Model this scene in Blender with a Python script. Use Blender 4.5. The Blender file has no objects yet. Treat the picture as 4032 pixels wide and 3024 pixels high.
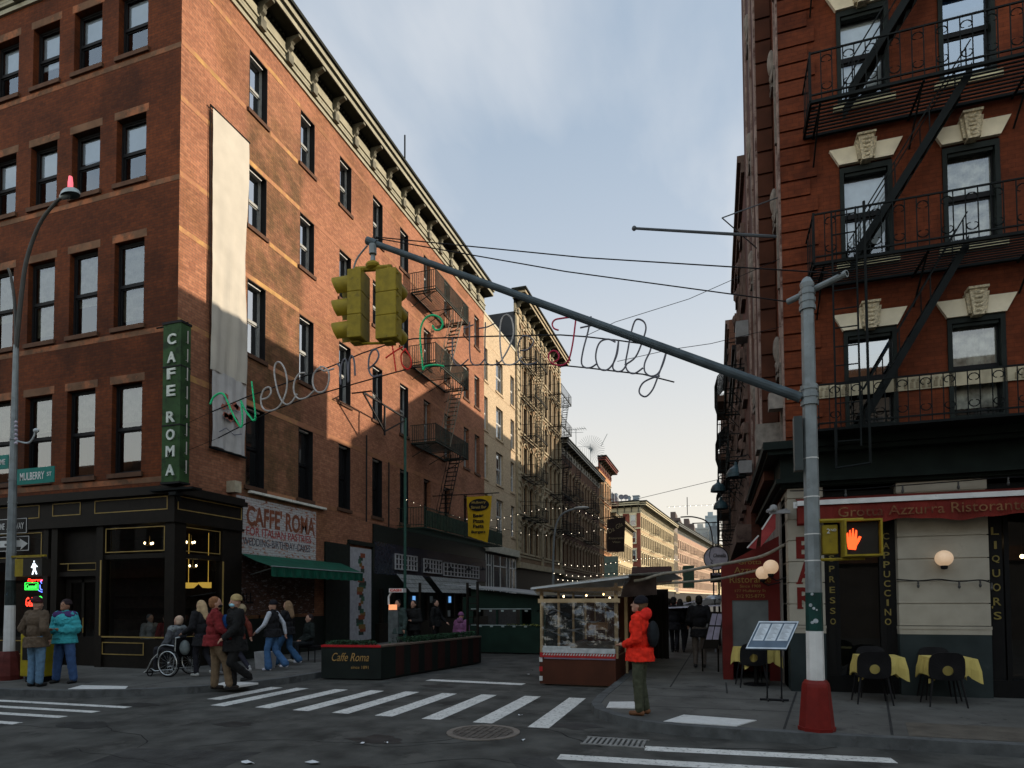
import bpy, math, random
from mathutils import Vector, Matrix
random.seed(7)
SC = bpy.context.scene
COL = SC.collection
R = math.radians
V = Vector

# ------------------------------------------------------------------ camera
CAM_Z = 1.8
FPX, YAW, PITCH, ROLL, PCY = 2476.1, 0.313526, 0.035626, -0.00529, 2275.8
_f = V((-math.sin(YAW)*math.cos(PITCH), math.cos(YAW)*math.cos(PITCH), math.sin(PITCH)))
_r = V((math.cos(YAW), math.sin(YAW), 0)); _u = _r.cross(_f)
_r2 = _r*math.cos(ROLL)+_u*math.sin(ROLL); _u2 = -_r*math.sin(ROLL)+_u*math.cos(ROLL)
CO = V((0, 0, CAM_Z))
def _ray(x, y): return _f+_r2*((x-2016)/FPX)+_u2*((PCY-y)/FPX)
def atZ(x, y, z=0.0):
    d = _ray(x, y); return CO+d*((z-CAM_Z)/d.z)
def atX(x, y, X):
    d = _ray(x, y); return CO+d*(X/d.x)
def atY(x, y, Y):
    d = _ray(x, y); return CO+d*(Y/d.y)
cam = bpy.data.cameras.new('camera'); camo = bpy.data.objects.new('camera', cam); COL.objects.link(camo)
m3 = Matrix((_r2, _u2, -_f)).transposed()
camo.matrix_world = Matrix.Translation(CO) @ m3.to_4x4()
cam.sensor_fit = 'HORIZONTAL'; cam.sensor_width = 36; cam.lens = FPX/4032*36
cam.shift_x = 0; cam.shift_y = (PCY-1512)/4032
cam.clip_end = 3000; cam.clip_start = 0.05
SC.camera = camo

# ------------------------------------------------------------------ materials
MATS = {}
def nodes(name):
    m = bpy.data.materials.new(name); m.use_nodes = True
    nt = m.node_tree; b = nt.nodes['Principled BSDF']
    return m, nt, b
def mat(name, col, rough=.7, metal=0, var=.18, scale=6, bump=.0, emit=0, ecol=None, spec=.2, dirt=None, alpha=None):
    if name in MATS: return MATS[name]
    m, nt, b = nodes(name)
    N, L = nt.nodes.new, nt.links.new
    b.inputs['Roughness'].default_value = rough; b.inputs['Metallic'].default_value = metal
    b.inputs['Specular IOR Level'].default_value = spec
    tc = N('ShaderNodeNewGeometry')
    ns = N('ShaderNodeTexNoise'); ns.inputs['Scale'].default_value = scale; ns.inputs['Detail'].default_value = 6
    L(tc.outputs['Position'], ns.inputs['Vector'])
    mx = N('ShaderNodeMix'); mx.data_type = 'RGBA'
    c = list(col)[:3]
    mx.inputs['A'].default_value = [max(0, v*(1-var)) for v in c]+[1]
    mx.inputs['B'].default_value = [min(1, v*(1+var)) for v in c]+[1]
    mr = N('ShaderNodeMapRange'); mr.inputs['From Min'].default_value = .3; mr.inputs['From Max'].default_value = .7
    L(ns.outputs['Fac'], mr.inputs['Value']); L(mr.outputs['Result'], mx.inputs['Factor'])
    out = mx.outputs['Result']
    if dirt:
        n2 = N('ShaderNodeTexNoise'); n2.inputs['Scale'].default_value = dirt[1]; n2.inputs['Detail'].default_value = 8; n2.inputs['Roughness'].default_value = .7
        L(tc.outputs['Position'], n2.inputs['Vector'])
        r2 = N('ShaderNodeMapRange'); r2.inputs['From Min'].default_value = dirt[2]; r2.inputs['From Max'].default_value = dirt[2]+.12
        L(n2.outputs['Fac'], r2.inputs['Value'])
        m2 = N('ShaderNodeMix'); m2.data_type = 'RGBA'; m2.inputs['B'].default_value = list(dirt[0])+[1]
        L(r2.outputs['Result'], m2.inputs['Factor']); L(out, m2.inputs['A']); out = m2.outputs['Result']
    L(out, b.inputs['Base Color'])
    if bump:
        bp = N('ShaderNodeBump'); bp.inputs['Strength'].default_value = bump; bp.inputs['Distance'].default_value = .02
        n3 = N('ShaderNodeTexNoise'); n3.inputs['Scale'].default_value = scale*6; n3.inputs['Detail'].default_value = 4
        L(tc.outputs['Position'], n3.inputs['Vector']); L(n3.outputs['Fac'], bp.inputs['Height']); L(bp.outputs['Normal'], b.inputs['Normal'])
    if emit:
        b.inputs['Emission Color'].default_value = list(ecol or c)+[1]; b.inputs['Emission Strength'].default_value = emit
    if alpha is not None: b.inputs['Alpha'].default_value = alpha
    MATS[name] = m; return m

def wallvec(nt, sx=1, sz=1, obj=False):
    """(x+y, z): runs along any axis-aligned wall"""
    N, L = nt.nodes.new, nt.links.new
    if obj:
        tc = N('ShaderNodeTexCoord'); src = tc.outputs['Object']
    else:
        tc = N('ShaderNodeNewGeometry'); src = tc.outputs['Position']
    s = N('ShaderNodeSeparateXYZ'); L(src, s.inputs[0])
    a = N('ShaderNodeMath'); a.operation = 'ADD'; L(s.outputs['X'], a.inputs[0]); L(s.outputs['Y'], a.inputs[1])
    c = N('ShaderNodeCombineXYZ')
    m1 = N('ShaderNodeMath'); m1.operation = 'MULTIPLY'; m1.inputs[1].default_value = sx; L(a.outputs[0], m1.inputs[0])
    m2 = N('ShaderNodeMath'); m2.operation = 'MULTIPLY'; m2.inputs[1].default_value = sz; L(s.outputs['Z'], m2.inputs[0])
    L(m1.outputs[0], c.inputs['X']); L(m2.outputs[0], c.inputs['Y'])
    return c.outputs[0], src
def brick(name, c1, c2, mortar, rough=.85, stain=None, bw=.21, bh=.075, msize=.012, obj=False, paint=None, grime=.25, zone=False):
    if name in MATS: return MATS[name]
    m, nt, b = nodes(name); N, L = nt.nodes.new, nt.links.new
    b.inputs['Roughness'].default_value = rough; b.inputs['Specular IOR Level'].default_value = .2
    vec, src = wallvec(nt, obj=obj)
    bt = N('ShaderNodeTexBrick'); L(vec, bt.inputs['Vector'])
    bt.inputs['Color1'].default_value = list(c1)+[1]; bt.inputs['Color2'].default_value = list(c2)+[1]; bt.inputs['Mortar'].default_value = list(mortar)+[1]
    bt.inputs['Scale'].default_value = 1; bt.inputs['Brick Width'].default_value = bw; bt.inputs['Row Height'].default_value = bh
    bt.inputs['Mortar Size'].default_value = msize*.5; bt.inputs['Mortar Smooth'].default_value = .3; bt.inputs['Bias'].default_value = -.1
    out = bt.outputs['Color']
    # per-region tone variation
    n1 = N('ShaderNodeTexNoise'); n1.inputs['Scale'].default_value = .55; n1.inputs['Detail'].default_value = 7; n1.inputs['Roughness'].default_value = .62
    L(src, n1.inputs['Vector'])
    r1 = N('ShaderNodeMapRange'); r1.inputs['From Min'].default_value = .35; r1.inputs['From Max'].default_value = .68
    r1.inputs['To Min'].default_value = 1+grime*.35; r1.inputs['To Max'].default_value = 1-grime
    L(n1.outputs['Fac'], r1.inputs['Value'])
    mu = N('ShaderNodeMix'); mu.data_type = 'RGBA'; mu.blend_type = 'MULTIPLY'; mu.inputs['Factor'].default_value = 1
    L(out, mu.inputs['A']); L(r1.outputs['Result'], mu.inputs['B']); out = mu.outputs['Result']
    # fine grain speckle
    n4 = N('ShaderNodeTexNoise'); n4.inputs['Scale'].default_value = 9; n4.inputs['Detail'].default_value = 5; L(vec, n4.inputs['Vector'])
    r4 = N('ShaderNodeMapRange'); r4.inputs['From Min'].default_value = .3; r4.inputs['From Max'].default_value = .7; r4.inputs['To Min'].default_value = .8; r4.inputs['To Max'].default_value = 1.2
    L(n4.outputs['Fac'], r4.inputs['Value'])
    mu2 = N('ShaderNodeMix'); mu2.data_type = 'RGBA'; mu2.blend_type = 'MULTIPLY'; mu2.inputs['Factor'].default_value = 1
    L(out, mu2.inputs['A']); L(r4.outputs['Result'], mu2.inputs['B']); out = mu2.outputs['Result']
    if stain:   # (colour, scale, threshold)
        n2 = N('ShaderNodeTexNoise'); n2.inputs['Scale'].default_value = stain[1]; n2.inputs['Detail'].default_value = 5
        L(src, n2.inputs['Vector'])
        r2 = N('ShaderNodeMapRange'); r2.inputs['From Min'].default_value = stain[2]; r2.inputs['From Max'].default_value = stain[2]+.12
        L(n2.outputs['Fac'], r2.inputs['Value'])
        m2 = N('ShaderNodeMix'); m2.data_type = 'RGBA'; m2.blend_type = 'MULTIPLY'; m2.inputs['B'].default_value = list(stain[0])+[1]
        L(r2.outputs['Result'], m2.inputs['Factor']); L(out, m2.inputs['A']); out = m2.outputs['Result']
    if paint:   # paint colour worn off down to the brick: (colour, threshold)
        n3 = N('ShaderNodeTexNoise'); n3.inputs['Scale'].default_value = 5; n3.inputs['Detail'].default_value = 8; n3.inputs['Roughness'].default_value = .75
        mp = N('ShaderNodeMapping'); mp.inputs['Scale'].default_value = (1, 1, 3.5)
        L(src, mp.inputs['Vector']); L(mp.outputs['Vector'], n3.inputs['Vector'])
        r3 = N('ShaderNodeMapRange'); r3.inputs['From Min'].default_value = paint[1]; r3.inputs['From Max'].default_value = paint[1]+.05
        L(n3.outputs['Fac'], r3.inputs['Value'])
        sub = N('ShaderNodeMath'); sub.operation = 'MULTIPLY'; inv = N('ShaderNodeMath'); inv.operation = 'SUBTRACT'; inv.inputs[0].default_value = 1
        mf = N('ShaderNodeMath'); mf.operation = 'MULTIPLY'; mf.inputs[1].default_value = .7; L(bt.outputs['Fac'], mf.inputs[0])
        L(mf.outputs[0], inv.inputs[1]); L(inv.outputs[0], sub.inputs[0]); L(r3.outputs['Result'], sub.inputs[1])
        m3_ = N('ShaderNodeMix'); m3_.data_type = 'RGBA'; m3_.inputs['B'].default_value = list(paint[0])+[1]
        L(sub.outputs[0], m3_.inputs['Factor']); L(out, m3_.inputs['A']); out = m3_.outputs['Result']
    if zone:    # a browner stretch of old brick round the first windows of the side wall
        sx_ = N('ShaderNodeSeparateXYZ'); ng_ = N('ShaderNodeNewGeometry'); L(ng_.outputs['Position'], sx_.inputs[0])
        nz_ = N('ShaderNodeTexNoise'); nz_.inputs['Scale'].default_value = 2.2; nz_.inputs['Detail'].default_value = 6; L(ng_.outputs['Position'], nz_.inputs['Vector'])
        def ramp(src_, lo, hi):
            r_ = N('ShaderNodeMapRange'); r_.inputs['From Min'].default_value = lo; r_.inputs['From Max'].default_value = hi; L(src_, r_.inputs['Value']); return r_.outputs['Result']
        def mul(a_, b_):
            m_ = N('ShaderNodeMath'); m_.operation = 'MULTIPLY'; L(a_, m_.inputs[0]); L(b_, m_.inputs[1]); return m_.outputs[0]
        f_ = mul(mul(ramp(sx_.outputs['Y'], 14.8, 15.0), ramp(sx_.outputs['Y'], 17.75, 17.45)), ramp(sx_.outputs['Z'], 18.6, 16.0))
        f_ = mul(f_, ramp(nz_.outputs['Fac'], .15, .62))
        mz_ = N('ShaderNodeMix'); mz_.data_type = 'RGBA'; mz_.blend_type = 'MULTIPLY'; mz_.inputs['B'].default_value = (.5, .6, .5, 1)
        L(f_, mz_.inputs['Factor']); L(out, mz_.inputs['A']); out = mz_.outputs['Result']
    L(out, b.inputs['Base Color'])
    bp = N('ShaderNodeBump'); bp.inputs['Strength'].default_value = .5; bp.inputs['Distance'].default_value = .008; bp.invert = True
    L(bt.outputs['Fac'], bp.inputs['Height']); L(bp.outputs['Normal'], b.inputs['Normal'])
    MATS[name] = m; return m
def glass(name, tint=(.8, .85, .85), refl=.35, rough=.02, wavy=0, base=.12):
    if name in MATS: return MATS[name]
    m = bpy.data.materials.new(name); m.use_nodes = True; nt = m.node_tree; nt.nodes.clear(); N, L = nt.nodes.new, nt.links.new
    o = N('ShaderNodeOutputMaterial'); mx = N('ShaderNodeMixShader'); t = N('ShaderNodeBsdfTransparent'); g = N('ShaderNodeBsdfGlossy')
    t.inputs['Color'].default_value = list(tint)+[1]; g.inputs['Roughness'].default_value = rough; g.inputs['Color'].default_value = (.9, .95, 1, 1)
    lw = N('ShaderNodeLayerWeight'); lw.inputs['Blend'].default_value = refl
    mr = N('ShaderNodeMapRange'); mr.inputs['To Min'].default_value = base; mr.inputs['To Max'].default_value = 1
    L(lw.outputs['Fresnel'], mr.inputs['Value']); L(mr.outputs['Result'], mx.inputs['Fac'])
    if wavy:
        ns = N('ShaderNodeTexNoise'); ns.inputs['Scale'].default_value = 3; ns.inputs['Detail'].default_value = 2
        ge = N('ShaderNodeNewGeometry'); L(ge.outputs['Position'], ns.inputs['Vector'])
        bp = N('ShaderNodeBump'); bp.inputs['Strength'].default_value = wavy; bp.inputs['Distance'].default_value = .1
        L(ns.outputs['Fac'], bp.inputs['Height']); L(bp.outputs['Normal'], g.inputs['Normal'])
    L(t.outputs[0], mx.inputs[1]); L(g.outputs[0], mx.inputs[2]); L(mx.outputs[0], o.inputs['Surface'])
    MATS[name] = m; return m

# ------------------------------------------------------------------ objects
ORG = {}
def tag(o, label=None, cat=None, group=None, kind=None):
    if label: o['label'] = label
    if cat: o['category'] = cat
    if group: o['group'] = group
    if kind: o['kind'] = kind
    return o
def thing(name, label, cat, loc=(0, 0, 0), rz=0, group=None):
    o = bpy.data.objects.new(name, None); COL.objects.link(o); o.location = loc; o.rotation_euler = (0, 0, rz)
    o.empty_display_size = .2
    ORG[o.name] = V(loc) if rz == 0 else V((0, 0, 0))
    return tag(o, label, cat, group)
def cr(p0, p1, p2, p3, t):
    return .5*((2*p1)+(-p0+p2)*t+(2*p0-5*p1+4*p2-p3)*t*t+(-p0+3*p1-3*p2+p3)*t**3)
def smooth_path(pts, k=5):
    pts = [V(p) for p in pts]; o = []
    for i in range(len(pts)-1):
        a = pts[max(0, i-1)]; b = pts[i]; c = pts[i+1]; d = pts[min(len(pts)-1, i+2)]
        for j in range(k): o.append(cr(a, b, c, d, j/k))
    o.append(pts[-1]); return o
class MB:
    def __init__(s): s.v = []; s.f = []; s.m = []
    def add(s, vs, fs, m=0):
        b = len(s.v); s.v += [V(v) for v in vs]
        for f in fs: s.f.append([b+i for i in f]); s.m.append(m)
    def box(s, x0, x1, y0, y1, z0, z1, m=0):
        vs = [(x, y, z) for z in (z0, z1) for y in (y0, y1) for x in (x0, x1)]
        s.add(vs, [(0, 2, 3, 1), (4, 5, 7, 6), (0, 1, 5, 4), (2, 6, 7, 3), (0, 4, 6, 2), (1, 3, 7, 5)], m); return s
    def fbox(s, F, u0, u1, z0, z1, d0, d1, m=0):
        """box in a facade frame: along u, up z, outward d"""
        vs = [F.p(u, z, d) for z in (z0, z1) for d in (d0, d1) for u in (u0, u1)]
        fs = [(0, 2, 3, 1), (4, 5, 7, 6), (0, 1, 5, 4), (2, 6, 7, 3), (0, 4, 6, 2), (1, 3, 7, 5)]
        if F.flip: fs = [tuple(reversed(f)) for f in fs]
        s.add(vs, [tuple(reversed(f)) for f in fs], m); return s
    def quad(s, a, b, c, d, m=0): s.add([a, b, c, d], [(0, 1, 2, 3)], m); return s
    def poly(s, pts, m=0): s.add(pts, [tuple(range(len(pts)))], m); return s
    def bar(s, a, b, r, r1=None, n=6, m=0, cap=True, sq=False):
        a = V(a); b = V(b); r1 = r if r1 is None else r1
        d = b-a
        if d.length < 1e-6: return s
        d.normalize(); t = V((0, 0, 1)) if abs(d.z) < .9 else V((1, 0, 0))
        x = d.cross(t).normalized(); y = d.cross(x)
        if sq: n = 4
        o = math.pi/4 if n == 4 else 0
        vs = []
        for p, rr in ((a, r), (b, r1)):
            for i in range(n):
                an = 2*math.pi*i/n+o; vs.append(p+x*rr*math.cos(an)+y*rr*math.sin(an))
        fs = [(i, i+n, (i+1) % n+n, (i+1) % n) for i in range(n)]
        if cap: fs += [tuple(range(n)), tuple(range(2*n-1, n-1, -1))]
        s.add(vs, fs, m); return s
    def tube(s, pts, r, n=6, m=0, r1=None):
        pts = [V(p) for p in pts]; k = len(pts); r1 = r if r1 is None else r1
        if k < 2: return s
        tn = [(pts[min(i+1, k-1)]-pts[max(i-1, 0)]).normalized() for i in range(k)]
        t0 = V((0, 0, 1)) if abs(tn[0].z) < .9 else V((1, 0, 0))
        x = tn[0].cross(t0).normalized(); vs = []
        for i in range(k):
            x = (x-tn[i]*x.dot(tn[i]))
            x = x.normalized() if x.length > 1e-6 else tn[i].orthogonal().normalized()
            y = tn[i].cross(x); rr = r+(r1-r)*i/(k-1)
            for j in range(n):
                a = 2*math.pi*j/n; vs.append(pts[i]+x*rr*math.cos(a)+y*rr*math.sin(a))
        fs = [(i*n+j, i*n+(j+1) % n, (i+1)*n+(j+1) % n, (i+1)*n+j) for i in range(k-1) for j in range(n)]
        fs += [tuple(range(n-1, -1, -1)), tuple(range((k-1)*n, k*n))]
        s.add(vs, fs, m); return s
    def ell(s, c, r, n=12, k=8, m=0, M=None, zmin=-1, zmax=1):
        c = V(c); r = V(r) if hasattr(r, '__len__') else V((r, r, r)); vs = []; fs = []
        a0 = math.asin(max(-1, zmin)); a1 = math.asin(min(1, zmax))
        for i in range(k+1):
            t = a0+(a1-a0)*i/k
            for j in range(n):
                p = 2*math.pi*j/n; q = V((r.x*math.cos(t)*math.cos(p), r.y*math.cos(t)*math.sin(p), r.z*math.sin(t)))
                if M: q = M @ q
                vs.append(c+q)
        for i in range(k):
            for j in range(n): fs.append((i*n+j, i*n+(j+1) % n, (i+1)*n+(j+1) % n, (i+1)*n+j))
        s.add(vs, fs, m); return s
    def lathe(s, c, prof, n=20, m=0, axis=None):
        c = V(c); vs = []; fs = []
        A = V(axis).normalized() if axis else V((0, 0, 1)); X = A.orthogonal().normalized(); Y = A.cross(X)
        for (r, z) in prof:
            for j in range(n):
                p = 2*math.pi*j/n; vs.append(c+X*r*math.cos(p)+Y*r*math.sin(p)+A*z)
        for i in range(len(prof)-1):
            for j in range(n): fs.append((i*n+j, i*n+(j+1) % n, (i+1)*n+(j+1) % n, (i+1)*n+j))
        s.add(vs, fs, m); return s
    def prism(s, pts, off, m=0):
        """flat polygon pts (3-D) extruded by vector off"""
        n = len(pts); off = V(off); a = [V(p) for p in pts]
        s.add(a+[p+off for p in a], [tuple(range(n-1, -1, -1)), tuple(range(n, 2*n))]+[(i, (i+1) % n, (i+1) % n+n, i+n) for i in range(n)], m); return s
    def build(s, name, mats, parent=None, smooth=False, label=None, kind=None, bevel=0):
        org = ORG.get(parent.name, V((0, 0, 0))) if parent else V((0, 0, 0))
        me = bpy.data.meshes.new(name)
        me.from_pydata([tuple(v-org) for v in s.v], [], s.f)
        mats = mats if isinstance(mats, (list, tuple)) else [mats]
        for m in mats: me.materials.append(m)
        if len(mats) > 1: me.polygons.foreach_set('material_index', [min(i, len(mats)-1) for i in s.m])
        if smooth: me.polygons.foreach_set('use_smooth', [True]*len(me.polygons))
        me.update()
        o = bpy.data.objects.new(name, me); COL.objects.link(o)
        if parent: o.parent = parent; ORG[o.name] = org
        else: ORG[o.name] = V((0, 0, 0))
        if bevel:
            b = o.modifiers.new('b', 'BEVEL'); b.width = bevel; b.segments = 2; b.limit_method = 'ANGLE'
        if label: o['label'] = label
        if kind: o['kind'] = kind
        return o
def copy_tree(o, parent=None):
    c = o.copy(); COL.objects.link(c); c.parent = parent; ORG[c.name] = ORG.get(o.name, V((0, 0, 0)))
    for ch in o.children: copy_tree(ch, c)
    return c
class Fr:
    """facade frame: origin, direction along the wall, outward normal"""
    def __init__(s, P0, u, n):
        s.o = V(P0); s.u = V(u).normalized(); s.n = V(n).normalized()
        s.flip = s.u.cross(V((0, 0, 1))).dot(s.n) < 0
        s.rz = math.atan2(-s.n.x*-1, -s.n.y)  # rotation that turns local -y to n
        s.rz = math.atan2(s.n.y, s.n.x)+math.pi/2
    def p(s, u, z, d=0): return s.o+s.u*u+V((0, 0, z))+s.n*d
def facade(mb, F, L, z0, z1, holes, depth=.3, m=0, u0=0):
    us = sorted(set([u0, L]+[h[0] for h in holes]+[h[1] for h in holes])); zs = sorted(set([z0, z1]+[h[2] for h in holes]+[h[3] for h in holes]))
    us = [u for u in us if u0-1e-6 <= u <= L+1e-6]; zs = [z for z in zs if z0-1e-6 <= z <= z1+1e-6]
    for i in range(len(us)-1):
        for j in range(len(zs)-1):
            cu = (us[i]+us[i+1])/2; cz = (zs[j]+zs[j+1])/2
            if any(h[0] < cu < h[1] and h[2] < cz < h[3] for h in holes): continue
            q = [F.p(us[i], zs[j]), F.p(us[i+1], zs[j]), F.p(us[i+1], zs[j+1]), F.p(us[i], zs[j+1])]
            if F.flip: q.reverse()
            mb.quad(*q, m=m)
    for h in holes:
        if len(h) > 4 and h[4] == 0: continue
        a, b, c, d = h[:4]; dp = h[4] if len(h) > 4 else depth
        for (p, q) in (((a, c), (a, d)), ((a, d), (b, d)), ((b, d), (b, c)), ((b, c), (a, c))):
            mb.quad(F.p(p[0], p[1]), F.p(q[0], q[1]), F.p(q[0], q[1], -dp), F.p(p[0], p[1], -dp), m=m)

# ---- text as flat meshes
def text_verts(txt, shear=0, bold=0, space=1.0):
    cu = bpy.data.curves.new('t', 'FONT'); cu.body = txt; cu.size = 1; cu.offset = bold; cu.shear = shear; cu.space_character = space; cu.resolution_u = 3
    o = bpy.data.objects.new('t', cu); COL.objects.link(o)
    dg = bpy.context.evaluated_depsgraph_get(); me = bpy.data.meshes.new_from_object(o.evaluated_get(dg))
    vs = [V(v.co) for v in me.vertices]; fs = [tuple(p.vertices) for p in me.polygons]
    bpy.data.objects.remove(o); bpy.data.curves.remove(cu); bpy.data.meshes.remove(me)
    return vs, fs
def text(mb, txt, o, right, up, w=None, h=.3, m=0, thick=.01, center=True, **k):
    vs, fs = text_verts(txt, **k)
    if not vs: return mb
    x0 = min(v.x for v in vs); x1 = max(v.x for v in vs); y0 = min(v.y for v in vs); y1 = max(v.y for v in vs)
    sy = h/max(1e-6, (y1-y0)); sx = sy if w is None else w/max(1e-6, (x1-x0))
    right = V(right).normalized(); up = V(up).normalized(); n = right.cross(up); o = V(o)
    cx = (x0+x1)/2 if center else x0
    P = [o+right*((v.x-cx)*sx)+up*((v.y-y0)*sy) for v in vs]
    # front face plus a rim so that the letters have thickness
    mb.add([p+n*thick for p in P], fs, m)
    cnt = {}
    for f in fs:
        for i in range(len(f)):
            e = (f[i], f[(i+1) % len(f)]); cnt[e] = 1
    for (a, b) in list(cnt):
        if (b, a) not in cnt: mb.add([P[a]+n*thick, P[a], P[b], P[b]+n*thick], [(0, 1, 2, 3)], m)
    return mb

# ------------------------------------------------------------------ common materials
M = {}
M['asphalt'] = mat('asphalt', (.060, .060, .055), .9, var=.5, scale=1.7, bump=.5, spec=.15, dirt=((.088, .086, .078), 1.3, .52))
M['concrete'] = mat('concrete', (.1, .098, .09), .9, var=.25, scale=1.6, bump=.3, spec=.15, dirt=((.052, .05, .047), 2.5, .56))
M['kerb'] = mat('kerbstone', (.09, .095, .095), .8, var=.25, scale=5, bump=.3, dirt=((.06, .06, .06), 3, .52))
M['paint'] = mat('road_paint', (.6, .6, .57), .75, var=.12, scale=4, dirt=((.11, .11, .105), 16, .53))
M['tac'] = mat('tactile_white', (.6, .6, .58), .7, var=.08, scale=9, dirt=((.3, .3, .3), 12, .6))
M['brick1'] = brick('brick_orange', (.345, .150, .082), (.25, .10, .055), (.16, .095, .065), stain=((.8, .8, .72), .45, .52), zone=True)
M['brick_front_shaded'] = brick('brick_front_shade_red', (.125, .031, .0075), (.088, .021, .0055), (.055, .022, .010), stain=((.6, .6, .55), .6, .52), grime=.35)  # same brick as the side wall, its shade put into the darker colour
M['brick_old'] = brick('brick_brown', (.3, .13, .05), (.42, .17, .065), (.2, .11, .06), stain=((.7, .7, .66), .5, .5))
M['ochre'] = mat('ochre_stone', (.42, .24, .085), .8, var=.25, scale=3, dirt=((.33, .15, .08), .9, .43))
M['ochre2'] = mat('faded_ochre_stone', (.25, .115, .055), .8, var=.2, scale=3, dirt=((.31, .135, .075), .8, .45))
M['sill'] = mat('brownstone_sill', (.085, .042, .024), .8, var=.2, scale=5)
M['cornice'] = mat('cornice_paint', (.28, .265, .19), .65, var=.18, scale=3, dirt=((.2, .17, .11), 2.4, .6))
M['dark'] = mat('dark_frame', (.008, .008, .009), .6, spec=.15)
M['room'] = mat('dark_room', (.008, .01, .012), .95, spec=0)
M['blind'] = mat('blind', (.55, .55, .53), .8, var=.1, scale=2)
M['curtain'] = mat('lace_curtain', (.15, .15, .115), .9, var=.5, scale=5)
M['glass'] = glass('window_glass', (.82, .86, .86), .3)
M['glass_sky'] = glass('window_glass_reflecting', (.6, .66, .7), .5, base=.3)
M['glass_dim'] = glass('window_glass_dim', (.35, .38, .4), .12, base=.03)
M['glass_lit'] = glass('window_glass_bright', (.8, .85, .85), .5, base=.55)
M['iron'] = mat('black_iron', (.006, .008, .008), .7, var=.3, spec=.12)
M['iron_g'] = mat('grey_green_iron', (.05, .07, .06), .5, var=.3)
M['galv'] = mat('galvanised_pole', (.2, .225, .23), .5, metal=.25, var=.22, scale=5, dirt=((.14, .15, .15), 4, .6))
M['yellow'] = mat('signal_yellow', (.26, .19, .014), .6, var=.2, scale=9, dirt=((.13, .095, .02), 7, .58))
M['redbase'] = mat('red_base_paint', (.15, .012, .009), .5, var=.2, scale=8, dirt=((.14, .012, .01), 5, .58))
M['white'] = mat('white_paint', (.62, .62, .6), .6, var=.1, dirt=((.3, .3, .29), 7, .63))
M['wood_dark'] = mat('storefront_wood', (.008, .006, .004), .6, var=.3, spec=.15)
M['gold'] = mat('gold_line', (.32, .22, .07), .5, var=.15)
M['gold_l'] = mat('gold_letters', (.25, .18, .045), .55, var=.2)
M['bulb'] = mat('warm_bulb', (1, .8, .5), .4, emit=6, ecol=(1, .72, .38))
M['bulb_w'] = mat('string_bulb', (1, .85, .65), .4, emit=3.5, ecol=(1, .85, .62))
M['bulb_off'] = mat('unlit_bulb', (.05, .05, .05), .3)
M['globe'] = mat('opal_globe', (.6, .47, .34), .35, emit=.22, ecol=(1, .66, .4))
# ------------------------------------------------------------------ light and sky
SUN = V((1.0, .56, .33)).normalized()
sd = bpy.data.lights.new('sun', 'SUN'); so = bpy.data.objects.new('sun', sd); COL.objects.link(so)
so.rotation_euler = (-SUN).to_track_quat('-Z', 'Y').to_euler(); so.location = (30, 30, 60)
sd.energy = 3.9; sd.angle = R(.5); sd.color = (1, .85, .67)
W = bpy.data.worlds.new('World'); SC.world = W; W.use_nodes = True
nt = W.node_tree; N, L = nt.nodes.new, nt.links.new
bg = nt.nodes['Background']; bg.inputs['Strength'].default_value = .125
sky = N('ShaderNodeTexSky'); sky.sky_type = 'NISHITA'; sky.sun_disc = False
sky.sun_elevation = math.asin(SUN.z); sky.sun_rotation = math.atan2(SUN.x, SUN.y)
sky.altitude = 10; sky.air_density = 1.1; sky.dust_density = 2.2; sky.ozone_density = 1.5
tc = N('ShaderNodeTexCoord')
sp = N('ShaderNodeSeparateXYZ'); L(tc.outputs['Generated'], sp.inputs[0])
zc = N('ShaderNodeMath'); zc.operation = 'MAXIMUM'; zc.inputs[1].default_value = .06; L(sp.outputs['Z'], zc.inputs[0])
dx = N('ShaderNodeMath'); dx.operation = 'DIVIDE'; L(sp.outputs['X'], dx.inputs[0]); L(zc.outputs[0], dx.inputs[1])
dy = N('ShaderNodeMath'); dy.operation = 'DIVIDE'; L(sp.outputs['Y'], dy.inputs[0]); L(zc.outputs[0], dy.inputs[1])
cv = N('ShaderNodeCombineXYZ'); L(dx.outputs[0], cv.inputs[0]); L(dy.outputs[0], cv.inputs[1])
def cloud(scale, lo, hi, det, loc, rot):
    mp = N('ShaderNodeMapping'); mp.inputs['Location'].default_value = loc; mp.inputs['Rotation'].default_value = (0, 0, rot); mp.inputs['Scale'].default_value = (1, .38, 1)
    L(cv.outputs[0], mp.inputs['Vector'])
    n = N('ShaderNodeTexNoise'); n.inputs['Scale'].default_value = scale; n.inputs['Detail'].default_value = det; n.inputs['Roughness'].default_value = .5
    L(mp.outputs['Vector'], n.inputs['Vector'])
    r = N('ShaderNodeMapRange'); r.interpolation_type = 'SMOOTHSTEP'; r.inputs['From Min'].default_value = lo; r.inputs['From Max'].default_value = hi; L(n.outputs['Fac'], r.inputs['Value'])
    return r.outputs['Result']
c1 = cloud(.5, .36, .82, 5, (3.1, 1.7, 0), .35)
c2 = cloud(1.3, .46, .74, 7, (1.3, 6.2, 2), .2)
ad = N('ShaderNodeMath'); ad.operation = 'MAXIMUM'; L(c1, ad.inputs[0]); L(c2, ad.inputs[1])
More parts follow.
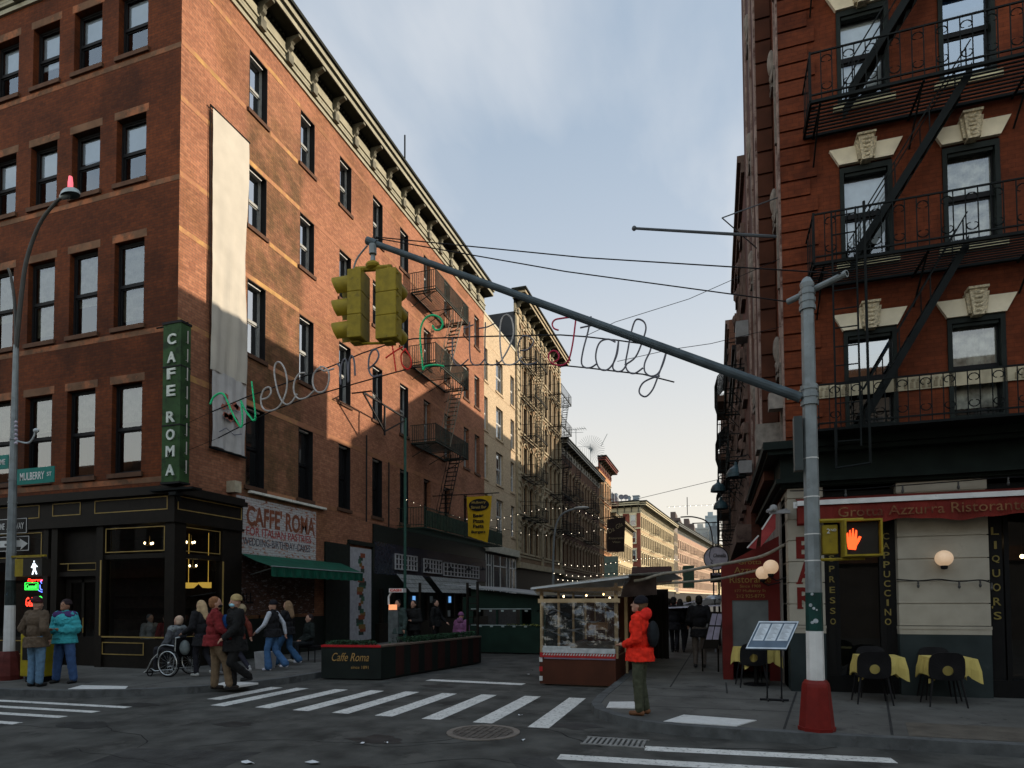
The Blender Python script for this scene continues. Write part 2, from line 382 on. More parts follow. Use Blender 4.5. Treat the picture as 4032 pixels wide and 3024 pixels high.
# thicker veil towards the horizon
hz = N('ShaderNodeMapRange'); hz.interpolation_type = 'SMOOTHSTEP'; hz.inputs['From Min'].default_value = .75; hz.inputs['From Max'].default_value = .1
hz.inputs['To Min'].default_value = .04; hz.inputs['To Max'].default_value = .97; L(sp.outputs['Z'], hz.inputs['Value'])
am = N('ShaderNodeMath'); am.operation = 'MULTIPLY'; am.inputs[1].default_value = .98; L(ad.outputs[0], am.inputs[0])
a2 = N('ShaderNodeMath'); a2.operation = 'MAXIMUM'; L(am.outputs[0], a2.inputs[0]); L(hz.outputs['Result'], a2.inputs[1])
# cloud colour: cool grey white overhead, cream near the horizon
cc = N('ShaderNodeMix'); cc.data_type = 'RGBA'; cc.inputs['A'].default_value = (4.7, 4.6, 4.2, 1); cc.inputs['B'].default_value = (3.6, 3.95, 4.5, 1)
h2 = N('ShaderNodeMapRange'); h2.inputs['From Min'].default_value = .05; h2.inputs['From Max'].default_value = .5; L(sp.outputs['Z'], h2.inputs['Value']); L(h2.outputs['Result'], cc.inputs['Factor'])
sk2 = N('ShaderNodeMix'); sk2.data_type = 'RGBA'; sk2.inputs['Factor'].default_value = .7; L(sky.outputs[0], sk2.inputs['A']); sk2.inputs['B'].default_value = (2.05, 2.75, 3.75, 1)
mx = N('ShaderNodeMix'); mx.data_type = 'RGBA'; L(a2.outputs[0], mx.inputs['Factor']); L(sk2.outputs['Result'], mx.inputs['A']); L(cc.outputs['Result'], mx.inputs['B'])
# unseen sky behind the viewer, brightened as added fill for the street fronts
ng = N('ShaderNodeMath'); ng.operation = 'MULTIPLY'; ng.inputs[1].default_value = -1; L(sp.outputs['Y'], ng.inputs[0])
bk = N('ShaderNodeMapRange'); bk.interpolation_type = 'SMOOTHSTEP'; bk.inputs['From Min'].default_value = -.15; bk.inputs['From Max'].default_value = .75; bk.inputs['To Min'].default_value = 0; bk.inputs['To Max'].default_value = 1
L(ng.outputs[0], bk.inputs['Value'])
mb_ = N('ShaderNodeMix'); mb_.data_type = 'RGBA'; mb_.blend_type = 'MULTIPLY'; mb_.inputs['Factor'].default_value = 1; L(mx.outputs['Result'], mb_.inputs['A'])
wm_ = N('ShaderNodeMix'); wm_.data_type = 'RGBA'; wm_.inputs['A'].default_value = (1.05, 1, .93, 1); wm_.inputs['B'].default_value = (2.1, 2.0, 1.8, 1); L(bk.outputs['Result'], wm_.inputs['Factor']); L(wm_.outputs['Result'], mb_.inputs['B'])
L(mb_.outputs['Result'], bg.inputs['Color'])
SC.view_settings.view_transform = 'Standard'; SC.view_settings.look = 'None'; SC.view_settings.exposure = .65; SC.view_settings.gamma = 1
SC.cycles.max_bounces = 6; SC.cycles.transparent_max_bounces = 12; SC.cycles.sample_clamp_indirect = 4
SC.cycles.use_denoising = True; SC.cycles.caustics_reflective = False; SC.cycles.caustics_refractive = False

# ------------------------------------------------------------------ ground
b = MB(); b.quad((-400, -200, 0), (400, -200, 0), (400, 900, 0), (-400, 900, 0)); b.build('road', M['asphalt'], kind='structure')
def slab(name, poly, z0, z1, m):
    b = MB(); b.prism([(x, y, z0) for x, y in poly], (0, 0, z1-z0)); return b.build(name, m, kind='structure')
cornL = [(-8.88, 12.9), (-8.95, 11.7), (-9.2, 10.9), (-9.75, 9.95), (-10.4, 9.4), (-11.2, 9.0), (-12.1, 8.7), (-13.3, 8.58), (-16, 8.55)]
cornR = [(-1.98, 12.4), (-2.0, 11.0), (-1.96, 10.2), (-1.8, 9.65), (-1.45, 9.2), (-1.0, 8.82), (-.5, 8.66), (.25, 8.6), (1.3, 8.58), (3, 8.57)]
def inset(p, c, k): return [((x-c[0])*k+c[0], (y-c[1])*k+c[1]) for x, y in p]
def off(pts, d):
    o = []
    for i, p in enumerate(pts):
        a = V(pts[max(0, i-1)]); c = V(pts[min(len(pts)-1, i+1)]); t = (c-a).normalized(); n = V((-t.y, t.x)); o.append((p[0]+n.x*d, p[1]+n.y*d))
    return o
def sidewalk(path, far, side, far2):
    # path: kerb line; far: block side points closing the polygon
    inner = off(path, side*.16)
    b = MB(); n = len(path)
    for i in range(n-1):     # kerb stones
        a, c, d, e = path[i], path[i+1], inner[i+1], inner[i]
        b.prism([(a[0], a[1], .0), (c[0], c[1], .0), (d[0], d[1], .0), (e[0], e[1], .0)], (0, 0, .137))
    b.build('kerb', M['kerb'], kind='structure')
    slab('pavement', inner+far, .0, .13, M['concrete'])
PL = [(-8.88, 160)]+[(-8.88, 14)]+cornL+[(-60, 8.5)]
sidewalk(PL, [(-60, 40), (-14, 160)], -1, None)
PR = [(-1.98, 160), (-1.98, 14)]+cornR+[(60, 8.55)]
sidewalk(PR, [(60, 40), (3, 160)], 1, None)
# joints between flags
b = MB()
for (a, c) in [((2.75, 12.3), (2.02, 8.8)), ((1.35, 12.4), (.8, 8.8)), ((.16, 13.4), (.16, 11.84)), ((-1.8, 11.23), (1.2, 11.23)), ((-.86, 12.4), (-.5, 40)), ((-1.8, 12.4), (.16, 12.0)),
               ((-1.8, 15), (1.2, 15)), ((-1.8, 18), (1.2, 18)), ((-1.8, 21), (1.2, 21)), ((5.2, 12.3), (5.0, 8.8)), ((-1.2, 10.1), (1.3, 10.2)), ((-8.95, 14.2), (-12.9, 14.2)), ((-11, 9.2), (-11, 40)), ((-9.5, 11.9), (-13, 11.9)), ((-14.2, 8.8), (-14.2, 12)), ((-17, 8.8), (-17, 12))]:
    a = V((a[0], a[1], .1315)); c = V((c[0], c[1], .1315)); t = (c-a).normalized(); n = V((-t.y, t.x, 0))*.016
    b.quad(a-n, c-n, c+n, a+n)
b.build('pavement_joint', mat('joint', (.03, .03, .03), .9), kind='structure')
b = MB(); b.quad((2.4, 9.75, .134), (9, 9.7, .134), (9, 8.78, .134), (2.2, 8.8, .134)); b.build('pavement_patch', mat('tan_concrete', (.1, .088, .072), .85, var=.25, scale=4, bump=.3, dirt=((.1, .09, .075), 3, .55)), kind='structure')
# road paint
b = MB()
def stripe(x0, y0, x1, y1, w, z=.004):
    a = V((x0, y0, z)); c = V((x1, y1, z)); t = (c-a).normalized(); n = V((-t.y, t.x, 0))*w/2; k = 8
    for i in range(k):
        p = a+(c-a)*(i/k); q = a+(c-a)*((i+1)/k); b.quad(p-n, q-n, q+n, p+n)
for x0, x1, yn, yf in [(-8.25, -8.2, 8.85, 11.15), (-7.35, -7.3, 8.9, 11.2), (-6.55, -6.5, 8.85, 11.25), (-5.78, -5.75, 8.82, 11.3), (-4.98, -4.95, 8.8, 11.3), (-4.15, -4.15, 8.76, 11.35), (-3.3, -3.3, 8.72, 11.4), (-2.42, -2.45, 8.62, 11.42), (-8.85, -8.8, 9.4, 11.1)]:
    stripe(x0, yn, x1, yf, .31)
b.build('crosswalk_over_side_street', M['paint'], kind='structure')
# cracks, patches and tyre darkened lanes in the asphalt
rc_ = random.Random(21)
b = MB()
def crack(x, y, a, n, w):
    p = V((x, y, .0025))
    for i in range(n):
        a += rc_.uniform(-.5, .5); q = p+V((math.cos(a), math.sin(a), 0))*rc_.uniform(.12, .3); t = (q-p).normalized(); s = V((-t.y, t.x, 0))*w*rc_.uniform(.5, 1.2)
        b.quad(p-s, q-s, q+s, p+s); p = q
for (x, y, a, n, w) in [(-9, 7.2, -.2, 14, .008), (-6.2, 6.3, .3, 16, .007), (-4.4, 7.0, -.6, 9, .008), (-1.2, 5.6, 2.9, 14, .007), (-2.4, 9.4, 1.3, 9, .008), (-5.5, 11.9, .1, 12, .008), (-4.5, 15, 1.4, 14, .008), (-3.4, 6.2, .9, 9, .006), (-7.6, 5.8, .1, 12, .006), (-10.5, 6.4, .2, 9, .008), (-1.6, 8.35, -.05, 14, .012), (-2.6, 8.5, .02, 7, .014)]: crack(x, y, a, n, w)
b.build('asphalt_crack', mat('crack_black', (.012, .012, .012), .95), kind='structure')
b = MB()
for pts in ([(-6.9, 6.0), (-5.2, 6.3), (-5.1, 5.4), (-6.7, 5.1)], [(-3.9, 14.0), (-2.6, 13.9), (-2.5, 19), (-3.8, 19)], [(-11.5, 7.0), (-10.2, 7.3), (-9.9, 6.4), (-11.2, 6.1)], [(-2.3, 6.9), (-1.9, 7.1), (-1.2, 6.2), (-1.7, 5.9)]): b.poly([(x, y, .0018) for x, y in pts])
b.build('asphalt_patch', mat('patch_asphalt', (.046, .046, .044), .9, var=.4, scale=3, bump=.5, dirt=((.05, .05, .048), 2, .55)), kind='structure')
b = MB()
for (x, y, r) in [(-4.2, 7.3, .35), (-6.8, 7.6, .28), (-8.9, 6.9, .4), (-3.6, 5.9, .3), (-1.6, 12.1, .25), (-5.6, 12.2, .3), (-2.0, 8.9, .35), (-9.7, 8.6, .35)]:
    n = 18; b.poly([(x+r*math.cos(i*6.283/n)*rc_.uniform(.6, 1.5), y+r*math.sin(i*6.283/n)*rc_.uniform(.4, .9), .0032) for i in range(n)])
b.build('oil_stain', mat('oil_stain', (.03, .03, .029), .6, var=.4, scale=5), kind='structure')
b = MB()
for k in range(90):
    side = rc_.random() < .6; x = rc_.uniform(-1.7, 4.5) if side else rc_.uniform(-13, -9.3); y = rc_.uniform(8.9, 12.3); r = rc_.uniform(.01, .028)
    b.poly([(x+r*math.cos(i*1.047), y+r*math.sin(i*1.047)*rc_.uniform(.6, 1), .1325) for i in range(6)])
b.build('gum_spots', mat('gum', (.03, .03, .03), .8), kind='stuff'); bpy.data.objects['gum_spots']['label'] = 'dark chewing gum spots scattered over the pavement'; bpy.data.objects['gum_spots']['category'] = 'gum spots'
b = MB(); stripe(-6.25, 13.08, -3.95, 12.95, .28); b.build('stop_line', M['paint'], kind='structure')
b = MB()
for y in (7.72, 7.02, 6.3, 5.6, 4.9, 4.2): stripe(-1.75 if y < 7.5 else -.85, y+.08-.0, 1.85, y+.28, .24)
b.build('crosswalk_right', M['paint'], kind='structure')
b = MB()
for y, xr in ((8.28, -9.6), (7.79, -9.72), (7.3, -9.8), (6.72, -9.95), (6.15, -10.0)): stripe(-16, y-.2, xr, y, .16)
b.build('crosswalk_left', M['paint'], kind='structure')
for i, (pts, lb, z) in enumerate([([(-11.95, 8.98), (-12.2, 9.45), (-11.15, 9.6), (-10.85, 9.28)], 'white tactile paving pad near the two men on the left corner', .138),
                  ([(-9.62, 10.15), (-9.75, 10.7), (-8.98, 10.75), (-9.05, 10.2)], 'white tactile paving pad under the feet of the red jacket walker', .138),
                  ([(-.71, 8.86), (-.47, 9.45), (.5, 9.3), (.23, 8.82)], 'large white tactile paving pad beside the traffic signal pole base', .142),
                  ([(-1.64, 9.75), (-1.68, 10.3), (-1.1, 10.5), (-1.05, 9.85)], 'white ribbed tactile paving pad at the feet of the orange jacket person', .142)]):
    b = MB(); b.prism([(x, y, .1) for x, y in pts], (0, 0, z-.1))
    c = sum((V((x, y)) for x, y in pts), V((0, 0)))/4
    for k in range(7):
        for j in range(5):
            u = (k+.7)/7.6; v = (j+.7)/5.6
            p = (V(pts[0])*(1-u)+V(pts[3])*u)*(1-v)+(V(pts[1])*(1-u)+V(pts[2])*u)*v
            b.lathe((p.x, p.y, z), [(.016, 0), (.009, .005), (0, .005)], n=6)
    o = b.build('tactile_pad', M['tac']); tag(o, lb, 'tactile paving', 'tactile paving pads')
# manhole, drain
MH = (-3.05, 8.1)
t = thing('manhole_cover', 'round iron manhole cover in the road before the crosswalk', 'manhole cover', (MH[0], MH[1], 0))
b = MB(); b.lathe((MH[0], MH[1], 0), [(.5, 0), (.5, .012), (.42, .012), (.42, .003)], n=40); b.build('rim', mat('iron_rim', (.16, .14, .12), .6, var=.3), t)
b = MB(); b.lathe((MH[0], MH[1], 0), [(.42, .006), (0, .006)], n=40)
for i in range(-4, 5):
    w = math.sqrt(max(0, .38**2-(i*.09)**2))
    for s in (-1, 1): b.box(MH[0]+i*.09-.012, MH[0]+i*.09+.012, MH[1]+(s*.02 if s > 0 else -w), MH[1]+(w if s > 0 else -.02), .006, .013)
b.build('lid', mat('iron_lid', (.085, .075, .065), .65, var=.4, scale=9), t)
b = MB()
for i in range(12): b.box(-1.62+i*.065, -1.585+i*.065, 7.82, 8.2, .002, .014)
b.box(-1.64, -.84, 7.79, 7.82, .002, .015); b.box(-1.64, -.84, 8.2, 8.23, .002, .015)
tag(b.build('storm_drain', mat('drain_iron', (.22, .22, .21), .55, var=.25)), 'rectangular storm drain grate in the gutter beside the right corner', 'drain grate')
rnd = random.Random(3)
for (px, py) in [(975, 3008), (1230, 3008), (2060, 2917), (2050, 2820), (2080, 2657), (1427, 2930), (1520, 2929)]:
    p = atZ(px, py, 0); b = MB(); n = 9
    big = px < 1300
    ring = [(p.x+math.cos(i*6.283/n)*rnd.uniform(.04, .07)*(1.7 if big else .6), p.y+math.sin(i*6.283/n)*rnd.uniform(.015, .03)*(1.7 if big else 1), rnd.uniform(.004, .03)) for i in range(n)]
    for i in range(n): b.poly([(p.x, p.y, .045 if big else .02), ring[i], ring[(i+1) % n]])
    tag(b.build('paper_scrap', mat('paper', (.6, .62, .64), .8)), {975: 'crumpled white paper at the bottom edge, nearest to the viewer on the left', 1230: 'flattened white paper lying on the road at the bottom left centre', 2060: 'tiny white scrap just right of the manhole cover', 2050: 'small scrap lying between the last two crosswalk stripes', 2080: 'white scrap on the road left of the plastic sheeted shed', 1427: 'tiny white fleck on the road left of centre', 1520: 'tiny white fleck on the road below the middle of the crosswalk'}[px], 'litter', 'scraps of litter')

# unseen blocks added behind the viewer to cut sky light on the fronts
def plain_block(label, x0, x1, y0, y1, H, m):
    t = thing('unseen_opposite_building', label, 'building', (x0, y1, 0)); b = MB(); b.box(x0, x1, y0, y1, 0, H); b.build('wall', m, t)
    b = MB(); n = int((x1-x0)/2.2)
    for i in range(n):
        for k in range(int((H-5)/3.1)):
            x = x0+(x1-x0)*(i+.5)/n; b.box(x-.5, x+.5, y1, y1+.02, 5+k*3.1, 7+k*3.1)
    b.build('window_glass', mat('opposite_glass', (.03, .035, .04), .1, spec=.6), t)
    b = MB(); b.box(x0-.3, x1+.3, y1, y1+.6, H-.6, H+.2); b.box(x0, x1, y1, y1+.3, 3.4, 4); b.build('cornice', M['sill'], t)
plain_block('unseen block added across the side street behind the viewer on the left', -60, -9.5, -30, -7, 11, mat('dimmed_stone', (.05, .045, .042), .9, var=.3, scale=1))  # stone darkened so the added blocks bounce and reflect less light
plain_block('unseen block added across the side street behind the viewer on the right', 3.5, 60, -30, -7, 12, MATS['dimmed_stone'])
# ------------------------------------------------------------------ windows (built once per kind, then copied)
def window_proto(name, w, h, blind=.5, bmat=None, frame=None, sill=True, bars=0, gl='glass', depth=.13, sillmat=None, keep=None, trim=None):
    fr = frame or M['dark']; root = MB(); d = depth
    fw = .055
    for x0, x1 in ((-w/2, -w/2+fw), (w/2-fw, w/2)): root.box(x0, x1, d, d+.09, 0, h)
    root.box(-w/2+fw, w/2-fw, d, d+.09, h-fw, h); root.box(-w/2+fw, w/2-fw, d, d+.09, 0, fw)
    root.box(-w/2+fw, w/2-fw, d+.01, d+.075, h*.5-.03, h*.5+.03)
    x0, x1 = -w/2+fw, w/2-fw
    for (za, zb, y) in ((h*.5+.03, h-fw, d+.03), (fw, h*.5-.03, d+.055)):
        root.box(x0, x0+.035, y-.01, y+.025, za, zb); root.box(x1-.035, x1, y-.01, y+.025, za, zb)
        root.box(x0+.035, x1-.035, y-.01, y+.025, zb-.035, zb); root.box(x0+.035, x1-.035, y-.01, y+.025, za, za+.035)
        for i in range(bars):
            xx = x0+(x1-x0)*(i+1)/(bars+1); root.box(xx-.014, xx+.014, y-.008, y+.02, za+.035, zb-.035)
    # dark room behind
    yb = d+.5
    root.quad((-w/2, yb, 0), (w/2, yb, 0), (w/2, yb, h), (-w/2, yb, h), m=1)
    root.quad((-w/2, d+.09, 0), (-w/2, yb, 0), (-w/2, yb, h), (-w/2, d+.09, h), m=1); root.quad((w/2, d+.09, 0), (w/2, yb, 0), (w/2, yb, h), (w/2, d+.09, h), m=1)
    root.quad((-w/2, d+.09, h), (w/2, d+.09, h), (w/2, yb, h), (-w/2, yb, h), m=1); root.quad((-w/2, d+.09, 0), (w/2, d+.09, 0), (w/2, yb, 0), (-w/2, yb, 0), m=1)
    o = root.build(name, [fr, M['room']]); ORG[o.name] = V((0, 0, 0))
    g = MB(); g.quad((x0+.03, d+.035, h*.5+.06), (x1-.03, d+.035, h*.5+.06), (x1-.03, d+.035, h-fw-.03), (x0+.03, d+.035, h-fw-.03)); g.build('upper_pane', M[gl], o)
    g = MB(); g.quad((x0+.03, d+.06, fw+.03), (x1-.03, d+.06, fw+.03), (x1-.03, d+.06, h*.5-.06), (x0+.03, d+.06, h*.5-.06)); g.build('lower_pane', M[gl], o)
    if blind:
        g = MB(); zb = h-fw-(h-2*fw)*blind; n = max(2, int((h-zb)/.06))
        bm = bmat or M['blind']
        if bm in (M['curtain'], M.get('curtain_r')):
            k = 16
            for i in range(k):
                a = x0+(x1-x0)*i/k; c = x0+(x1-x0)*(i+1)/k; ya = d+.12+.02*(i % 2); yc = d+.12+.02*((i+1) % 2)
                g.quad((a, ya, zb), (c, yc, zb), (c, yc, h-fw), (a, ya, h-fw))
        else: g.box(x0, x1, d+.1, d+.108, zb, h-fw); g.box(x0, x1, d+.095, d+.115, zb-.02, zb)
        g.build('curtain' if bm in (M['curtain'], M.get('curtain_r')) else 'blind', bm, o)
    if sill:
        g = MB(); g.box(-w/2-.08, w/2+.08, -.06, .12, -.12, -.002); g.build('sill', sillmat or M['sill'], o)
    if trim: trim(o, w, h)
    PROTOS.append(o)
    return o
PROTOS = []
def place_window(proto, parent, F, u, z, used=set()):
    o = copy_tree(proto, parent); o.rotation_euler = (0, 0, F.rz)
    p = F.p(u, z)-ORG.get(parent.name, V((0, 0, 0))); o.location = p
    return o
def drop_protos():
    for o in PROTOS:
        for ch in list(o.children): bpy.data.objects.remove(ch)
        bpy.data.objects.remove(o)
    PROTOS.clear()

# ------------------------------------------------------------------ corner brick building on the left
XL, YF = -13.05, 12.5
L1 = thing('brick_building', 'orange red brick corner building on the left with bracketed cornice and dark cafe storefront', 'building', (XL, YF, 0))
FS = Fr((XL, 0, 0), (0, 1, 0), (1, 0, 0))       # side wall along the street, u = world y
FF = Fr((0, YF, 0), (1, 0, 0), (0, -1, 0))      # front wall, u = world x
LSU = [(15.0, 15.8), (17.44, 18.22), (19.77, 20.53), (22.13, 22.92), (24.46, 25.22), (26.83, 27.55), (29.2, 29.92), (31.8, 32.55), (33.45, 34.2)]
FLZ = [(5.22, 7.58), (9.15, 11.38), (13.02, 14.85), (16.55, 18.38)]
holes = [(a, b, c, d) for (a, b) in LSU for (c, d) in FLZ]
holesS = holes+[(12.5, 14.3, 0, 3.85, 0)]
b = MB(); facade(b, FS, 35.0, 0, 20.4, holesS, .3, u0=12.5)
LFX = [-14.72, -16.36, -17.97, -19.6, -21.25, -22.9]
LFZ = [(5.2, 7.6), (9.12, 11.45), (13.06, 14.85), (16.6, 18.35)]
hf = [(x-.52, x+.52, c, d) for x in LFX for (c, d) in LFZ]+[(-20.6, -13.05, 0, 3.85, 0)]
b.build('side_wall', M['brick1'], L1)
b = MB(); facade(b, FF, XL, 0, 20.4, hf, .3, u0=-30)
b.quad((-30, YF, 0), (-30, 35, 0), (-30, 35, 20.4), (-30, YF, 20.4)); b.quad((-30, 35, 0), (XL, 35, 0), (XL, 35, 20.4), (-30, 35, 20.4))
b.build('front_wall', M['brick_front_shaded'], L1)
b = MB(); b.box(-30, XL, YF, 35, 20.4, 20.6); b.build('roof', mat('tar_roof', (.04, .04, .04), .9), L1)
# a stretch of browner brick between the first two bays, proud of the wall by half a brick's glaze
# stone bands
b = MB(); b2_ = MB()
for (c, d), th in zip(FLZ, (.16, .14, .14, .14)):
    for z0, z1 in ((d+.02, d+.02+th), (c-.16, c-.02)):
        cuts = [12.5]
        for (a, e) in LSU: cuts += [a-.14, e+.14]
        cuts.append(34.9)
        if z0 < c: segs = [(cuts[i], cuts[i+1]) for i in range(0, len(cuts), 2)]
        else: segs = [(12.5, 34.9)]
        for (a, e) in segs:
            if z0 < c and c < 6 and a < 14.0: a = 14.75
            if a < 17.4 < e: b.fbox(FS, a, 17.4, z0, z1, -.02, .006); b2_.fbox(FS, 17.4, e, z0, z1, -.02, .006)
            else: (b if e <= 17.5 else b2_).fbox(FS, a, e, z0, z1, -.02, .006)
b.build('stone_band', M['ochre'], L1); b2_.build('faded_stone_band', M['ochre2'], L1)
b = MB()
for (c, d) in LFZ:
    for x in LFX: b.fbox(FF, x-.6, x+.6, d+.01, d+.22, -.02, .005)
    b.fbox(FF, -30, XL-.004, c-.3, c-.16, -.02, .005)
b.build('front_lintel', mat('lf_stone', (.13, .07, .04), .85, var=.3, scale=3, dirt=((.3, .11, .05), 1.4, .5)), L1)
# windows
def lining(o, w, h):
    g = MB(); g.box(-w/2, -w/2+.012, -.004, .24, 0, h); g.box(w/2-.012, w/2, -.004, .24, 0, h); g.box(-w/2+.012, w/2-.012, -.004, .24, h-.012, h); g.build('black_reveal', M['dark'], o)
    g = MB(); g.box(-w/2+.03, w/2-.1, .1, .22, h-.07, h-.02); g.build('white_head', M['white'], o)
lgf = mat('pale_sash', (.3, .31, .3), .6)
wAx = window_proto('window', .78, 1.83, .6, frame=lgf, gl='glass_lit', depth=.2, trim=lining); wA2x = window_proto('window', .78, 2.23, .35, frame=lgf, gl='glass_lit', depth=.2, trim=lining)
wA = window_proto('window', .78, 1.83, .93, frame=lgf, gl='glass_lit', depth=.2, trim=lining); wA2 = window_proto('window', .78, 2.23, .93, frame=lgf, gl='glass_lit', depth=.2, trim=lining); wA3 = window_proto('window', .78, 2.36, .5, gl='glass_sky', depth=.2, trim=lining)
bb_ = mat('blue_grey_blind', (.36, .42, .5), .8, var=.12, scale=2)
wB = window_proto('window', 1.04, 1.79, .5, bmat=bb_, gl='glass', depth=.16); wB2 = window_proto('window', 1.04, 1.75, .5, bmat=bb_, gl='glass', depth=.16); wBx = window_proto('window', 1.04, 1.79, .38, bmat=bb_, gl='glass', depth=.16); wB2x = window_proto('window', 1.04, 1.75, .62, bmat=bb_, gl='glass', depth=.16)
wC = window_proto('window', 1.04, 2.33, .62, bmat=M['curtain'], gl='glass'); wC2 = window_proto('window', 1.04, 2.33, .9, bmat=M['curtain'], gl='glass')
wD = window_proto('window', 1.04, 2.4, .4, bmat=M['curtain'], gl='glass')
for ii_, (a, e) in enumerate(LSU):
    for k, (c, d) in enumerate(FLZ): place_window((wA3, (wA2, wA2x)[(ii_ % 3) == 2], (wA, wAx)[(ii_ % 4) == 3], (wA, wAx)[(ii_*2+k) % 5 == 1])[k], L1, FS, (a+e)/2, c+.001)
for i, x in enumerate(LFX):
    for k, (c, d) in enumerate(LFZ):
        place_window((wD, (wC2, wC)[i % 2], (wB, wBx)[i % 3 == 1], (wB2, wB2x)[i % 3 == 2])[k], L1, FF, x, c+.001)
# cornice
def cornice(parent, F, u0, u1, zb, H, P, spacing, mats, brk=True, start=None, panels=True, wbr=.15, ret=True):
    """moulded base, frieze with panels, scroll brackets, projecting crown"""
    b = MB()
    b.fbox(F, u0, u1, zb, zb+.08*H, -.1, .06); b.fbox(F, u0, u1, zb+.08*H, zb+.105*H, -.1, .04, 1); b.fbox(F, u0, u1, zb+.105*H, zb+.16*H, -.1, .11); b.fbox(F, u0, u1, zb+.16*H, zb+.185*H, -.1, .07, 1); b.fbox(F, u0, u1, zb+.185*H, zb+.25*H, -.1, .09); b.fbox(F, u0, u1, zb+.25*H, zb+.29*H, -.1, .14)
    b.fbox(F, u0, u1, zb+.29*H, zb+.5*H, -.1, .05); b.fbox(F, u0, u1, zb+.5*H, zb+.62*H, -.1, .045, 1)
    e = P*.25 if ret else 0
    b.fbox(F, u0-e, u1+e, zb+.62*H, zb+.63*H, -.1, P*.8, 1); b.fbox(F, u0-e, u1+e, zb+.63*H, zb+.72*H, -.1, P*.84); b.fbox(F, u0-e, u1+e, zb+.72*H, zb+.79*H, -.1, P*.8, 1)
    b.fbox(F, u0-e*1.4, u1+e*1.4, zb+.79*H, zb+.88*H, -.1, P*.92); b.fbox(F, u0-e*1.8, u1+e*1.8, zb+.88*H, zb+.93*H, -.1, P*.9, 1); b.fbox(F, u0-e*2, u1+e*2, zb+.93*H, zb+H, -.1, P, 1)
    s = start if start is not None else u0+.3; k = 0; us = []
    while s+k*spacing < u1-.05: us.append(s+k*spacing); k += 1
    if panels:
        for a in us:
            b.fbox(F, a+wbr, min(u1, a+spacing-wbr), zb+.34*H, zb+.47*H, .04, .075)
            n = max(2, int((spacing-2*wbr)/.16))
            for j in range(n):
                q = a+wbr+(spacing-2*wbr)*j/n
                b.fbox(F, q, q+.07, zb+.55*H, zb+.6*H, .04, .13, 1)
    o = b.build('cornice', [mats, mat('soffit_shade_dark', (.02, .022, .018), .8, spec=.1)], parent)  # soffit shade put into this dark colour, shared with the dark mouldings
    if brk:
        prof = [(0, .0), (.07, -.02), (.12, .06), (.09, .16), (.12, .28), (.25, .38), (.3, .5), (.26, .62), (.36, .72), (.55, .8), (.72, .86), (.72, 1.0), (0, 1.0)]
        first = None
        for a in us:
            g = MB(); q = [F.p(a-wbr/2, zb+.28*H+z*.34*H, d*P*1.0+.04) for d, z in prof]
            g.prism(q, F.u*wbr)
            g.fbox(F, a-wbr*.8, a+wbr*.8, zb+.1*H, zb+.29*H, .05, .2)
            g.build('cornice_bracket', mat('bracket_paint', (.12, .115, .085), .7, var=.3, scale=4), parent)
    return o
cornice(L1, FS, 12.5-.5, 35.0, 19.12, 1.62, .68, 1.31, M['cornice'], start=12.75)
cornice(L1, FF, -30, XL, 19.12, 1.62, .68, 1.31, M['cornice'], start=-29.5, ret=False)
b = MB(); b.bar((-12.9, 24.6, 20.7), (-12.9, 24.6, 22.6), .035); tag(b.build('roof_pipe', M['iron']), 'thin dark pipe standing above the cornice of the orange brick building', 'pipe')

# storefront (dark wood, gold lines)
b = MB(); Y2, X2 = 12.22, -12.78
FP = Fr((0, Y2, 0), (1, 0, 0), (0, -1, 0)); FQ = Fr((X2, 0, 0), (0, 1, 0), (1, 0, 0))
b.box(-30, X2, Y2, YF+.05, 3.86, 4.5); b.box(-30, X2+.12, Y2-.12, YF, 4.5, 4.62); b.box(-30, X2+.06, Y2-.06, YF, 4.62, 4.72)
b.box(XL-.05, X2, YF+.05, 14.6, 3.86, 4.5); b.box(XL-.05, X2+.12, YF, 14.66, 4.5, 4.62); b.box(XL-.05, X2+.06, YF, 14.62, 4.62, 4.72)
b.box(-30, X2+.04, Y2-.04, YF, 3.8, 3.86); b.box(XL-.05, X2+.04, YF, 14.62, 3.8, 3.86)
# corner post, pilasters
for (x0, x1) in ((-13.08, X2), (-15.38, -15.15), (-17.0, -16.78), (-17.3, -17.12), (-20.6, -20.2)): b.box(x0, x1, Y2+.02, YF+.1, .13, 3.8)
b.box(XL-.1, X2-.02, 13.85, 14.6, .13, 3.8)
for (x0, x1) in ((-15.15, -13.08), (-20.2, -17.3)): b.box(x0, x1, Y2+.06, YF, .13, .86); b.box(x0, x1, Y2+.06, YF, 2.92, 3.04)
b.box(XL, X2-.06, Y2+.3, 13.85, .13, .86); b.box(XL, X2-.06, Y2+.3, 13.85, 2.92, 3.04)
b.box(-16.78, -15.38, Y2+.08, YF, 2.5, 2.62); b.box(-16.78, -15.38, Y2+.2, YF+.05, 2.62, 3.8)
b.box(-30, -20.6, Y2, YF-.02, .13, 3.8)
b.build('storefront', M['wood_dark'], L1)
def outline(mb, F, u0, u1, z0, z1, d, t=.022, m=0):
    mb.fbox(F, u0, u1, z0, z0+t, d, d+.012, m); mb.fbox(F, u0, u1, z1-t, z1, d, d+.012, m); mb.fbox(F, u0, u0+t, z0+t, z1-t, d, d+.012, m); mb.fbox(F, u1-t, u1, z0+t, z1-t, d, d+.012, m)
b = MB()
for (a, c, e, f) in [(-15.43, -12.99, 4.12, 4.46), (-16.95, -15.93, 4.12, 4.46), (-19.3, -17.44, 4.1, 4.46)]: outline(b, FP, a, c, e, f, 0)
for (a, c, e, f) in [(-15.09, -13.12, 3.09, 3.72), (-15.15, -13.75, .46, .78), (-20.1, -17.4, 3.04, 3.72), (-20.1, -17.5, .4, .78)]: outline(b, FP, a, c, e, f, -.05)
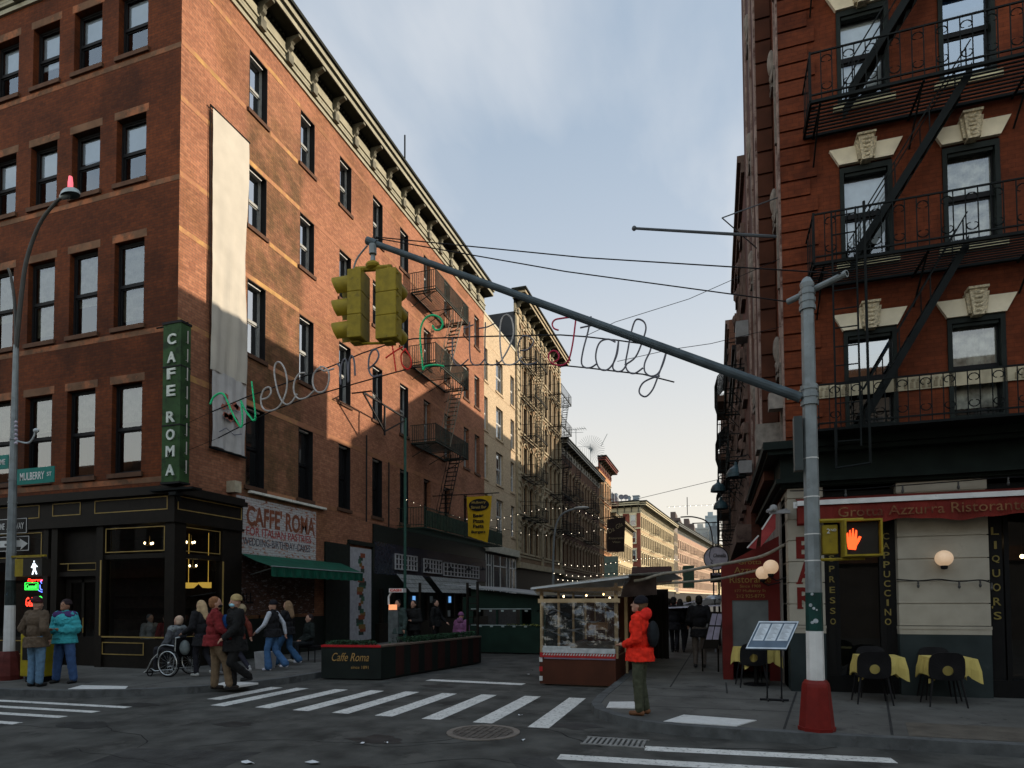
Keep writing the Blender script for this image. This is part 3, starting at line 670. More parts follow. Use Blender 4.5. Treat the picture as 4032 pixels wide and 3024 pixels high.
b.fbox(FP, -15.2, -15.16, .95, 2.9, 0, .012); b.fbox(FP, -15.2, -13.0, .9, .935, -.04, -.02); b.fbox(FP, -16.72, -15.45, 2.83, 2.85, -.1, -.06); outline(b, FP, -16.6, -15.57, 2.66, 2.86, -.19)
outline(b, FQ, 12.32, 14.55, 4.12, 4.47, 0); outline(b, FQ, 12.55, 13.8, 3.09, 3.72, -.05); b.fbox(FQ, 13.86, 13.9, .93, 2.9, -.02, -.0); b.fbox(FQ, 12.55, 13.8, .9, .93, -.05, -.03)
b.build('gold_trim', M['gold'], L1)
sgm = glass('shop_glass', (.75, .8, .8), .25, base=.04)
for (x0, x1) in ((-15.15, -13.1), (-20.2, -17.3)):
    for (z0, z1) in ((.86, 2.92), (3.04, 3.8)):
        b = MB(); b.quad((x0, Y2+.12, z0), (x1, Y2+.12, z0), (x1, Y2+.12, z1), (x0, Y2+.12, z1)); b.build('shop_window', sgm, L1)
for (z0, z1) in ((.86, 2.92), (3.04, 3.8)):
    b = MB(); b.quad((X2-.12, Y2+.3, z0), (X2-.12, 13.85, z0), (X2-.12, 13.85, z1), (X2-.12, Y2+.3, z1)); b.build('shop_window', sgm, L1)
b = MB(); b.bar((X2-.06, Y2+.06, .9), (X2-.06, Y2+.06, 2.95), .03, n=8); b.build('corner_mullion', mat('steel_post', (.35, .38, .38), .4, metal=.6), L1)
d = MB(); d.box(-16.7, -15.46, YF-.06, YF-.0, .13, .9); d.box(-16.7, -16.52, YF-.06, YF, .9, 2.5); d.box(-15.64, -15.46, YF-.06, YF, .9, 2.5); d.box(-16.12, -16.04, YF-.06, YF, .9, 2.5); d.box(-16.52, -15.64, YF-.06, YF, 2.34, 2.5)
dd = d.build('door', M['wood_dark'], L1); g = MB(); g.bar((-15.98, YF-.12, 1.0), (-15.98, YF-.12, 1.4), .014); g.build('handle', M['gold'], dd)
g = MB(); g.quad((-16.52, YF-.03, .9), (-15.64, YF-.03, .9), (-15.64, YF-.03, 2.34), (-16.52, YF-.03, 2.34)); g.build('door_pane', MATS['shop_glass'], dd)
# cafe interior
b = MB()
b.box(-20.6, XL, 15.6, 15.7, 0, 3.85); b.box(-20.7, -20.6, YF, 15.7, 0, 3.85); b.box(-20.6, XL, YF, 15.7, 3.86, 3.9); b.box(-20.6, XL-.3, YF+.3, 15.6, .13, .16)
b.box(-19, -14.2, 15.1, 15.5, .16, 1.25); b.box(-19, -14.2, 15.3, 15.6, 2.0, 2.05); b.box(-19, -14.2, 15.3, 15.6, 1.6, 1.64)
b.build('cafe_interior', mat('dark_interior', (.03, .024, .018), .8, var=.3), L1)
def lamp_cluster(pos, label, arms=3, r=.11, bulbs=True):
    t = thing('cafe_chandelier', label, 'lamp', pos, group='small lit lamps in the cafe')
    p = V(pos); b = MB(); b.bar(p, p+V((0, 0, .25)), .01)
    for k in range(arms):
        a = k*6.283/arms; q = p+V((math.cos(a)*r, math.sin(a)*r, .02)); b.tube([p+V((0, 0, .05)), (p+q)/2+V((0, 0, -.03)), q], .007)
    b.build('stem', M['gold'], t)
    for k in range(arms):
        a = k*6.283/arms; g = MB(); g.ell(p+V((math.cos(a)*r, math.sin(a)*r, .05)), (.022, .022, .035), 8, 6); g.build('bulb', M['bulb'], t)
lamp_cluster((-14.15, 12.75, 3.3), 'lit brass lamp behind the wide upper cafe window')
lamp_cluster((-13.12, 13.1, 3.32), 'lit brass lamp behind the upper side window of the cafe corner')
lamp_cluster((-17.6, 12.9, 3.2), 'lit brass lamp behind the cafe window left of the door')
lamp_cluster((-13.4, 13.0, 2.72), 'small lit lamp hanging low inside the corner of the cafe', 2)
lamp_cluster((-13.3, 13.35, 2.72), 'small lit lamp deeper inside the corner window of the cafe', 2)
b = MB(); p = V((-14.3, 14.2, 2.35)); b.lathe(p, [(.26, 0), (.24, -.05), (.14, -.15), (0, -.16)], n=16); b.bar(p, p+V((0, 0, 1.4)), .008)
tag(b.build('pendant_lamp', mat('amber_glass', (.5, .3, .06), .5, emit=.35, ecol=(1, .6, .1))), 'amber glass bowl lamp behind the wide front cafe window', 'lamp')
b = MB(); p = V((-13.6, 14.2, 2.35)); b.lathe(p, [(.26, 0), (.24, -.05), (.14, -.15), (0, -.16)], n=16); b.bar(p, p+V((0, 0, 1.4)), .008)
tag(b.build('pendant_lamp', MATS['amber_glass']), 'amber glass bowl lamp seen through the corner side window', 'lamp')

# painted wall advertisement
pt = brick('painted_brick', (.4, .14, .06), (.3, .1, .05), (.2, .1, .06), paint=((.5, .5, .5), .42))
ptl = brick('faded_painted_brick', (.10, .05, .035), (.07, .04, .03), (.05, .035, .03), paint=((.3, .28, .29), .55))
sg = MB(); sg.fbox(FS, 14.62, 18.42, 3.2, 4.87, -.01, .005)
wallsign = sg.build('painted_advertisement', pt, L1)
b = MB()
text(b, "CAFFE' ROMA", FS.p(16.7, 4.04, .006), FS.u, (0, 0, 1), w=3.3, h=.62, thick=.003, bold=.03); b.build('letters', mat('faded_brown_letters', (.22, .075, .04), .85, var=.3, scale=5, dirt=((.45, .42, .4), 7, .66)), wallsign)
b = MB(); text(b, "FOR ITALIAN PASTRIES", FS.p(16.6, 3.76, .006), FS.u, (0, 0, 1), w=3.1, h=.25, thick=.003, bold=.01); b.build('letters', mat('faded_red_letters', (.36, .06, .06), .85, var=.3, scale=6, dirt=((.45, .42, .4), 8, .6)), wallsign)
b = MB(); text(b, "WEDDING-BIRTHDAY-CAKES", FS.p(16.5, 3.46, .006), FS.u, (0, 0, 1), w=3.2, h=.23, thick=.003, bold=.01); b.build('letters', mat('faded_black_letters', (.08, .08, .1), .85, var=.3, scale=6, dirt=((.45, .42, .4), 8, .6)), wallsign)
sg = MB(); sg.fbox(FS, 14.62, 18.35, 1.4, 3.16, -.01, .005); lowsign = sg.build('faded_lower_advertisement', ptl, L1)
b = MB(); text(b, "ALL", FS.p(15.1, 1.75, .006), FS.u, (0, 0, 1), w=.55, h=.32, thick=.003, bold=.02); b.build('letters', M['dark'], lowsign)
b = MB(); b.fbox(FS, 15.1, 16.95, 5.0, 5.07, .0, .14); b.fbox(FS, 17.0, 18.85, 5.0, 5.07, .0, .14); b.build('white_light_strip', mat('strip_white', (.7, .68, .6), .5), L1)
b = MB(); b.fbox(FS, 14.25, 14.5, 4.88, 5.2, .0, .3); tag(b.build('wall_box', mat('cream_box', (.42, .37, .27), .6)), 'small cream utility box on the wall above the painted advertisement', 'utility box')
# ground floor of the side wall: dark timber and doors further along
b = MB()
b.fbox(FS, 14.62, 20.0, .13, 1.3, 0, .03); b.fbox(FS, 18.9, 20.3, .13, 3.9, 0, .08); b.fbox(FS, 20.35, 22.2, 3.95, 4.1, 0, .1); b.fbox(FS, 22.15, 35, .13, 4.9, 0, .06)
b.fbox(FS, 20.3, 20.42, .13, 3.95, 0, .08); b.fbox(FS, 22.05, 22.2, .13, 3.95, 0, .08)
b.build('shopfront_base', mat('dark_green_paint', (.008, .012, .01), .5, var=.3), L1)
# mural panel between the dark doors: generic painted figure
mu = MB(); mu.fbox(FS, 20.45, 22.0, .3, 3.85, 0, .05); mu = mu.build('mural_board', mat('mural_white', (.36, .36, .38), .7))
tag(mu, 'tall narrow mural board with dark coloured patches beyond the green awning', 'mural')
b = MB(); rr = random.Random(5)
for k in range(26):
    z = .5+3.1*k/26; w = .34+.16*math.sin(k*.5); u = 21.25+.12*math.sin(k*1.3)
    b.fbox(FS, u-w*.5, u+w*.5, z, z+.17, .05, .056+.001*(k % 3), m=k % 4)
b.build('painted_patches', [mat('mur_a', (.03, .05, .04), .7), mat('mur_b', (.22, .06, .03), .7), mat('mur_c', (.2, .12, .04), .7), mat('mur_d', (.04, .1, .06), .7)], mu)
# green awning
t = thing('green_awning', 'sloping dark green fabric awning under the painted wall advertisement', 'awning', (XL, 17, 3))
gm = mat('green_canvas', (.005, .075, .045), .8, var=.25, scale=3)
b = MB(); n = 24; ua, ub = 14.8, 19.85; va, vb = 14.3, 19.0
for i in range(n):
    a = i/n; c = (i+1)/n
    sag = lambda q: .05*math.sin(q*40)
    p = [FS.p(ua+(ub-ua)*a, 3.2, .02), FS.p(ua+(ub-ua)*c, 3.2, .02), FS.p(va+(vb-va)*c, 2.77, 1.5), FS.p(va+(vb-va)*a, 2.77, 1.5)]
    mid = [FS.p((ua+va)/2+((ub-ua))*c, 2.98-.03, .76), FS.p((ua+va)/2+((ub-ua))*a, 2.98-.03, .76)]
    b.quad(p[0], p[1], mid[0], mid[1]); b.quad(mid[1], mid[0], p[2], p[3])
b.build('canopy', gm, t)
b = MB(); n = 60
for i in range(n):
    a = i/n; c = (i+1)/n; w = lambda q: 1.5+.03*math.sin(q*75); zz = lambda q: 2.5-.02*abs(math.sin(q*37))
    b.quad(FS.p(va+(vb-va)*a, 2.77, 1.5), FS.p(va+(vb-va)*c, 2.77, 1.5), FS.p(va+(vb-va)*c, zz(c), w(c)), FS.p(va+(vb-va)*a, zz(a), w(a)))
b.build('valance', gm, t)
b = MB(); b.bar(FS.p(va, 2.77, 1.5), FS.p(vb, 2.77, 1.5), .02); b.bar(FS.p(15.2, 2.6, .05), FS.p(14.5, 2.75, 1.45), .018); b.bar(FS.p(19.6, 2.6, .05), FS.p(18.9, 2.75, 1.45), .018); b.build('frame_bar', M['galv'], t)
# white banner
t = thing('white_banner', 'tall blank white fabric banner hanging on the orange brick side wall', 'banner', (XL, 14.2, 6))
cl = mat('banner_cloth', (.46, .43, .37), .9, var=.07, scale=2)
b = MB(); nx, nz = 20, 90
def bp(i, j, z0=8.12, z1=15.38):
    u = i/nx; v = j/nz; z = z0+(z1-z0)*v
    w = 13.5+(14.88-13.5)*u-.05*math.sin(v*3.1)*(u-.5)+.05*(1 if u > .9 else 0)*math.sin(v*9)
    d = .1+.04*math.sin(u*9+v*6)*(1-v)**2*1.3+.02*math.sin(u*22-v*9)*(1-v)**2+.004*math.sin(v*50+u*4)
    return FS.p(w, z, d)
for i in range(nx):
    for j in range(nz): b.quad(bp(i, j), bp(i+1, j), bp(i+1, j+1), bp(i, j+1))
b.build('cloth', cl, t, smooth=True)
b = MB(); nz2 = 16
def bq(i, j):
    u = i/nx; v = j/nz2; z = 6.02+(8.14-6.02)*v; return FS.p(13.56+(14.86-13.56)*u, z+.02*math.sin(u*5), .12+.05*math.sin(u*10+v*5)*(1-v)+.02*math.sin(u*25))
for i in range(nx):
    for j in range(nz2): b.quad(bq(i, j), bq(i+1, j), bq(i+1, j+1), bq(i, j+1))
b.build('lower_cloth', mat('printed_cloth', (.44, .43, .42), .9, var=.15, scale=2.5), t, smooth=True)
b = MB(); rq = random.Random(4)
for k in range(16):
    a = rq.uniform(13.85, 14.5); z_ = 7.15+rq.uniform(-.3, .35)-(a-14.2)*.25; b.poly([FS.p(a+.1*math.cos(i*1.257+k), z_+.09*math.sin(i*1.257+k), .2) for i in range(5)])
b.build('red_print', mat('print_red', (.36, .13, .09), .9), t)
b = MB(); b.tube([FS.p(13.75, 6.45, .2), FS.p(14.0, 6.62, .2), FS.p(14.3, 6.5, .2), FS.p(14.6, 6.6, .2)], .012, n=4); b.build('dark_print', mat('print_dark', (.1, .1, .14), .9), t)
b = MB(); b.bar(FS.p(13.42, 15.42, .08), FS.p(14.95, 15.42, .08), .03); b.bar(FS.p(13.5, 5.98, .12), FS.p(14.9, 5.98, .12), .035); b.bar(FS.p(13.45, 15.42, .05), FS.p(13.52, 6.0, .1), .012); b.build('rod', M['iron'], t)
# vertical neon sign on the corner
t = thing('vertical_neon_sign', 'tall green vertical sign with white letters on the building corner', 'sign', (-12.64, 12.1, 4.7))
gs = mat('sign_green', (.024, .06, .018), .7, var=.35, scale=2, dirt=((.012, .028, .01), 3.5, .5))
b = MB(); b.box(-12.92, -12.36, 11.95, 12.25, 4.72, 8.68); b.build('box', gs, t)
b = MB(); b.box(-12.94, -12.34, 11.93, 12.27, 8.66, 8.72); b.box(-12.94, -12.34, 11.93, 12.27, 4.69, 4.74); b.box(-12.93, -12.35, 11.935, 12.26, 7.58, 7.61); b.box(-12.93, -12.35, 11.935, 12.26, 6.12, 6.15); b.build('trim', M['dark'], t)
for ch, z in zip('CAFEROMA', (8.27, 7.82, 7.41, 6.99, 6.34, 5.9, 5.49, 5.03)):
    b = MB(); text(b, ch, (-12.63, 11.945, z-.14), (1, 0, 0), (0, 0, 1), w=.26, h=.27, thick=.03, bold=.025)
    b.build('letter', mat('neon_white_off', (.5, .54, .49), .5), t)
b = MB()
for k in range(8):
    z = 4.95+k*.46
    for x in (-12.98, -12.3):
        b.bar((x, 12.1, z), (x, 12.1, z+.32), .014)
        b.bar((x, 12.1, z+.05), (x+(.06 if x < -12.6 else -.06), 12.1, z+.05), .006)
b.build('side_tubes', mat('tube_glass', (.35, .33, .3), .3), t)
b = MB(); b.box(-13.35, -12.0, 12.0, 12.3, 4.55, 4.6); b.bar((-12.6, 12.1, 4.55), (-12.6, 12.2, 4.3), .05); b.box(-12.72, -12.5, 11.98, 12.2, 4.42, 4.5); b.build('mounting', M['iron'], t); b = MB(); b.bar((-13.3, 12.1, 8.7), (-12.3, 12.1, 8.7), .02); b.build('top_bar', M['iron'], t)
# ------------------------------------------------------------------ fire escapes
def platform(name, parent, F, u0, u1, z, D, rail, mats, scroll=False, gap=None, step=.13, slat=.1, brackets=True, r=.011):
    b = MB()
    for d in (.05, D): b.fbox(F, u0, u1, z-.05, z, d-.03, d+.03)
    for u in (u0, u1): b.fbox(F, u-.02, u+.02, z-.05, z, .05, D)
    k = int((D-.1)/slat)
    for i in range(1, k):
        d = .08+(D-.12)*i/k
        if gap: b.fbox(F, u0, gap[0], z-.03, z-.01, d-.014, d+.014); b.fbox(F, gap[1], u1, z-.03, z-.01, d-.014, d+.014)
        else: b.fbox(F, u0, u1, z-.03, z-.01, d-.014, d+.014)
    if brackets:
        n = max(2, int((u1-u0)/1.6)+1)
        for i in range(n):
            u = u0+.15+(u1-u0-.3)*i/(n-1)
            b.bar(F.p(u, z-.05, D-.1), F.p(u, z-.6, .02), .018, n=4); b.fbox(F, u-.015, u+.015, z-.08, z-.05, 0, D)
    b.build('fire_escape_platform', mats, parent)
    b = MB()
    for zz in (z+rail, z+rail*.12):
        b.bar(F.p(u0, zz, D), F.p(u1, zz, D), .018, n=4); b.bar(F.p(u0, zz, 0), F.p(u0, zz, D), .018, n=4); b.bar(F.p(u1, zz, 0), F.p(u1, zz, D), .018, n=4)
    for (u, d) in ((u0, D), (u1, D)): b.bar(F.p(u, z, d), F.p(u, z+rail+.03, d), .022, n=4)
    def vert(p):
        b.bar(p(z+.02), p(z+rail), r, n=4, cap=False)
    n = int((u1-u0)/step)
    for i in range(1, n):
        u = u0+(u1-u0)*i/n; vert(lambda zz: F.p(u, zz, D))
        if scroll:
            for (zc, sg) in ((z+rail*.80, 1), (z+rail*.28, -1)):
                s = .085 if i % 2 else -.085; rr = rail*.13
                pts = []
                for q in range(9):
                    a = q/8*4.6; rad = rr*(1-q/11)
                    pts.append(F.p(u+math.copysign(rr, s)*1.0+rad*math.cos(a)*-math.copysign(1, s), zc+sg*rad*math.sin(a), D+.005))
                b.tube(pts, .008, n=4)
    n = max(2, int(D/step))
    for u in (u0, u1):
        for i in range(1, n): d = D*i/n; vert(lambda zz: F.p(u, zz, d))
    b.build('fire_escape_railing', mats, parent)
def stairs(parent, F, ua, za, ub, zb, d, w, mats, rail=True, treads=True, sw=.03, thick=.09):
    b = MB(); n = max(3, int(abs(zb-za)/.23))
    for s in (-w/2, w/2):
        a = F.p(ua, za, d+s); c = F.p(ub, zb, d+s)
        L_ = (c-a); up = V((0, 0, thick))
        pts = [a, c, c+up, a+up]; b.prism(pts, F.n*sw)
        if rail:
            b.bar(a+V((0, 0, .62)), c+V((0, 0, .62)), .014, n=4)
            for q in (0.04, .35, .65, .96): p = a+L_*q; b.bar(p, p+V((0, 0, .62)), .012, n=4)
    if treads:
        for i in range(1, n):
            p = F.p(ua, za, d)+(F.p(ub, zb, d)-F.p(ua, za, d))*(i/n)+V((0, 0, thick/2))
            b.add([p+F.u*sx+F.n*sy+V((0, 0, sz)) for sz in (-.012, .012) for sy in (-w/2, w/2) for sx in (-.06, .06)], [(0, 2, 3, 1), (4, 5, 7, 6), (0, 1, 5, 4), (2, 6, 7, 3), (0, 4, 6, 2), (1, 3, 7, 5)])
    b.build('fire_escape_stair', mats, parent)
def ladder(parent, F, u, z0, z1, d, w, mats, name='fire_escape_ladder'):
    b = MB()
    for s in (-w/2, w/2): b.bar(F.p(u+s, z0, d), F.p(u+s, z1, d), .018, n=4)
    n = int((z1-z0)/.32)
    for i in range(n+1): z = z0+.1+(z1-z0-.2)*i/n; b.bar(F.p(u-w/2, z, d), F.p(u+w/2, z, d), .012, n=4)
    b.build(name, mats, parent)
ig = M['iron_g']
for z, rl in ((15.88, .88), (12.5, .9), (8.95, .78)):
    platform('fe', L1, FS, 25.45, 29.3, z, 1.25, rl, mat('fe_rust_green', (.022, .03, .024), .7, var=.4, scale=3, spec=.15), gap=(27.4, 28.9), slat=.07, step=.095, r=.018)
cm = mat('fe_cream', (.17, .155, .115), .6, var=.3, scale=3)
stairs(L1, FS, 28.6, 15.8, 27.0, 12.6, 1.0, .5, cm)
stairs(L1, FS, 28.6, 12.4, 27.0, 9.0, 1.0, .5, cm)
stairs(L1, FS, 28.3, 8.9, 26.6, 5.4, 1.0, .5, M['iron'])
platform('fe', L1, FS, 24.2, 34.4, 4.95, 1.3, .85, mat('dark_green_iron', (.012, .03, .02), .6), brackets=False)
b = MB(); 
for i in range(60):
    u = 24.3+10*i/60; b.fbox(FS, u, u+.12, 4.98, 5.68, 1.31, 1.33)
b.build('balcony_lattice', mat('green_lattice', (.012, .03, .018), .7, var=.4), L1)

# green pole with triangular bracket, standing in front of the wall
t = thing('bracket_pole', 'thin dark green pole with triangular steel bracket at its top before the brick wall', 'pole', (-12.35, 23.1, 0))
px = -12.2; Yp = atX(875*1.8228, 1000*1.8228, px).y; zt = atX(875*1.8228, 903*1.8228, px).z; zb = atX(873*1.8228, 1190*1.8228, px).z
b = MB(); b.bar((px, Yp, .13), (px, Yp, zt), .06, n=10); b.build('post', mat('green_pole', (.03, .09, .07), .5), t)
b = MB(); a0 = V((px, Yp, zt)); a1 = V((px, Yp-3.3, zt+.05)); dn = V((px, Yp-1.7, zt-1.0))
b.bar(a0, a1, .04, sq=True); b.bar(a0+V((0, 0, -.1)), dn, .035, sq=True); b.bar(dn, a1, .035, sq=True); b.bar(dn+V((0, 0, -.15)), V((px, Yp-1.7, zt+.03)), .045, sq=True)
b.bar(a1+V((.35, 0, .0)), a1+V((-.45, 0, 0)), .03, sq=True); b.bar(a1+V((.35, 0, .0)), V((px, Yp-1.7, zt)), .02, sq=True)
b.build('bracket', M['dark'], t)
# drain pipe next to it
b = MB(); b.bar(FS.p(21.5, 4.9, .12), FS.p(21.5, 8.3, .12), .03); b.bar(FS.p(23.3, 4.9, .1), FS.p(23.3, 7.6, .1), .03); b.build('drain_pipe', M['dark'], L1)

# yellow hanging bar banner
t = thing('yellow_bar_banner', 'yellow hanging banner with black oval and black lettering beyond the brick wall balcony', 'banner', (-12, 30, 5))
Yb = 27.5
q = [atY(x*1.8228, y*1.8228, Yb) for x, y in ((1008, 1073), (1063, 1071), (1053, 1172), (1011, 1158))]
b = MB()
for i in range(8):
    for j in range(10):
        def P(u, v):
            p = (q[0]*(1-u)+q[1]*u)*(1-v)+(q[3]*(1-u)+q[2]*u)*v; return p+V((0, .05*math.sin(u*6+v*3), 0))
        b.quad(P(i/8, (j+1)/10), P((i+1)/8, (j+1)/10), P((i+1)/8, j/10), P(i/8, j/10))
b.build('cloth', mat('yellow_cloth', (.42, .27, .012), .85, var=.12), t, smooth=True)
c = (q[0]+q[1])/2; wd = (q[1]-q[0]).length; b = MB()
oc = c+V((0, -.07, -.42))
b.poly([oc+V((math.cos(a*.2618)*wd*.4, 0, math.sin(a*.2618)*.29)) for a in range(24)]); b.build('oval', M['dark'], t)
b = MB(); text(b, 'Mulberry', oc+V((0, -.01, .03)), (1, 0, 0), (0, 0, 1), w=wd*.55, h=.15, bold=.02); text(b, 'Street Bar', oc+V((0, -.01, -.17)), (1, 0, 0), (0, 0, 1), w=wd*.6, h=.14, bold=.02); b.build('oval_letters', M['gold_l'], t)
b = MB()
for w_, z in (('Beer', -1.0), ('Pizza', -1.26), ('Pasta', -1.5), ('Burgers', -1.78)): text(b, w_, c+V((-.02, -.07, z)), (1, 0, 0), (0, 0, 1), w=wd*(.42 if len(w_) < 6 else .55), h=.17, bold=.03)
b.build('black_letters', M['dark'], t)
b = MB(); e = q[1]+V((.35, 0, .12)); w0 = V((XL, Yb+.3, q[0].z+.18)); b.bar(w0, e, .025); b.bar(q[0], q[0]+V((0, 0, .12)), .01); b.bar(q[1], q[1]+V((0, 0, .14)), .01); b.build('arm', M['dark'], t)

# white multipane bar front with two shingled canopies (ground floor of the brick building, further along)
t = thing('bar_front', 'bar shopfront with white multipane transoms under the brick building balcony', 'shopfront', (XL, 28, 0))
b = MB(); wm = mat('white_sash', (.42, .42, .43), .6)
def panes(u0, u1, z0, z1, n, k, d=.1):
    b.fbox(FS, u0, u1, z0, z0+.05, d, d+.06); b.fbox(FS, u0, u1, z1-.05, z1, d, d+.06)
    for i in range(n+1): u = u0+(u1-u0)*i/n; b.fbox(FS, u-.025, u+.025, z0, z1, d, d+.055)
    for i in range(1, k): z = z0+(z1-z0)*i/k; b.fbox(FS, u0, u1, z-.02, z+.02, d, d+.05)
zA = lambda x, y: atX(1500+x/2.37, 1900+y/2.37, XL+.2)
for (xa, xb, n, yt, yb2) in ((150, 350, 7, 660, 830), (415, 580, 6, 705, 860), (600, 925, 11, 740, 890)):
    p = zA(xa, yt); q2 = zA(xb, yb2); p2 = zA(xa, yb2-20)
    panes(p.y, q2.y, p2.z, p.z, n, 3)
b.build('transom_sash', wm, t)
b = MB(); b.fbox(FS, 22.2, 35, 2.9, 4.2, .04, .08); b.build('transom_glass', mat('dark_blue_glass', (.03, .035, .05), .15, spec=.6), t)
sh = mat('grey_shingle', (.26, .27, .26), .85, var=.25, scale=7)
for (xa, xb) in ((160, 385), (470, 890)):
    p = zA(xa-15, 845 if xa < 300 else 875); q2 = zA(xb, 880); b = MB(); u0, u1 = p.y, q2.y; zt = 2.95; n = 4
    for i in range(n):
        z1 = zt-i*.19; z0 = z1-.2; d1 = .2+i*.16; d0 = d1+.17
        k = int((u1-u0)/.28)
        for j in range(k):
            a = u0+(u1-u0)*(j+.0)/k; c = u0+(u1-u0)*(j+1)/k-.012
            b.quad(FS.p(a, z0, d0+.02), FS.p(c, z0, d0+.02), FS.p(c, z1, d1), FS.p(a, z1, d1)); b.quad(FS.p(a, z0-.015, d0+.02), FS.p(c, z0-.015, d0+.02), FS.p(c, z0, d0+.02), FS.p(a, z0, d0+.02), m=1)
    b.build('shingled_canopy', [sh, M['dark']], t)
b = MB(); b.fbox(FS, 22.3, 34.9, .13, .9, .05, .25)
for i in range(12): u = 22.6+i*1.05; b.fbox(FS, u, u+.14, .9, 2.3, .05, .2)
b.build('wooden_base', M['wood_dark'], t)
b = MB()
for (u, z, s) in ((25.5, 1.9, 0), (27.3, 1.9, 1), (29.4, 1.2, 1), (29.5, 1.9, 0), (31.0, 1.55, 1)): b.fbox(FS, u, u+.28, z-.2, z+.12, .08, .1, m=s)
b.build('window_poster', [mat('lit_blue_poster', (.1, .25, .5), .4, emit=.5, ecol=(.2, .5, 1)), mat('pale_poster', (.4, .45, .45), .5)], t)
for i, x in enumerate((315, 535, 710, 850)):
    p = zA(x, 800); b = MB(); b.lathe((XL+.85, p.y, p.z), [(.16, -.12), (.15, -.08), (.05, .0), (.03, .06)], n=14); b.tube([(XL+.85, p.y, p.z+.05), (XL+.8, p.y, p.z+.25), (XL+.4, p.y, p.z+.3), (XL+.1, p.y, p.z+.15)], .012)
    tag(b.build('gooseneck_lamp', M['dark']), ['first', 'second', 'third', 'fourth'][i]+' gooseneck lamp from the left above the bar front canopies', 'lamp', 'gooseneck lamps over the bar front')

# ------------------------------------------------------------------ generic row houses down the street
def row_house(name, label, P0, ang, width, depth, H, cols, floors, wall, side, trim, corn, fe=(), arch=False, side_dir=1, base=None, basez=3.6, roofstuff=False, corn_h=1.1, corn_p=.7, frontwin=None, win=(.95, 1.9), group='row houses along the street', ww=None, gl='glass_dim', bands=True, trimw=.12, blind=.4, cols_at=None, sidewin=None):
    """P0: nearest corner; the facade runs along u; local frame with the wall normal to the street"""
    t = thing(name, label, 'building', P0, 0, None)
    u = V((math.sin(ang), math.cos(ang), 0)); n = V((math.cos(ang), -math.sin(ang), 0))*side_dir
    F = Fr(P0, u, n)
    cu = cols_at or [width*(i+.5)/cols for i in range(cols)]
    w, h = win
    hs = [(c-w/2, c+w/2, z, z+h) for c in cu for z in floors]
    b = MB(); facade(b, F, width, basez, H, hs, .25, u0=0)
    back = F.p(0, 0, -depth); 
    def q(a, c, z0, z1):
        b.quad(V((a.x, a.y, z0)), V((c.x, c.y, z0)), V((c.x, c.y, z1)), V((a.x, a.y, z1)), m=1)
    q(F.p(0, 0, -depth), F.p(0, 0), 0, H); q(F.p(width, 0), F.p(width, 0, -depth), 0, H); q(F.p(width, 0, -depth), F.p(0, 0, -depth), 0, H)
    b.fbox(F, 0, width, 0, basez, -depth+.01, 0, m=2)
    b.build('wall', [wall, side, base or M['wood_dark']], t)
    b = MB(); b.fbox(F, .05, width-.05, H-.3, H+.04, -depth+.05, -.02); b.build('roof', MATS['tar_roof'], t)
    b = MB()
    for c in cu:
        for z in floors:
            b.fbox(F, c-w/2-trimw, c+w/2+trimw, z-.14, z-.01, .0, .12)
            if arch:
                k = 7; r0 = w/2+.02; r1 = w/2+trimw+.08
                for i in range(k):
                    a0 = math.pi*i/k; a1 = math.pi*(i+1)/k
                    pts = [F.p(c+rr*math.cos(a), z+h-.02+rr*.55*math.sin(a), .0) for rr, a in ((r0, a0), (r1, a0), (r1, a1), (r0, a1))]
                    b.prism(pts, F.n*.1)
                b.fbox(F, c-.08, c+.08, z+h+.18, z+h+.5, 0, .16)
            else:
                b.fbox(F, c-w/2-trimw, c+w/2+trimw, z+h+.0, z+h+.2, 0, .05); b.fbox(F, c-w/2-trimw-.05, c+w/2+trimw+.05, z+h+.2, z+h+.28, 0, .14)
            b.fbox(F, c-w/2-trimw, c-w/2-.002, z, z+h, 0, .05); b.fbox(F, c+w/2+.002, c+w/2+trimw, z, z+h, 0, .05)
    if bands:
        for z in floors[::1]: b.fbox(F, 0, width, z-.34, z-.22, 0, .05)
    b.fbox(F, 0, width, basez-.35, basez+.05, 0, .3)
    b.build('window_trim', trim, t)
    p = window_proto('window', w, h, blind, frame=ww or M['dark'], sill=False, gl=gl)
    for c in cu:
        for z in floors: place_window(p, t, F, c, z+.001)
    if corn: cornice(t, F, 0, width, H-.25, corn_h, corn_p, max(.8, width/max(6, int(width/1.2))), corn, brk=True, wbr=.14)
    return t, F
cream = brick('cream_brick', (.52, .4, .26), (.44, .34, .22), (.34, .27, .19), grime=.1)
wf = mat('white_window', (.5, .5, .48), .5)
# cream building: wide pairs of white windows
cb = thing('cream_building', 'plain cream brick building with white windows right behind the orange brick one', 'building', (XL, 35, 0))
FC = Fr((XL, 0, 0), (0, 1, 0), (1, 0, 0))
colsC = [(35.02, 35.64), (37.15, 38.5), (40.1, 40.95)]; zC = [(6.1, 8.2), (9.15, 11.2), (12.1, 14.12), (15.1, 17.12)]
b = MB(); facade(b, FC, 41.2, 4.9, 19.1, [(a, c, z0, z1) for a, c in colsC for z0, z1 in zC], .22, u0=35.0)
b.quad((XL-16, 41.2, 0), (XL, 41.2, 0), (XL, 41.2, 19.1), (XL-16, 41.2, 19.1)); b.quad((XL-16, 35, 19.1), (XL-16, 35, 0), (XL-16, 41.2, 0), (XL-16, 41.2, 19.1)); b.quad((XL, 35, 15), (XL-16, 35, 15), (XL-16, 35, 19.1), (XL, 35, 19.1))
b.build('wall', cream, cb)
b = MB(); b.box(XL-16, XL-.01, 35, 41.2, 18.9, 19.0); b.build('roof', MATS['tar_roof'], cb)
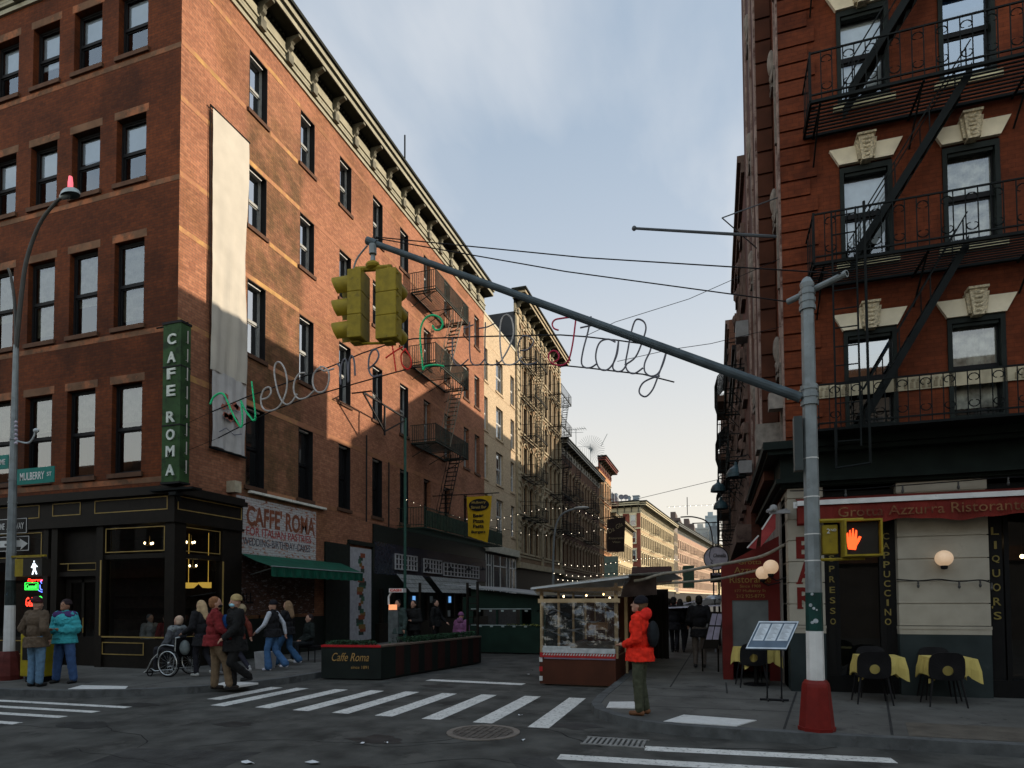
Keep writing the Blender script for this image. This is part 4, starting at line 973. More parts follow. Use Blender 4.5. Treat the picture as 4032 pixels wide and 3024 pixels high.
b = MB(); b.fbox(FC, 35, 41.2, 19.1, 19.25, -.3, .04); b.fbox(FC, 35, 41.2, 4.75, 5.2, -.1, .25); b.build('coping', mat('pale_stone', (.45, .42, .33), .8), cb)
b = MB()
for z in (8.9, 11.9, 14.9, 17.5): b.fbox(FC, 35, 41.2, z-.03, z, 0, .004)
b.build('mortar_line', mat('tan_line', (.36, .25, .15), .9), cb)
b = MB(); b.fbox(FC, 35, 41.2, 0, 4.75, -16, -.0)
b.build('ground_floor', mat('grey_shopfront', (.045, .045, .045), .7, var=.3), cb)
b = MB()
for (a, c) in ((35.1, 36.0), (36.4, 39.0), (39.5, 40.9)):
    b.fbox(FC, a, c, 2.3, 4.6, 0, .03, m=1)
    for u in (a, (a+c)/2, c): b.fbox(FC, u-.04, u+.04, 2.3, 4.6, .03, .07)
    b.fbox(FC, a, c, 3.9, 3.97, .03, .07); b.fbox(FC, a, c, 2.25, 2.32, .03, .09)
b.build('shop_window', [wf, mat('shop_dark_glass', (.04, .05, .055), .08, spec=.8)], cb)
p1 = window_proto('window', 1.35, 2.05, .0, frame=wf, bars=2, gl='glass_sky', sillmat=MATS['cream_brick']); p2 = window_proto('window', .85, 2.05, .0, frame=wf, bars=1, gl='glass_sky', sillmat=MATS['cream_brick']); p3 = window_proto('window', .62, 2.05, .3, frame=wf, gl='glass_sky', sillmat=MATS['cream_brick'])
for z0, z1 in zC:
    place_window(p3, cb, FC, 35.33, z0); place_window(p1, cb, FC, 37.825, z0); place_window(p2, cb, FC, 40.52, z0)

stone_t = mat('tan_trim', (.34, .28, .18), .75, var=.2, scale=2, dirt=((.2, .17, .12), 1.6, .58))
br_tan = brick('tan_ornate_brick', (.27, .175, .1), (.2, .13, .075), (.14, .1, .06), grime=.35)
dk = mat('dark_party_wall', (.035, .038, .042), .9, var=.25, scale=1)
fl = [4.6, 8.0, 11.2, 14.4, 17.35, 20.3]
t3, F3 = row_house('ornate_tenement', 'tall ornate tan tenement with bracketed cornice and fire escapes left of the street', (XL, 41.25, 0), 0, 13.2, 16, 22.0, 9, [5.2, 8.0, 10.9, 13.8, 16.6, 19.3], br_tan, dk, stone_t, stone_t, arch=True, win=(.85, 1.95), corn_h=1.7, corn_p=.95, blind=.0, basez=4.4)
for z in (7.7, 10.6, 13.5, 16.3, 19.0):
    platform('fe', t3, F3, 1.2, 4.6, z, 1.1, .8, M['iron'], step=.2, slat=.12); platform('fe', t3, F3, 9.2, 12.9, z, 1.1, .8, M['iron'], step=.2, slat=.12)
    if z < 18.5: stairs(t3, F3, 4.2, z+3.0, 2.6, z+.05, .8, .45, stone_t, treads=True); stairs(t3, F3, 12.4, z+3.0, 10.8, z+.05, .8, .45, M['iron'])
ladder(t3, F3, 3.4, 8, 20.8, 1.0, .45, M['iron'])
b = MB(); b.fbox(F3, 0, .55, 4.4, 21.7, 0, .12); b.fbox(F3, 6.5, 6.9, 4.4, 21.7, 0, .12); b.fbox(F3, 12.7, 13.2, 4.4, 21.7, 0, .12)
for k in range(36): b.fbox(F3, -.02, .6, 4.6+k*.46, 4.9+k*.46, .12, .16)
b.build('quoin', stone_t, t3)
br_dk = brick('red_brown_brick', (.3, .15, .09), (.22, .11, .07), (.16, .1, .07), grime=.35)
t4, F4 = row_house('brown_tenement', 'lower dark brown tenement with arched windows beyond the tall ornate one', (XL, 54.5, 0), 0, 19.5, 16, 15.3, 13, [4.9, 8.2, 11.6], brick('deep_brown_brick', (.13, .065, .04), (.1, .05, .03), (.07, .04, .03), grime=.35), dk, mat('brown_trim', (.26, .19, .12), .8, var=.3), mat('pale_cornice', (.42, .42, .38), .7, var=.2), arch=True, win=(.8, 2.0), corn_h=1.2, corn_p=.8, blind=0, basez=4.2)
for z in (7.9, 11.3):
    platform('fe', t4, F4, 1.2, 4.8, z, 1.1, .8, M['iron'], step=.22, slat=.15); platform('fe', t4, F4, 9.6, 13.5, z, 1.1, .8, M['iron'], step=.22, slat=.15)
    stairs(t4, F4, 4.2, z+3.0, 2.6, z+.05, .8, .45, M['iron']); stairs(t4, F4, 12.8, z+3.0, 11.2, z+.05, .8, .45, M['iron'])
t5, F5 = row_house('red_cornice_building', 'narrow building with heavy dark red bracketed cornice above the lower tenement roofs', (XL, 74.1, 0), 0, 9, 14, 17.7, 5, [5, 8.2, 11.4, 14.4], brick('orange_tan_brick', (.55, .28, .13), (.45, .22, .1), (.3, .18, .1)), br_dk, stone_t, mat('dark_red_cornice', (.14, .03, .02), .7, var=.2), arch=False, win=(.9, 2.0), corn_h=1.5, corn_p=1.0, blind=0)
for z in (8, 11, 14): platform('fe', t5, F5, 2, 7.4, z, 1.2, .9, mat('reddish_iron', (.1, .03, .025), .6), step=.3, slat=.2)
t6, F6 = row_house('pale_walkup', 'pale yellow walk-up partly hidden behind the dark hanging banner', (XL, 83.2, 0), 0, 22, 14, 12.6, 12, [4.6, 8.0], brick('yellow_brick', (.62, .5, .3), (.52, .42, .25), (.4, .3, .2), grime=.1), dk, stone_t, stone_t, win=(.9, 2.0), corn_h=1.0, corn_p=.7, blind=0, basez=3.8)
# across the next cross street
a7 = R(4.9)
t7, F7 = row_house('corner_tenement', 'cream and red corner tenement with long bracketed cornice at the end of the left row', (-12.9, 116, 0), a7, 40, 20, 17.9, 20, [4.8, 8.2, 11.5, 14.9], brick('buff_brick', (.42, .31, .18), (.35, .25, .14), (.4, .3, .2), grime=.1), brick('dark_red_brick', (.26, .07, .045), (.2, .055, .035), (.13, .07, .05)), mat('buff_trim', (.6, .52, .34), .8), mat('buff_cornice', (.45, .4, .27), .7, var=.12), win=(1.2, 2.2), corn_h=2.2, corn_p=1.3, blind=0, basez=4.0)
for z in (8.0, 11.2, 14.7):
    platform('fe', t7, F7, 9, 13, z, 1.2, .9, M['iron'], step=.5, slat=.3, brackets=False); platform('fe', t7, F7, 24, 28, z, 1.2, .9, M['iron'], step=.5, slat=.3, brackets=False)
# windows and cornice on its street-corner face
G7 = Fr(F7.p(0, 0, 0), -F7.n, -F7.u)
cornice(t7, G7, 0, 20, 17.65, 2.2, 1.3, 1.3, MATS['buff_cornice'], ret=False)
b = MB(); b.fbox(G7, 0, 20, 14.75, 15.0, 0, .2)
for u in (1.35, 3.9, 6.5, 9.1):
    for z in (5.6, 9.0, 12.2, 15.4):
        b.fbox(G7, u-.65, u+.65, z+1.9, z+2.25, 0, .2); b.fbox(G7, u-.6, u+.6, z-.2, z, 0, .2); b.fbox(G7, u-.62, u-.45, z, z+1.9, 0, .1); b.fbox(G7, u+.45, u+.62, z, z+1.9, 0, .1)
b.build('corner_trim', MATS['buff_trim'], t7)
p = window_proto('window', .9, 1.9, .5, frame=wf, sill=False, gl='glass', depth=-.2)
for u in (1.35, 3.9, 6.5, 9.1):
    for z in (5.6, 9.0, 12.2, 15.4): place_window(p, t7, G7, u, z)
P8 = F7.p(40.5, 0, 0)
t8, F8 = row_house('grey_side_building', 'flat roofed grey brown building between the cream tenement and the pink one', tuple(P8), a7, 6, 18, 20.0, 3, [5, 9, 13, 16], brick('grey_brown_brick', (.25, .22, .19), (.2, .17, .15), (.15, .13, .12)), mat('grey_brown_side', (.11, .1, .1), .9, var=.3, scale=.6), stone_t, None, win=(1, 2), blind=0)
a9 = R(6.9); P9 = V((atY(2652, 2080, 172).x, 172, 0))
zr9 = atY(2652, 2088, 172).z
t9, F9 = row_house('pink_tenement', 'long pink brick tenement with dark curly cornice far down the street', tuple(P9), a9, 90, 20, zr9, 32, [5, 8.6, 12.2, 15.8], brick('pink_brick', (.4, .26, .19), (.34, .21, .15), (.42, .28, .2), grime=.1), mat('grey_side', (.2, .2, .2), .9), mat('pink_trim', (.62, .48, .34), .8), mat('dark_grey_cornice', (.12, .13, .13), .7), win=(1.3, 2.4), corn_h=2.6, corn_p=1.5, blind=0, basez=4)
for z in (8.4, 12.0, 15.6):
    for u in (8, 26, 44): platform('fe', t9, F9, u, u+5, z, 1.3, 1, M['iron'], step=.8, slat=.4, brackets=False)
P10 = F9.p(92, 0, 0)
t10, F10 = row_house('yellow_far_building', 'small distant yellow building at the far end of the street', (P10.x, P10.y, 0), R(9), 60, 20, zr9+2, 20, [6, 10, 14, 18], MATS['yellow_brick'], MATS['yellow_brick'], MATS['buff_trim'], MATS['buff_cornice'], win=(1.2, 2.4), corn_h=2, corn_p=1.2, blind=0, basez=4)
# far towers
def tower(name, label, px0, px1, pyt, Y, dp, m, m2=None):
    a = atY(px0, pyt, Y); c = atY(px1, pyt, Y); t = thing(name, label, 'building', (a.x, Y, 0), 0, None)
    b = MB(); b.box(a.x, c.x, Y, Y+dp, 0, a.z); b.build('wall', m, t)
    b = MB(); w = c.x-a.x; n = max(2, int(w/4)); k = int(a.z/4)
    for i in range(n):
        for j in range(2, k):
            b.box(a.x+w*(i+.2)/n, a.x+w*(i+.8)/n, Y-.12, Y-.02, j*4, j*4+2.4)
    b.build('window_row', mat('far_glass', (.1, .13, .16), .15, spec=.7), t)
    b = MB(); b.box(a.x+w*.2, a.x+w*.6, Y+2, Y+dp-2, a.z, a.z+2.5); b.box(a.x, c.x, Y-.2, Y, a.z-.4, a.z+.4); b.build('roof_plant', m2 or m, t)
tower('glass_tower', 'blue grey glass tower far behind the end of the street', 2776, 2828, 2034, 330, 30, mat('blue_grey_panel', (.22, .27, .3), .4))
tower('dark_tower', 'dark slab block lower and right of the far glass tower', 2798, 2832, 2074, 300, 25, mat('dark_panel', (.1, .12, .14), .4))
tower('grey_block', 'low grey block left of the far towers', 2734, 2790, 2082, 320, 25, mat('mid_grey_panel', (.3, .31, .3), .6))
tower('brown_block', 'dark brown rooftop block above the pink tenement', 2628, 2679, 2046, 190, 14, mat('brown_panel', (.09, .07, .065), .8))
tower('brown_block', 'second brown rooftop block stepping down right of the first', 2681, 2733, 2068, 230, 14, MATS['brown_panel'])
# rooftop things on the far corner tenement
zt = 20.05
for i, (px, w, pyt) in enumerate([(2411, 10, 1944), (2426, 10, 1944), (2505, 26, 1952), (2478, 8, 1954)]):
    a = atY(px, pyt, 121); b = MB(); b.box(a.x-w*.022, a.x+w*.022, 120.5, 122, 17.9, a.z); b.box(a.x-w*.026, a.x+w*.026, 120.4, 122.1, a.z-.12, a.z)
    tag(b.build('roof_vent', mat('blue_grey_metal', (.16, .2, .24), .5)), ['leftmost slim roof vent on the far cream corner tenement', 'second slim roof vent on the far cream corner tenement', 'wide block shaped roof cabinet on the far cream corner tenement', 'thin roof post beside the wide cabinet'][i], 'roof vent')
for i, (px, py) in enumerate([(2446, 1958), (2464, 1958)]):
    a = atY(px, py, 121); b = MB(); b.lathe(a, [(.0, -.06), (.3, -.03), (.55, .12), (.53, .13), (.3, 0), (0, -.02)], n=16, axis=(.3, -1, .35)); b.bar(a, (a.x, 121.4, 17.9), .06)
    tag(b.build('satellite_dish', mat('dish_grey', (.12, .12, .14), .5)), ['left satellite dish on the far corner tenement roof', 'right satellite dish on the far corner tenement roof'][i], 'satellite dish', 'satellite dishes on the far roof')
# antennas on the ornate row
def antenna(p, h, label, fan=False):
    t = thing('roof_antenna', label, 'antenna', tuple(p)); b = MB(); b.bar(p, p+V((0, 0, h)), .035); b.build('mast', M['galv'], t)
    b = MB(); top = p+V((0, 0, h))
    if not fan:
        b.bar(top+V((-1.1, 0, 0)), top+V((1.1, 0, .0)), .025)
        for k in range(9): x = -1.0+k*.25; b.bar(top+V((x, -.5-.03*k, 0)), top+V((x, .5+.03*k, 0)), .018)
        b.bar(top+V((-.9, 0, -.3)), top+V((.8, 0, -.4)), .02)
    else:
        c = p+V((0, 0, h*.8))
        for k in range(26):
            a = R(-80+k*9); b.bar(c, c+V((math.cos(a)*1.6, 0, math.sin(a)*1.6)), .016)
        for k in range(20): b.bar(p+V((-4.4+k*.22, 0, h*.45-k*.02)), p+V((-4.4+k*.22, 0, h*.98-k*.02)), .014)
        b.bar(p+V((-4.6, 0, h*1.0)), p+V((0, 0, h*.9)), .02); b.bar(c+V((1.2, 0, .3)), c+V((1.9, 0, 1.6)), .03)
    b.build('elements', M['galv'], t)
antenna(V((atY(2269, 1840, 66).x, 66, 15.6)), atY(2269, 1690, 66).z-15.6, 'yagi television antenna on the lower tenement roof')
antenna(V((atY(2325, 1895, 68).x, 68, 15.6)), 3.4, 'fan shaped antenna array beside the yagi on the lower tenement roof', True)
# ------------------------------------------------------------------ corner building on the right
XR = 1.27
R1 = thing('red_building', 'dark red corner building on the right with cream keystones and restaurant ground floor', 'building', (XR, YF, 0))
FR = Fr((0, YF, 0), (1, 0, 0), (0, -1, 0)); FQR = Fr((XR, 0, 0), (0, 1, 0), (-1, 0, 0))
red = brick('red_painted_brick', (.135, .031, .010), (.11, .025, .008), (.085, .019, .007), stain=((.7, .65, .6), 1.3, .55), grime=.3, msize=.008)
RFX = [2.68, 4.285, 5.9, 7.5, 9.1]; RFZ = [(4.86, 6.45), (7.86, 9.5), (10.8, 12.4), (13.75, 15.4), (16.7, 18.3), (19.6, 21.2)]
hr = [(x-.42, x+.42, a, c+.15) for x in RFX for a, c in RFZ]
b = MB(); facade(b, FR, 12, 3.9, 23.2, hr, .16, u0=XR)
facade(b, FQR, 18.7, 3.8, 23.2, [(14.9, 15.0, 5, 5.1)], .1, u0=YF)
b.quad((XR, 18.7, 0), (12, 18.7, 0), (12, 18.7, 23.2), (XR, 18.7, 23.2)); b.quad((12, 18.7, 0), (12, YF, 0), (12, YF, 23.2), (12, 18.7, 23.2))
b.build('wall', red, R1)
b = MB(); b.box(XR-.3, 12, YF-.4, 18.7, 23.2, 23.5); b.build('roof', MATS['tar_roof'], R1)
# quoins on the front
b = MB(); k = 0; z = 4.75
while z < 22.8:
    w = .62 if k % 2 else .5
    b.fbox(FR, XR, XR+w, z+.02, z+.30, -.01, .035); z += .32; k += 1
b.build('quoin', red, R1)
# bay on the street side: quoined return, stone strips
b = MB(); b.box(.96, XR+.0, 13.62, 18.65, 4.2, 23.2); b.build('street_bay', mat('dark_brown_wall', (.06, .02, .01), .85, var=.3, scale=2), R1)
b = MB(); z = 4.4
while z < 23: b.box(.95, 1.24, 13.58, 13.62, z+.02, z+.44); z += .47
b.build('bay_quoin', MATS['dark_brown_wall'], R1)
sn = mat('pinkish_stone', (.26, .19, .16), .8, var=.35, scale=4, dirt=((.09, .045, .035), 3, .5)); sn2 = mat('dark_row_stone', (.12, .08, .065), .8, var=.35, scale=4, dirt=((.05, .03, .025), 2, .5))
b = MB()
for (y0, y1) in ((YF+.02, YF+.18), (12.95, 13.05)): b.fbox(FQR, y0, y1, 4.6, 23.1, 0, .03)
for (y0, y1) in ((13.7, 13.95), (15.0, 15.15), (16.9, 17.1)): b.box(.92, .96, y0, y1, 4.6, 23.1)
b.build('stone_strip', sn, R1)
for z in (6.75, 9.75, 12.6, 15.5, 18.4):
    for (x, y) in ((XR, 13.35), (.96, 15.6)):
        b = MB()
        b.ell((x-.04, y, z), (.08, .14, .26), 10, 8); b.ell((x-.03, y, z-.32), (.06, .1, .1), 8, 6); b.box(x-.06, x, y-.16, y+.16, z-.6, z+.1)
        b.box(x-.05, x, y-.5, y-.42, z-2.0, z-.5); b.box(x-.06, x, y-.5, y+.4, z-.52, z-.44)
        b.box(x-.015, x, y-.5, y+.16, z-.5, z+.1); b.build('side_keystone', mat('grey_keystone', (.2, .175, .15), .85, var=.3, scale=8), R1)
b = MB(); b.box(.8, XR, 13.0, 13.6, 4.7, 5.2); b.box(1.0, XR, 12.55, 12.8, 5.35, 5.65); b.box(.95, XR, 12.5, 13.0, 4.62, 4.72); b.build('side_console', MATS['grey_keystone'], R1)
# cream lintels and keystones
cre = mat('cream_stone', (.7, .63, .47), .8, var=.12, scale=4, dirt=((.4, .34, .24), 5, .6))
for x in RFX:
    for (a, c) in RFZ:
        zt = c+.16; b = MB()
        for s in (-1, 1):
            pts = [FR.p(x+s*.12, zt), FR.p(x+s*.43, zt), FR.p(x+s*.585, zt+.3), FR.p(x+s*.12, zt+.3)]
            if s > 0: pts.reverse()
            b.prism(pts, V((0, -.07, 0)))
        b.fbox(FR, x-.12, x+.12, zt, zt+.3, 0, .05); b.build('splayed_lintel', cre, R1)
kst = mat('carved_keystone', (.6, .52, .36), .85, var=.45, scale=30, bump=.8)
g = None
for x in RFX:
    for (a, c) in RFZ:
        zt = c+.14; b = MB()
        for s, w0, w1, d, z0, z1 in ((0, .08, .13, .17, zt-.02, zt+.42), (0, .13, .175, .12, zt+.03, zt+.38)):
            pts = [FR.p(x-w0, z0), FR.p(x+w0, z0), FR.p(x+w1, z1), FR.p(x-w1, z1)]; pts.reverse(); b.prism(pts, V((0, -d, 0)))
        b.fbox(FR, x-.15, x+.15, zt+.42, zt+.46, 0, .2)
        for k in range(5): b.ell(FR.p(x, zt+.05+k*.075, .17), (.05+.008*k, .03, .03), 8, 5)
        b.build('keystone', kst, R1)
M['curtain_r'] = mat('net_curtain', (.62, .6, .52), .9, var=.6, scale=6)
# windows with green-black casings and cream sills
def casing(o, w, h):
    g = MB(); e = .1
    g.box(-w/2, -w/2+.07, -.03, .16, 0, h); g.box(w/2-.07, w/2, -.03, .16, 0, h); g.box(-w/2+.07, w/2-.07, -.03, .16, h-.1, h); g.box(-w/2+.07, w/2-.07, -.03, .16, 0, .05)
    g.box(-w/2+.09, w/2-.09, .0, .1, h-.16, h-.1)
    g.build('casing', mat('green_black', (.009, .013, .011), .6, var=.3, spec=.15), o)
cs = mat('cream_sill', (.5, .45, .28), .75, var=.2)
pa = window_proto('window', .84, 1.75, .8, bmat=mat('frosted_blind', (.68, .72, .76), .8, var=.1), sill=True, gl='glass', depth=.07, sillmat=cs, trim=casing)
pb = window_proto('window', .84, 1.75, .9, bmat=M['curtain_r'], sill=True, gl='glass', depth=.07, sillmat=cs, trim=casing)
pc = window_proto('window', .84, 1.75, .8, bmat=M['curtain'], sill=True, gl='glass', depth=.07, sillmat=cs, trim=casing)
pd = window_proto('window', .84, 1.75, .2, bmat=mat('blue_drape', (.05, .16, .36), .8), sill=True, gl='glass_sky', depth=.07, sillmat=cs, trim=casing)
for i, x in enumerate(RFX):
    for k, (a, c) in enumerate(RFZ):
        place_window([[pd, pb], [pa, pb], [pa, pd], [pa, pa]][min(k, 3)][i % 2], R1, FR, x, a)
# patterned band
b = MB(); b.fbox(FR, XR, 12, 5.43, 5.66, 0, .03); b.build('patterned_band', mat('tan_band', (.4, .35, .24), .8, var=.2), R1)
b = MB()
for i in range(110):
    u = XR+.03+i*.09
    if any(abs(u-x) < .48 for x in RFX): continue
    b.fbox(FR, u, u+.05, 5.46, 5.56, .03, .045); b.bar(FR.p(u+.045, 5.6, .03), FR.p(u+.045, 5.6, .045), .028, n=6)
b.build('band_ornament', mat('band_tan', (.24, .2, .13), .85), R1)
# ground floor cornice
gb = mat('green_black_iron', (.008, .013, .011), .7, spec=.12, var=.3, scale=3)
b = MB()
def ring(z0, z1, d):
    b.box(XR-d, 12, YF-d, YF+.0, z0, z1); b.box(XR-d, XR, YF+.0, 18.7, z0, z1)
ring(4.48, 4.62, .42); ring(4.40, 4.48, .34); ring(3.98, 4.40, .12); ring(3.9, 3.98, .2); ring(3.84, 3.9, .1)
b.box(XR-.1, 12, YF-.06, YF, 3.82, 3.84)
b.build('ground_cornice', gb, R1)
b = MB(); b.box(5.2, 5.21, YF-.13, YF-.12, 3.7, 4.4); b.build('drip_stain', mat('white_drip', (.4, .4, .4), .8), R1)
# stone piers with grooved courses
gst = mat('grey_limestone', (.33, .30, .24), .8, var=.12, scale=3, dirt=((.27, .25, .21), 3, .6)); gdk = mat('dark_plinth', (.022, .03, .03), .7, spec=.15, var=.3, scale=2, dirt=((.05, .06, .06), 1.2, .6))
def pier(x0, x1, y1, nm):
    b = MB(); z = 1.32
    while z < 3.82:
        zz = min(3.82, z+.385); b.box(x0, x1, YF-.03, y1, z+.012, zz-.006); b.box(x0+.02, x1-.02, YF-.012, y1, zz-.006, zz+.012); z = zz
    b.box(x0-.01, x1+.01, YF-.05, y1, 1.27, 1.32); b.box(x0-.005, x1+.005, YF-.04, y1, 1.18, 1.27)
    b.build('stone_pier', gst, R1)
    b = MB(); b.box(x0, x1, YF-.035, y1, .13, 1.18); b.build('pier_plinth', gdk, R1)
pier(XR, 1.86, 13.6, 'a'); pier(3.02, 4.36, 12.9, 'b'); pier(7.2, 8.4, 12.9, 'c')
b = MB()
for y in (13.6, 15.2, 16.8): b.box(XR-.03, XR+.2, y, y+.4, .13, 3.74)
b.box(XR, XR+.02, 12.9, 18.7, .13, 3.74); b.build('side_pier', mat('dark_side_stone', (.2, .18, .16), .85, var=.3, scale=3, dirt=((.08, .07, .07), 3, .55)), R1)  # darker stone than on the front piers
b = MB(); b.box(1.86, 12, 13.3, 13.4, 0, 3.8); b.box(1.86, 1.9, YF, 13.3, .13, 3.74); b.box(1.86, 3.02, YF+.12, YF+.2, 3.35, 3.74); b.box(4.36, 7.2, YF+.12, YF+.2, 3.35, 3.74)
b.box(1.86, 3.02, YF+.08, YF+.2, .13, .42); b.box(4.36, 7.2, YF+.08, YF+.2, .13, .42)
for x in (1.86, 2.05, 2.86, 4.36, 4.62): b.box(x, x+.07, YF+.1, YF+.2, .42, 3.35)
b.build('shop_joinery', mat('near_black_wood', (.006, .006, .006), .6, spec=.12), R1)
for (xa_, xb_) in ((2.12, 2.86), (4.69, 7.2)): b = MB(); b.quad((xa_, YF+.15, .42), (xb_, YF+.15, .42), (xb_, YF+.15, 3.35), (xa_, YF+.15, 3.35)); b.build('restaurant_window', MATS['shop_glass'], R1)
b = MB(); b.quad((2.93, YF+.12, .42), (3.02, YF+.12, .42), (3.02, YF+.12, 3.35), (2.93, YF+.12, 3.35)); b.quad((1.93, YF+.12, .42), (2.05, YF+.12, .42), (2.05, YF+.12, 3.35), (1.93, YF+.12, 3.35)); b.box(2.76, 3.0, YF+.11, YF+.12, .42, 3.35); b.box(4.38, 4.6, YF+.11, YF+.12, .42, 3.35); b.box(1.9, 2.12, YF+.11, YF+.12, .42, 3.35)
b.build('lettering_panel', mat('black_panel', (.006, .006, .006), .5, spec=.15), R1)
b = MB()
def vtext(word, x, z0, z1, h=.1, w=.085, m=M['gold_l'], d=YF+.10):
    n = len(word)
    for i, ch in enumerate(word):
        z = z0+(z1-z0)*i/(n-1)
        text(b, ch, (x, d, z-h/2), (1, 0, 0), (0, 0, 1), w=w if ch not in "I'" else w*.35, h=h if ch != "'" else .04, bold=.01, thick=.006)
vtext('CAPPUCCINO', 2.875, 2.9, 1.39, h=.115, w=.1)
vtext("LIQUORS", 4.5, 2.93, 1.5, h=.13, w=.11); text(b, "'", (4.43, YF+.10, 1.62), (1, 0, 0), (0, 0, 1), w=.02, h=.04, thick=.006)
vtext('ESPRESSO', 2.0, 2.72, 1.39, h=.11, w=.09)
b.build('window_lettering', mat('gold_outline_letters', (.2, .155, .045), .5), R1)
# BAR letters with slab serifs
b = MB(); rm = mat('bar_red', (.12, .008, .005), .7, var=.1)
for ch, z0, h in (('B', 2.53, .46), ('A', 2.07, .46), ('R', 1.62, .45)):
    text(b, ch, (1.55, YF-.034, z0), (1, 0, 0), (0, 0, 1), w=.3, h=h-.06, bold=.03, thick=.004)
    if ch != 'A':
        b.box(1.40, 1.5, YF-.039, YF-.034, z0, z0+.03); b.box(1.40, 1.5, YF-.039, YF-.034, z0+h-.09, z0+h-.06)
    if ch in 'AR': b.box(1.39 if ch == 'A' else 1.66, 1.5 if ch == 'A' else 1.76, YF-.039, YF-.034, z0, z0+.03)
    if ch == 'A': b.box(1.64, 1.75, YF-.039, YF-.034, z0, z0+.03)
b.build('bar_letters', rm, R1)
b = MB(); b.box(1.42, 1.76, YF-.04, YF-.034, 3.13, 3.47); b.build('red_square', rm, R1)
b = MB(); b.box(1.34, 1.62, YF-.3, YF-.28, 3.42, 3.53); o = b.build('number_plate', M['white'], R1)
b = MB(); text(b, '119 2ND', (1.48, YF-.3, 3.45), (1, 0, 0), (0, 0, 1), w=.2, h=.045, thick=.002); b.build('plate_letters', M['dark'], o)
# red awning with lettering
t = thing('red_awning', 'long red restaurant awning with white stripe and faded gold lettering on the right', 'awning', (1.4, YF, 3.2))
rc = mat('red_canvas', (.13, .014, .009), .8, var=.3, scale=2)
b = MB(); n = 80
for i in range(n):
    x0 = 1.4+5*i/n; x1 = 1.4+5*(i+1)/n
    w = lambda x: YF-.34+.015*math.sin(x*13)+.01*math.sin(x*31); zb = lambda x: 3.13+.03*math.sin(x*4.3+.5)+.012*math.sin(x*11)
    b.quad((x0, YF-.05, 3.62), (x1, YF-.05, 3.62), (x1, YF-.33, 3.55), (x0, YF-.33, 3.55)); b.quad((x0, YF-.33, 3.5), (x1, YF-.33, 3.5), (x1, w(x1), zb(x1)), (x0, w(x0), zb(x0)))
    b.quad((x0, YF-.33, 3.55), (x1, YF-.33, 3.55), (x1, YF-.33, 3.5), (x0, YF-.33, 3.5))
b.build('canvas', rc, t)
b = MB(); b.box(1.4, 6.4, YF-.37, YF-.335, 3.45, 3.535); b.build('white_stripe', M['white'], t)
b = MB(); text(b, 'Grotta Azzurra Ristorante', (3.42, YF-.372, 3.22), (1, 0, 0), (0, 0, 1), w=2.75, h=.17, thick=.003); b.build('lettering', mat('faded_gold', (.15, .07, .03), .8, var=.5, scale=3, dirt=((.1, .02, .012), 4, .52)), t)
# globe lamp on the pier and its cable of unlit bulbs
def globe(p, label, r=.135):
    t = thing('globe_lamp', label, 'lamp', tuple(p), group='opal globe lamps'); p = V(p)
    b = MB(); b.ell(p, r, 20, 14); b.build('globe', M['globe'], t, smooth=True)
    b = MB(); b.lathe(p, [(.0, -r*.8), (r*.42, -r*.82), (r*.38, -r*1.25), (r*.3, -r*1.35), (0, -r*1.4)], n=14); b.build('holder', M['dark'], t)
    return t
globe((3.66, YF-.2, 2.47), 'round opal globe lamp on the pale stone pier'); 
gl2 = globe(atY(3035, 2233, 12.9), 'nearer and larger opal globe lamp on the corner beside the red vestibule', .14); gl3 = globe(atY(3003, 2256, 13.7), 'farther and smaller opal globe lamp beside the red vestibule', .135)
for g_, p in ((gl2, atY(3035, 2233, 12.9)+V((0, 0, -.2))), (gl3, atY(3003, 2256, 13.7)+V((0, 0, -.19)))):
    b = MB(); b.tube([p, p+V((.1, 0, -.06)), (XR, p.y, p.z)], .015); b.build('arm', M['dark'], g_)
t = thing('unlit_string', 'black cable with unlit bulbs across the pale stone pier', 'string lights', (3, YF-.08, 2.1))
pts = [(2.98, YF-.08, 2.13), (3.3, YF-.1, 2.1), (3.6, YF-.1, 2.12), (3.9, YF-.1, 2.08), (4.2, YF-.1, 2.1), (4.36, YF-.1, 2.05)]
b = MB(); b.tube(smooth_path(pts), .012); b.build('cable', M['dark'], t)
for p in (pts[1], pts[3], pts[4], pts[5]):
    b = MB(); b.bar(V(p), V(p)+V((0, 0, -.06)), .014); b.ell(V(p)+V((0, 0, -.09)), (.022, .022, .035), 8, 6); b.build('bulb', M['bulb_off'], t)
for x in (3.1, 3.85):
    pass
t = thing('unlit_string', 'row of unlit bulbs hanging above the red awning', 'string lights', (3, YF-.12, 3.8))
pts = [(1.3, YF-.2, 3.75), (2.2, YF-.2, 3.72), (3.08, YF-.2, 3.74), (3.9, YF-.2, 3.76), (4.6, YF-.2, 3.78), (5.3, YF-.2, 3.74)]
b = MB(); b.tube(smooth_path(pts), .01); b.build('cable', M['dark'], t)
for p in pts[1:5]: b = MB(); b.bar(V(p), V(p)+V((0, 0, -.07)), .014); b.ell(V(p)+V((0, 0, -.1)), (.024, .024, .04), 8, 6); b.build('bulb', M['bulb_off'], t)
for (x, z, nm) in ((4.45, 2.74, 'small warm lamp inside the right edge window above the letter I'), (4.95, 2.5, 'small warm lamp deeper inside the right edge window'), (2.9, 2.7, 'small warm lamp behind the vertical cappuccino lettering')):
    t = thing('glow_lamp', nm, 'lamp', (x, YF+.3, z)); b = MB(); b.ell((x, YF+.3, z), .035, 8, 6); b.build('bulb', M['bulb'], t); b = MB(); b.bar((x, YF+.3, z+.03), (x, YF+.3, 3.5), .006); b.build('wire', M['dark'], t)
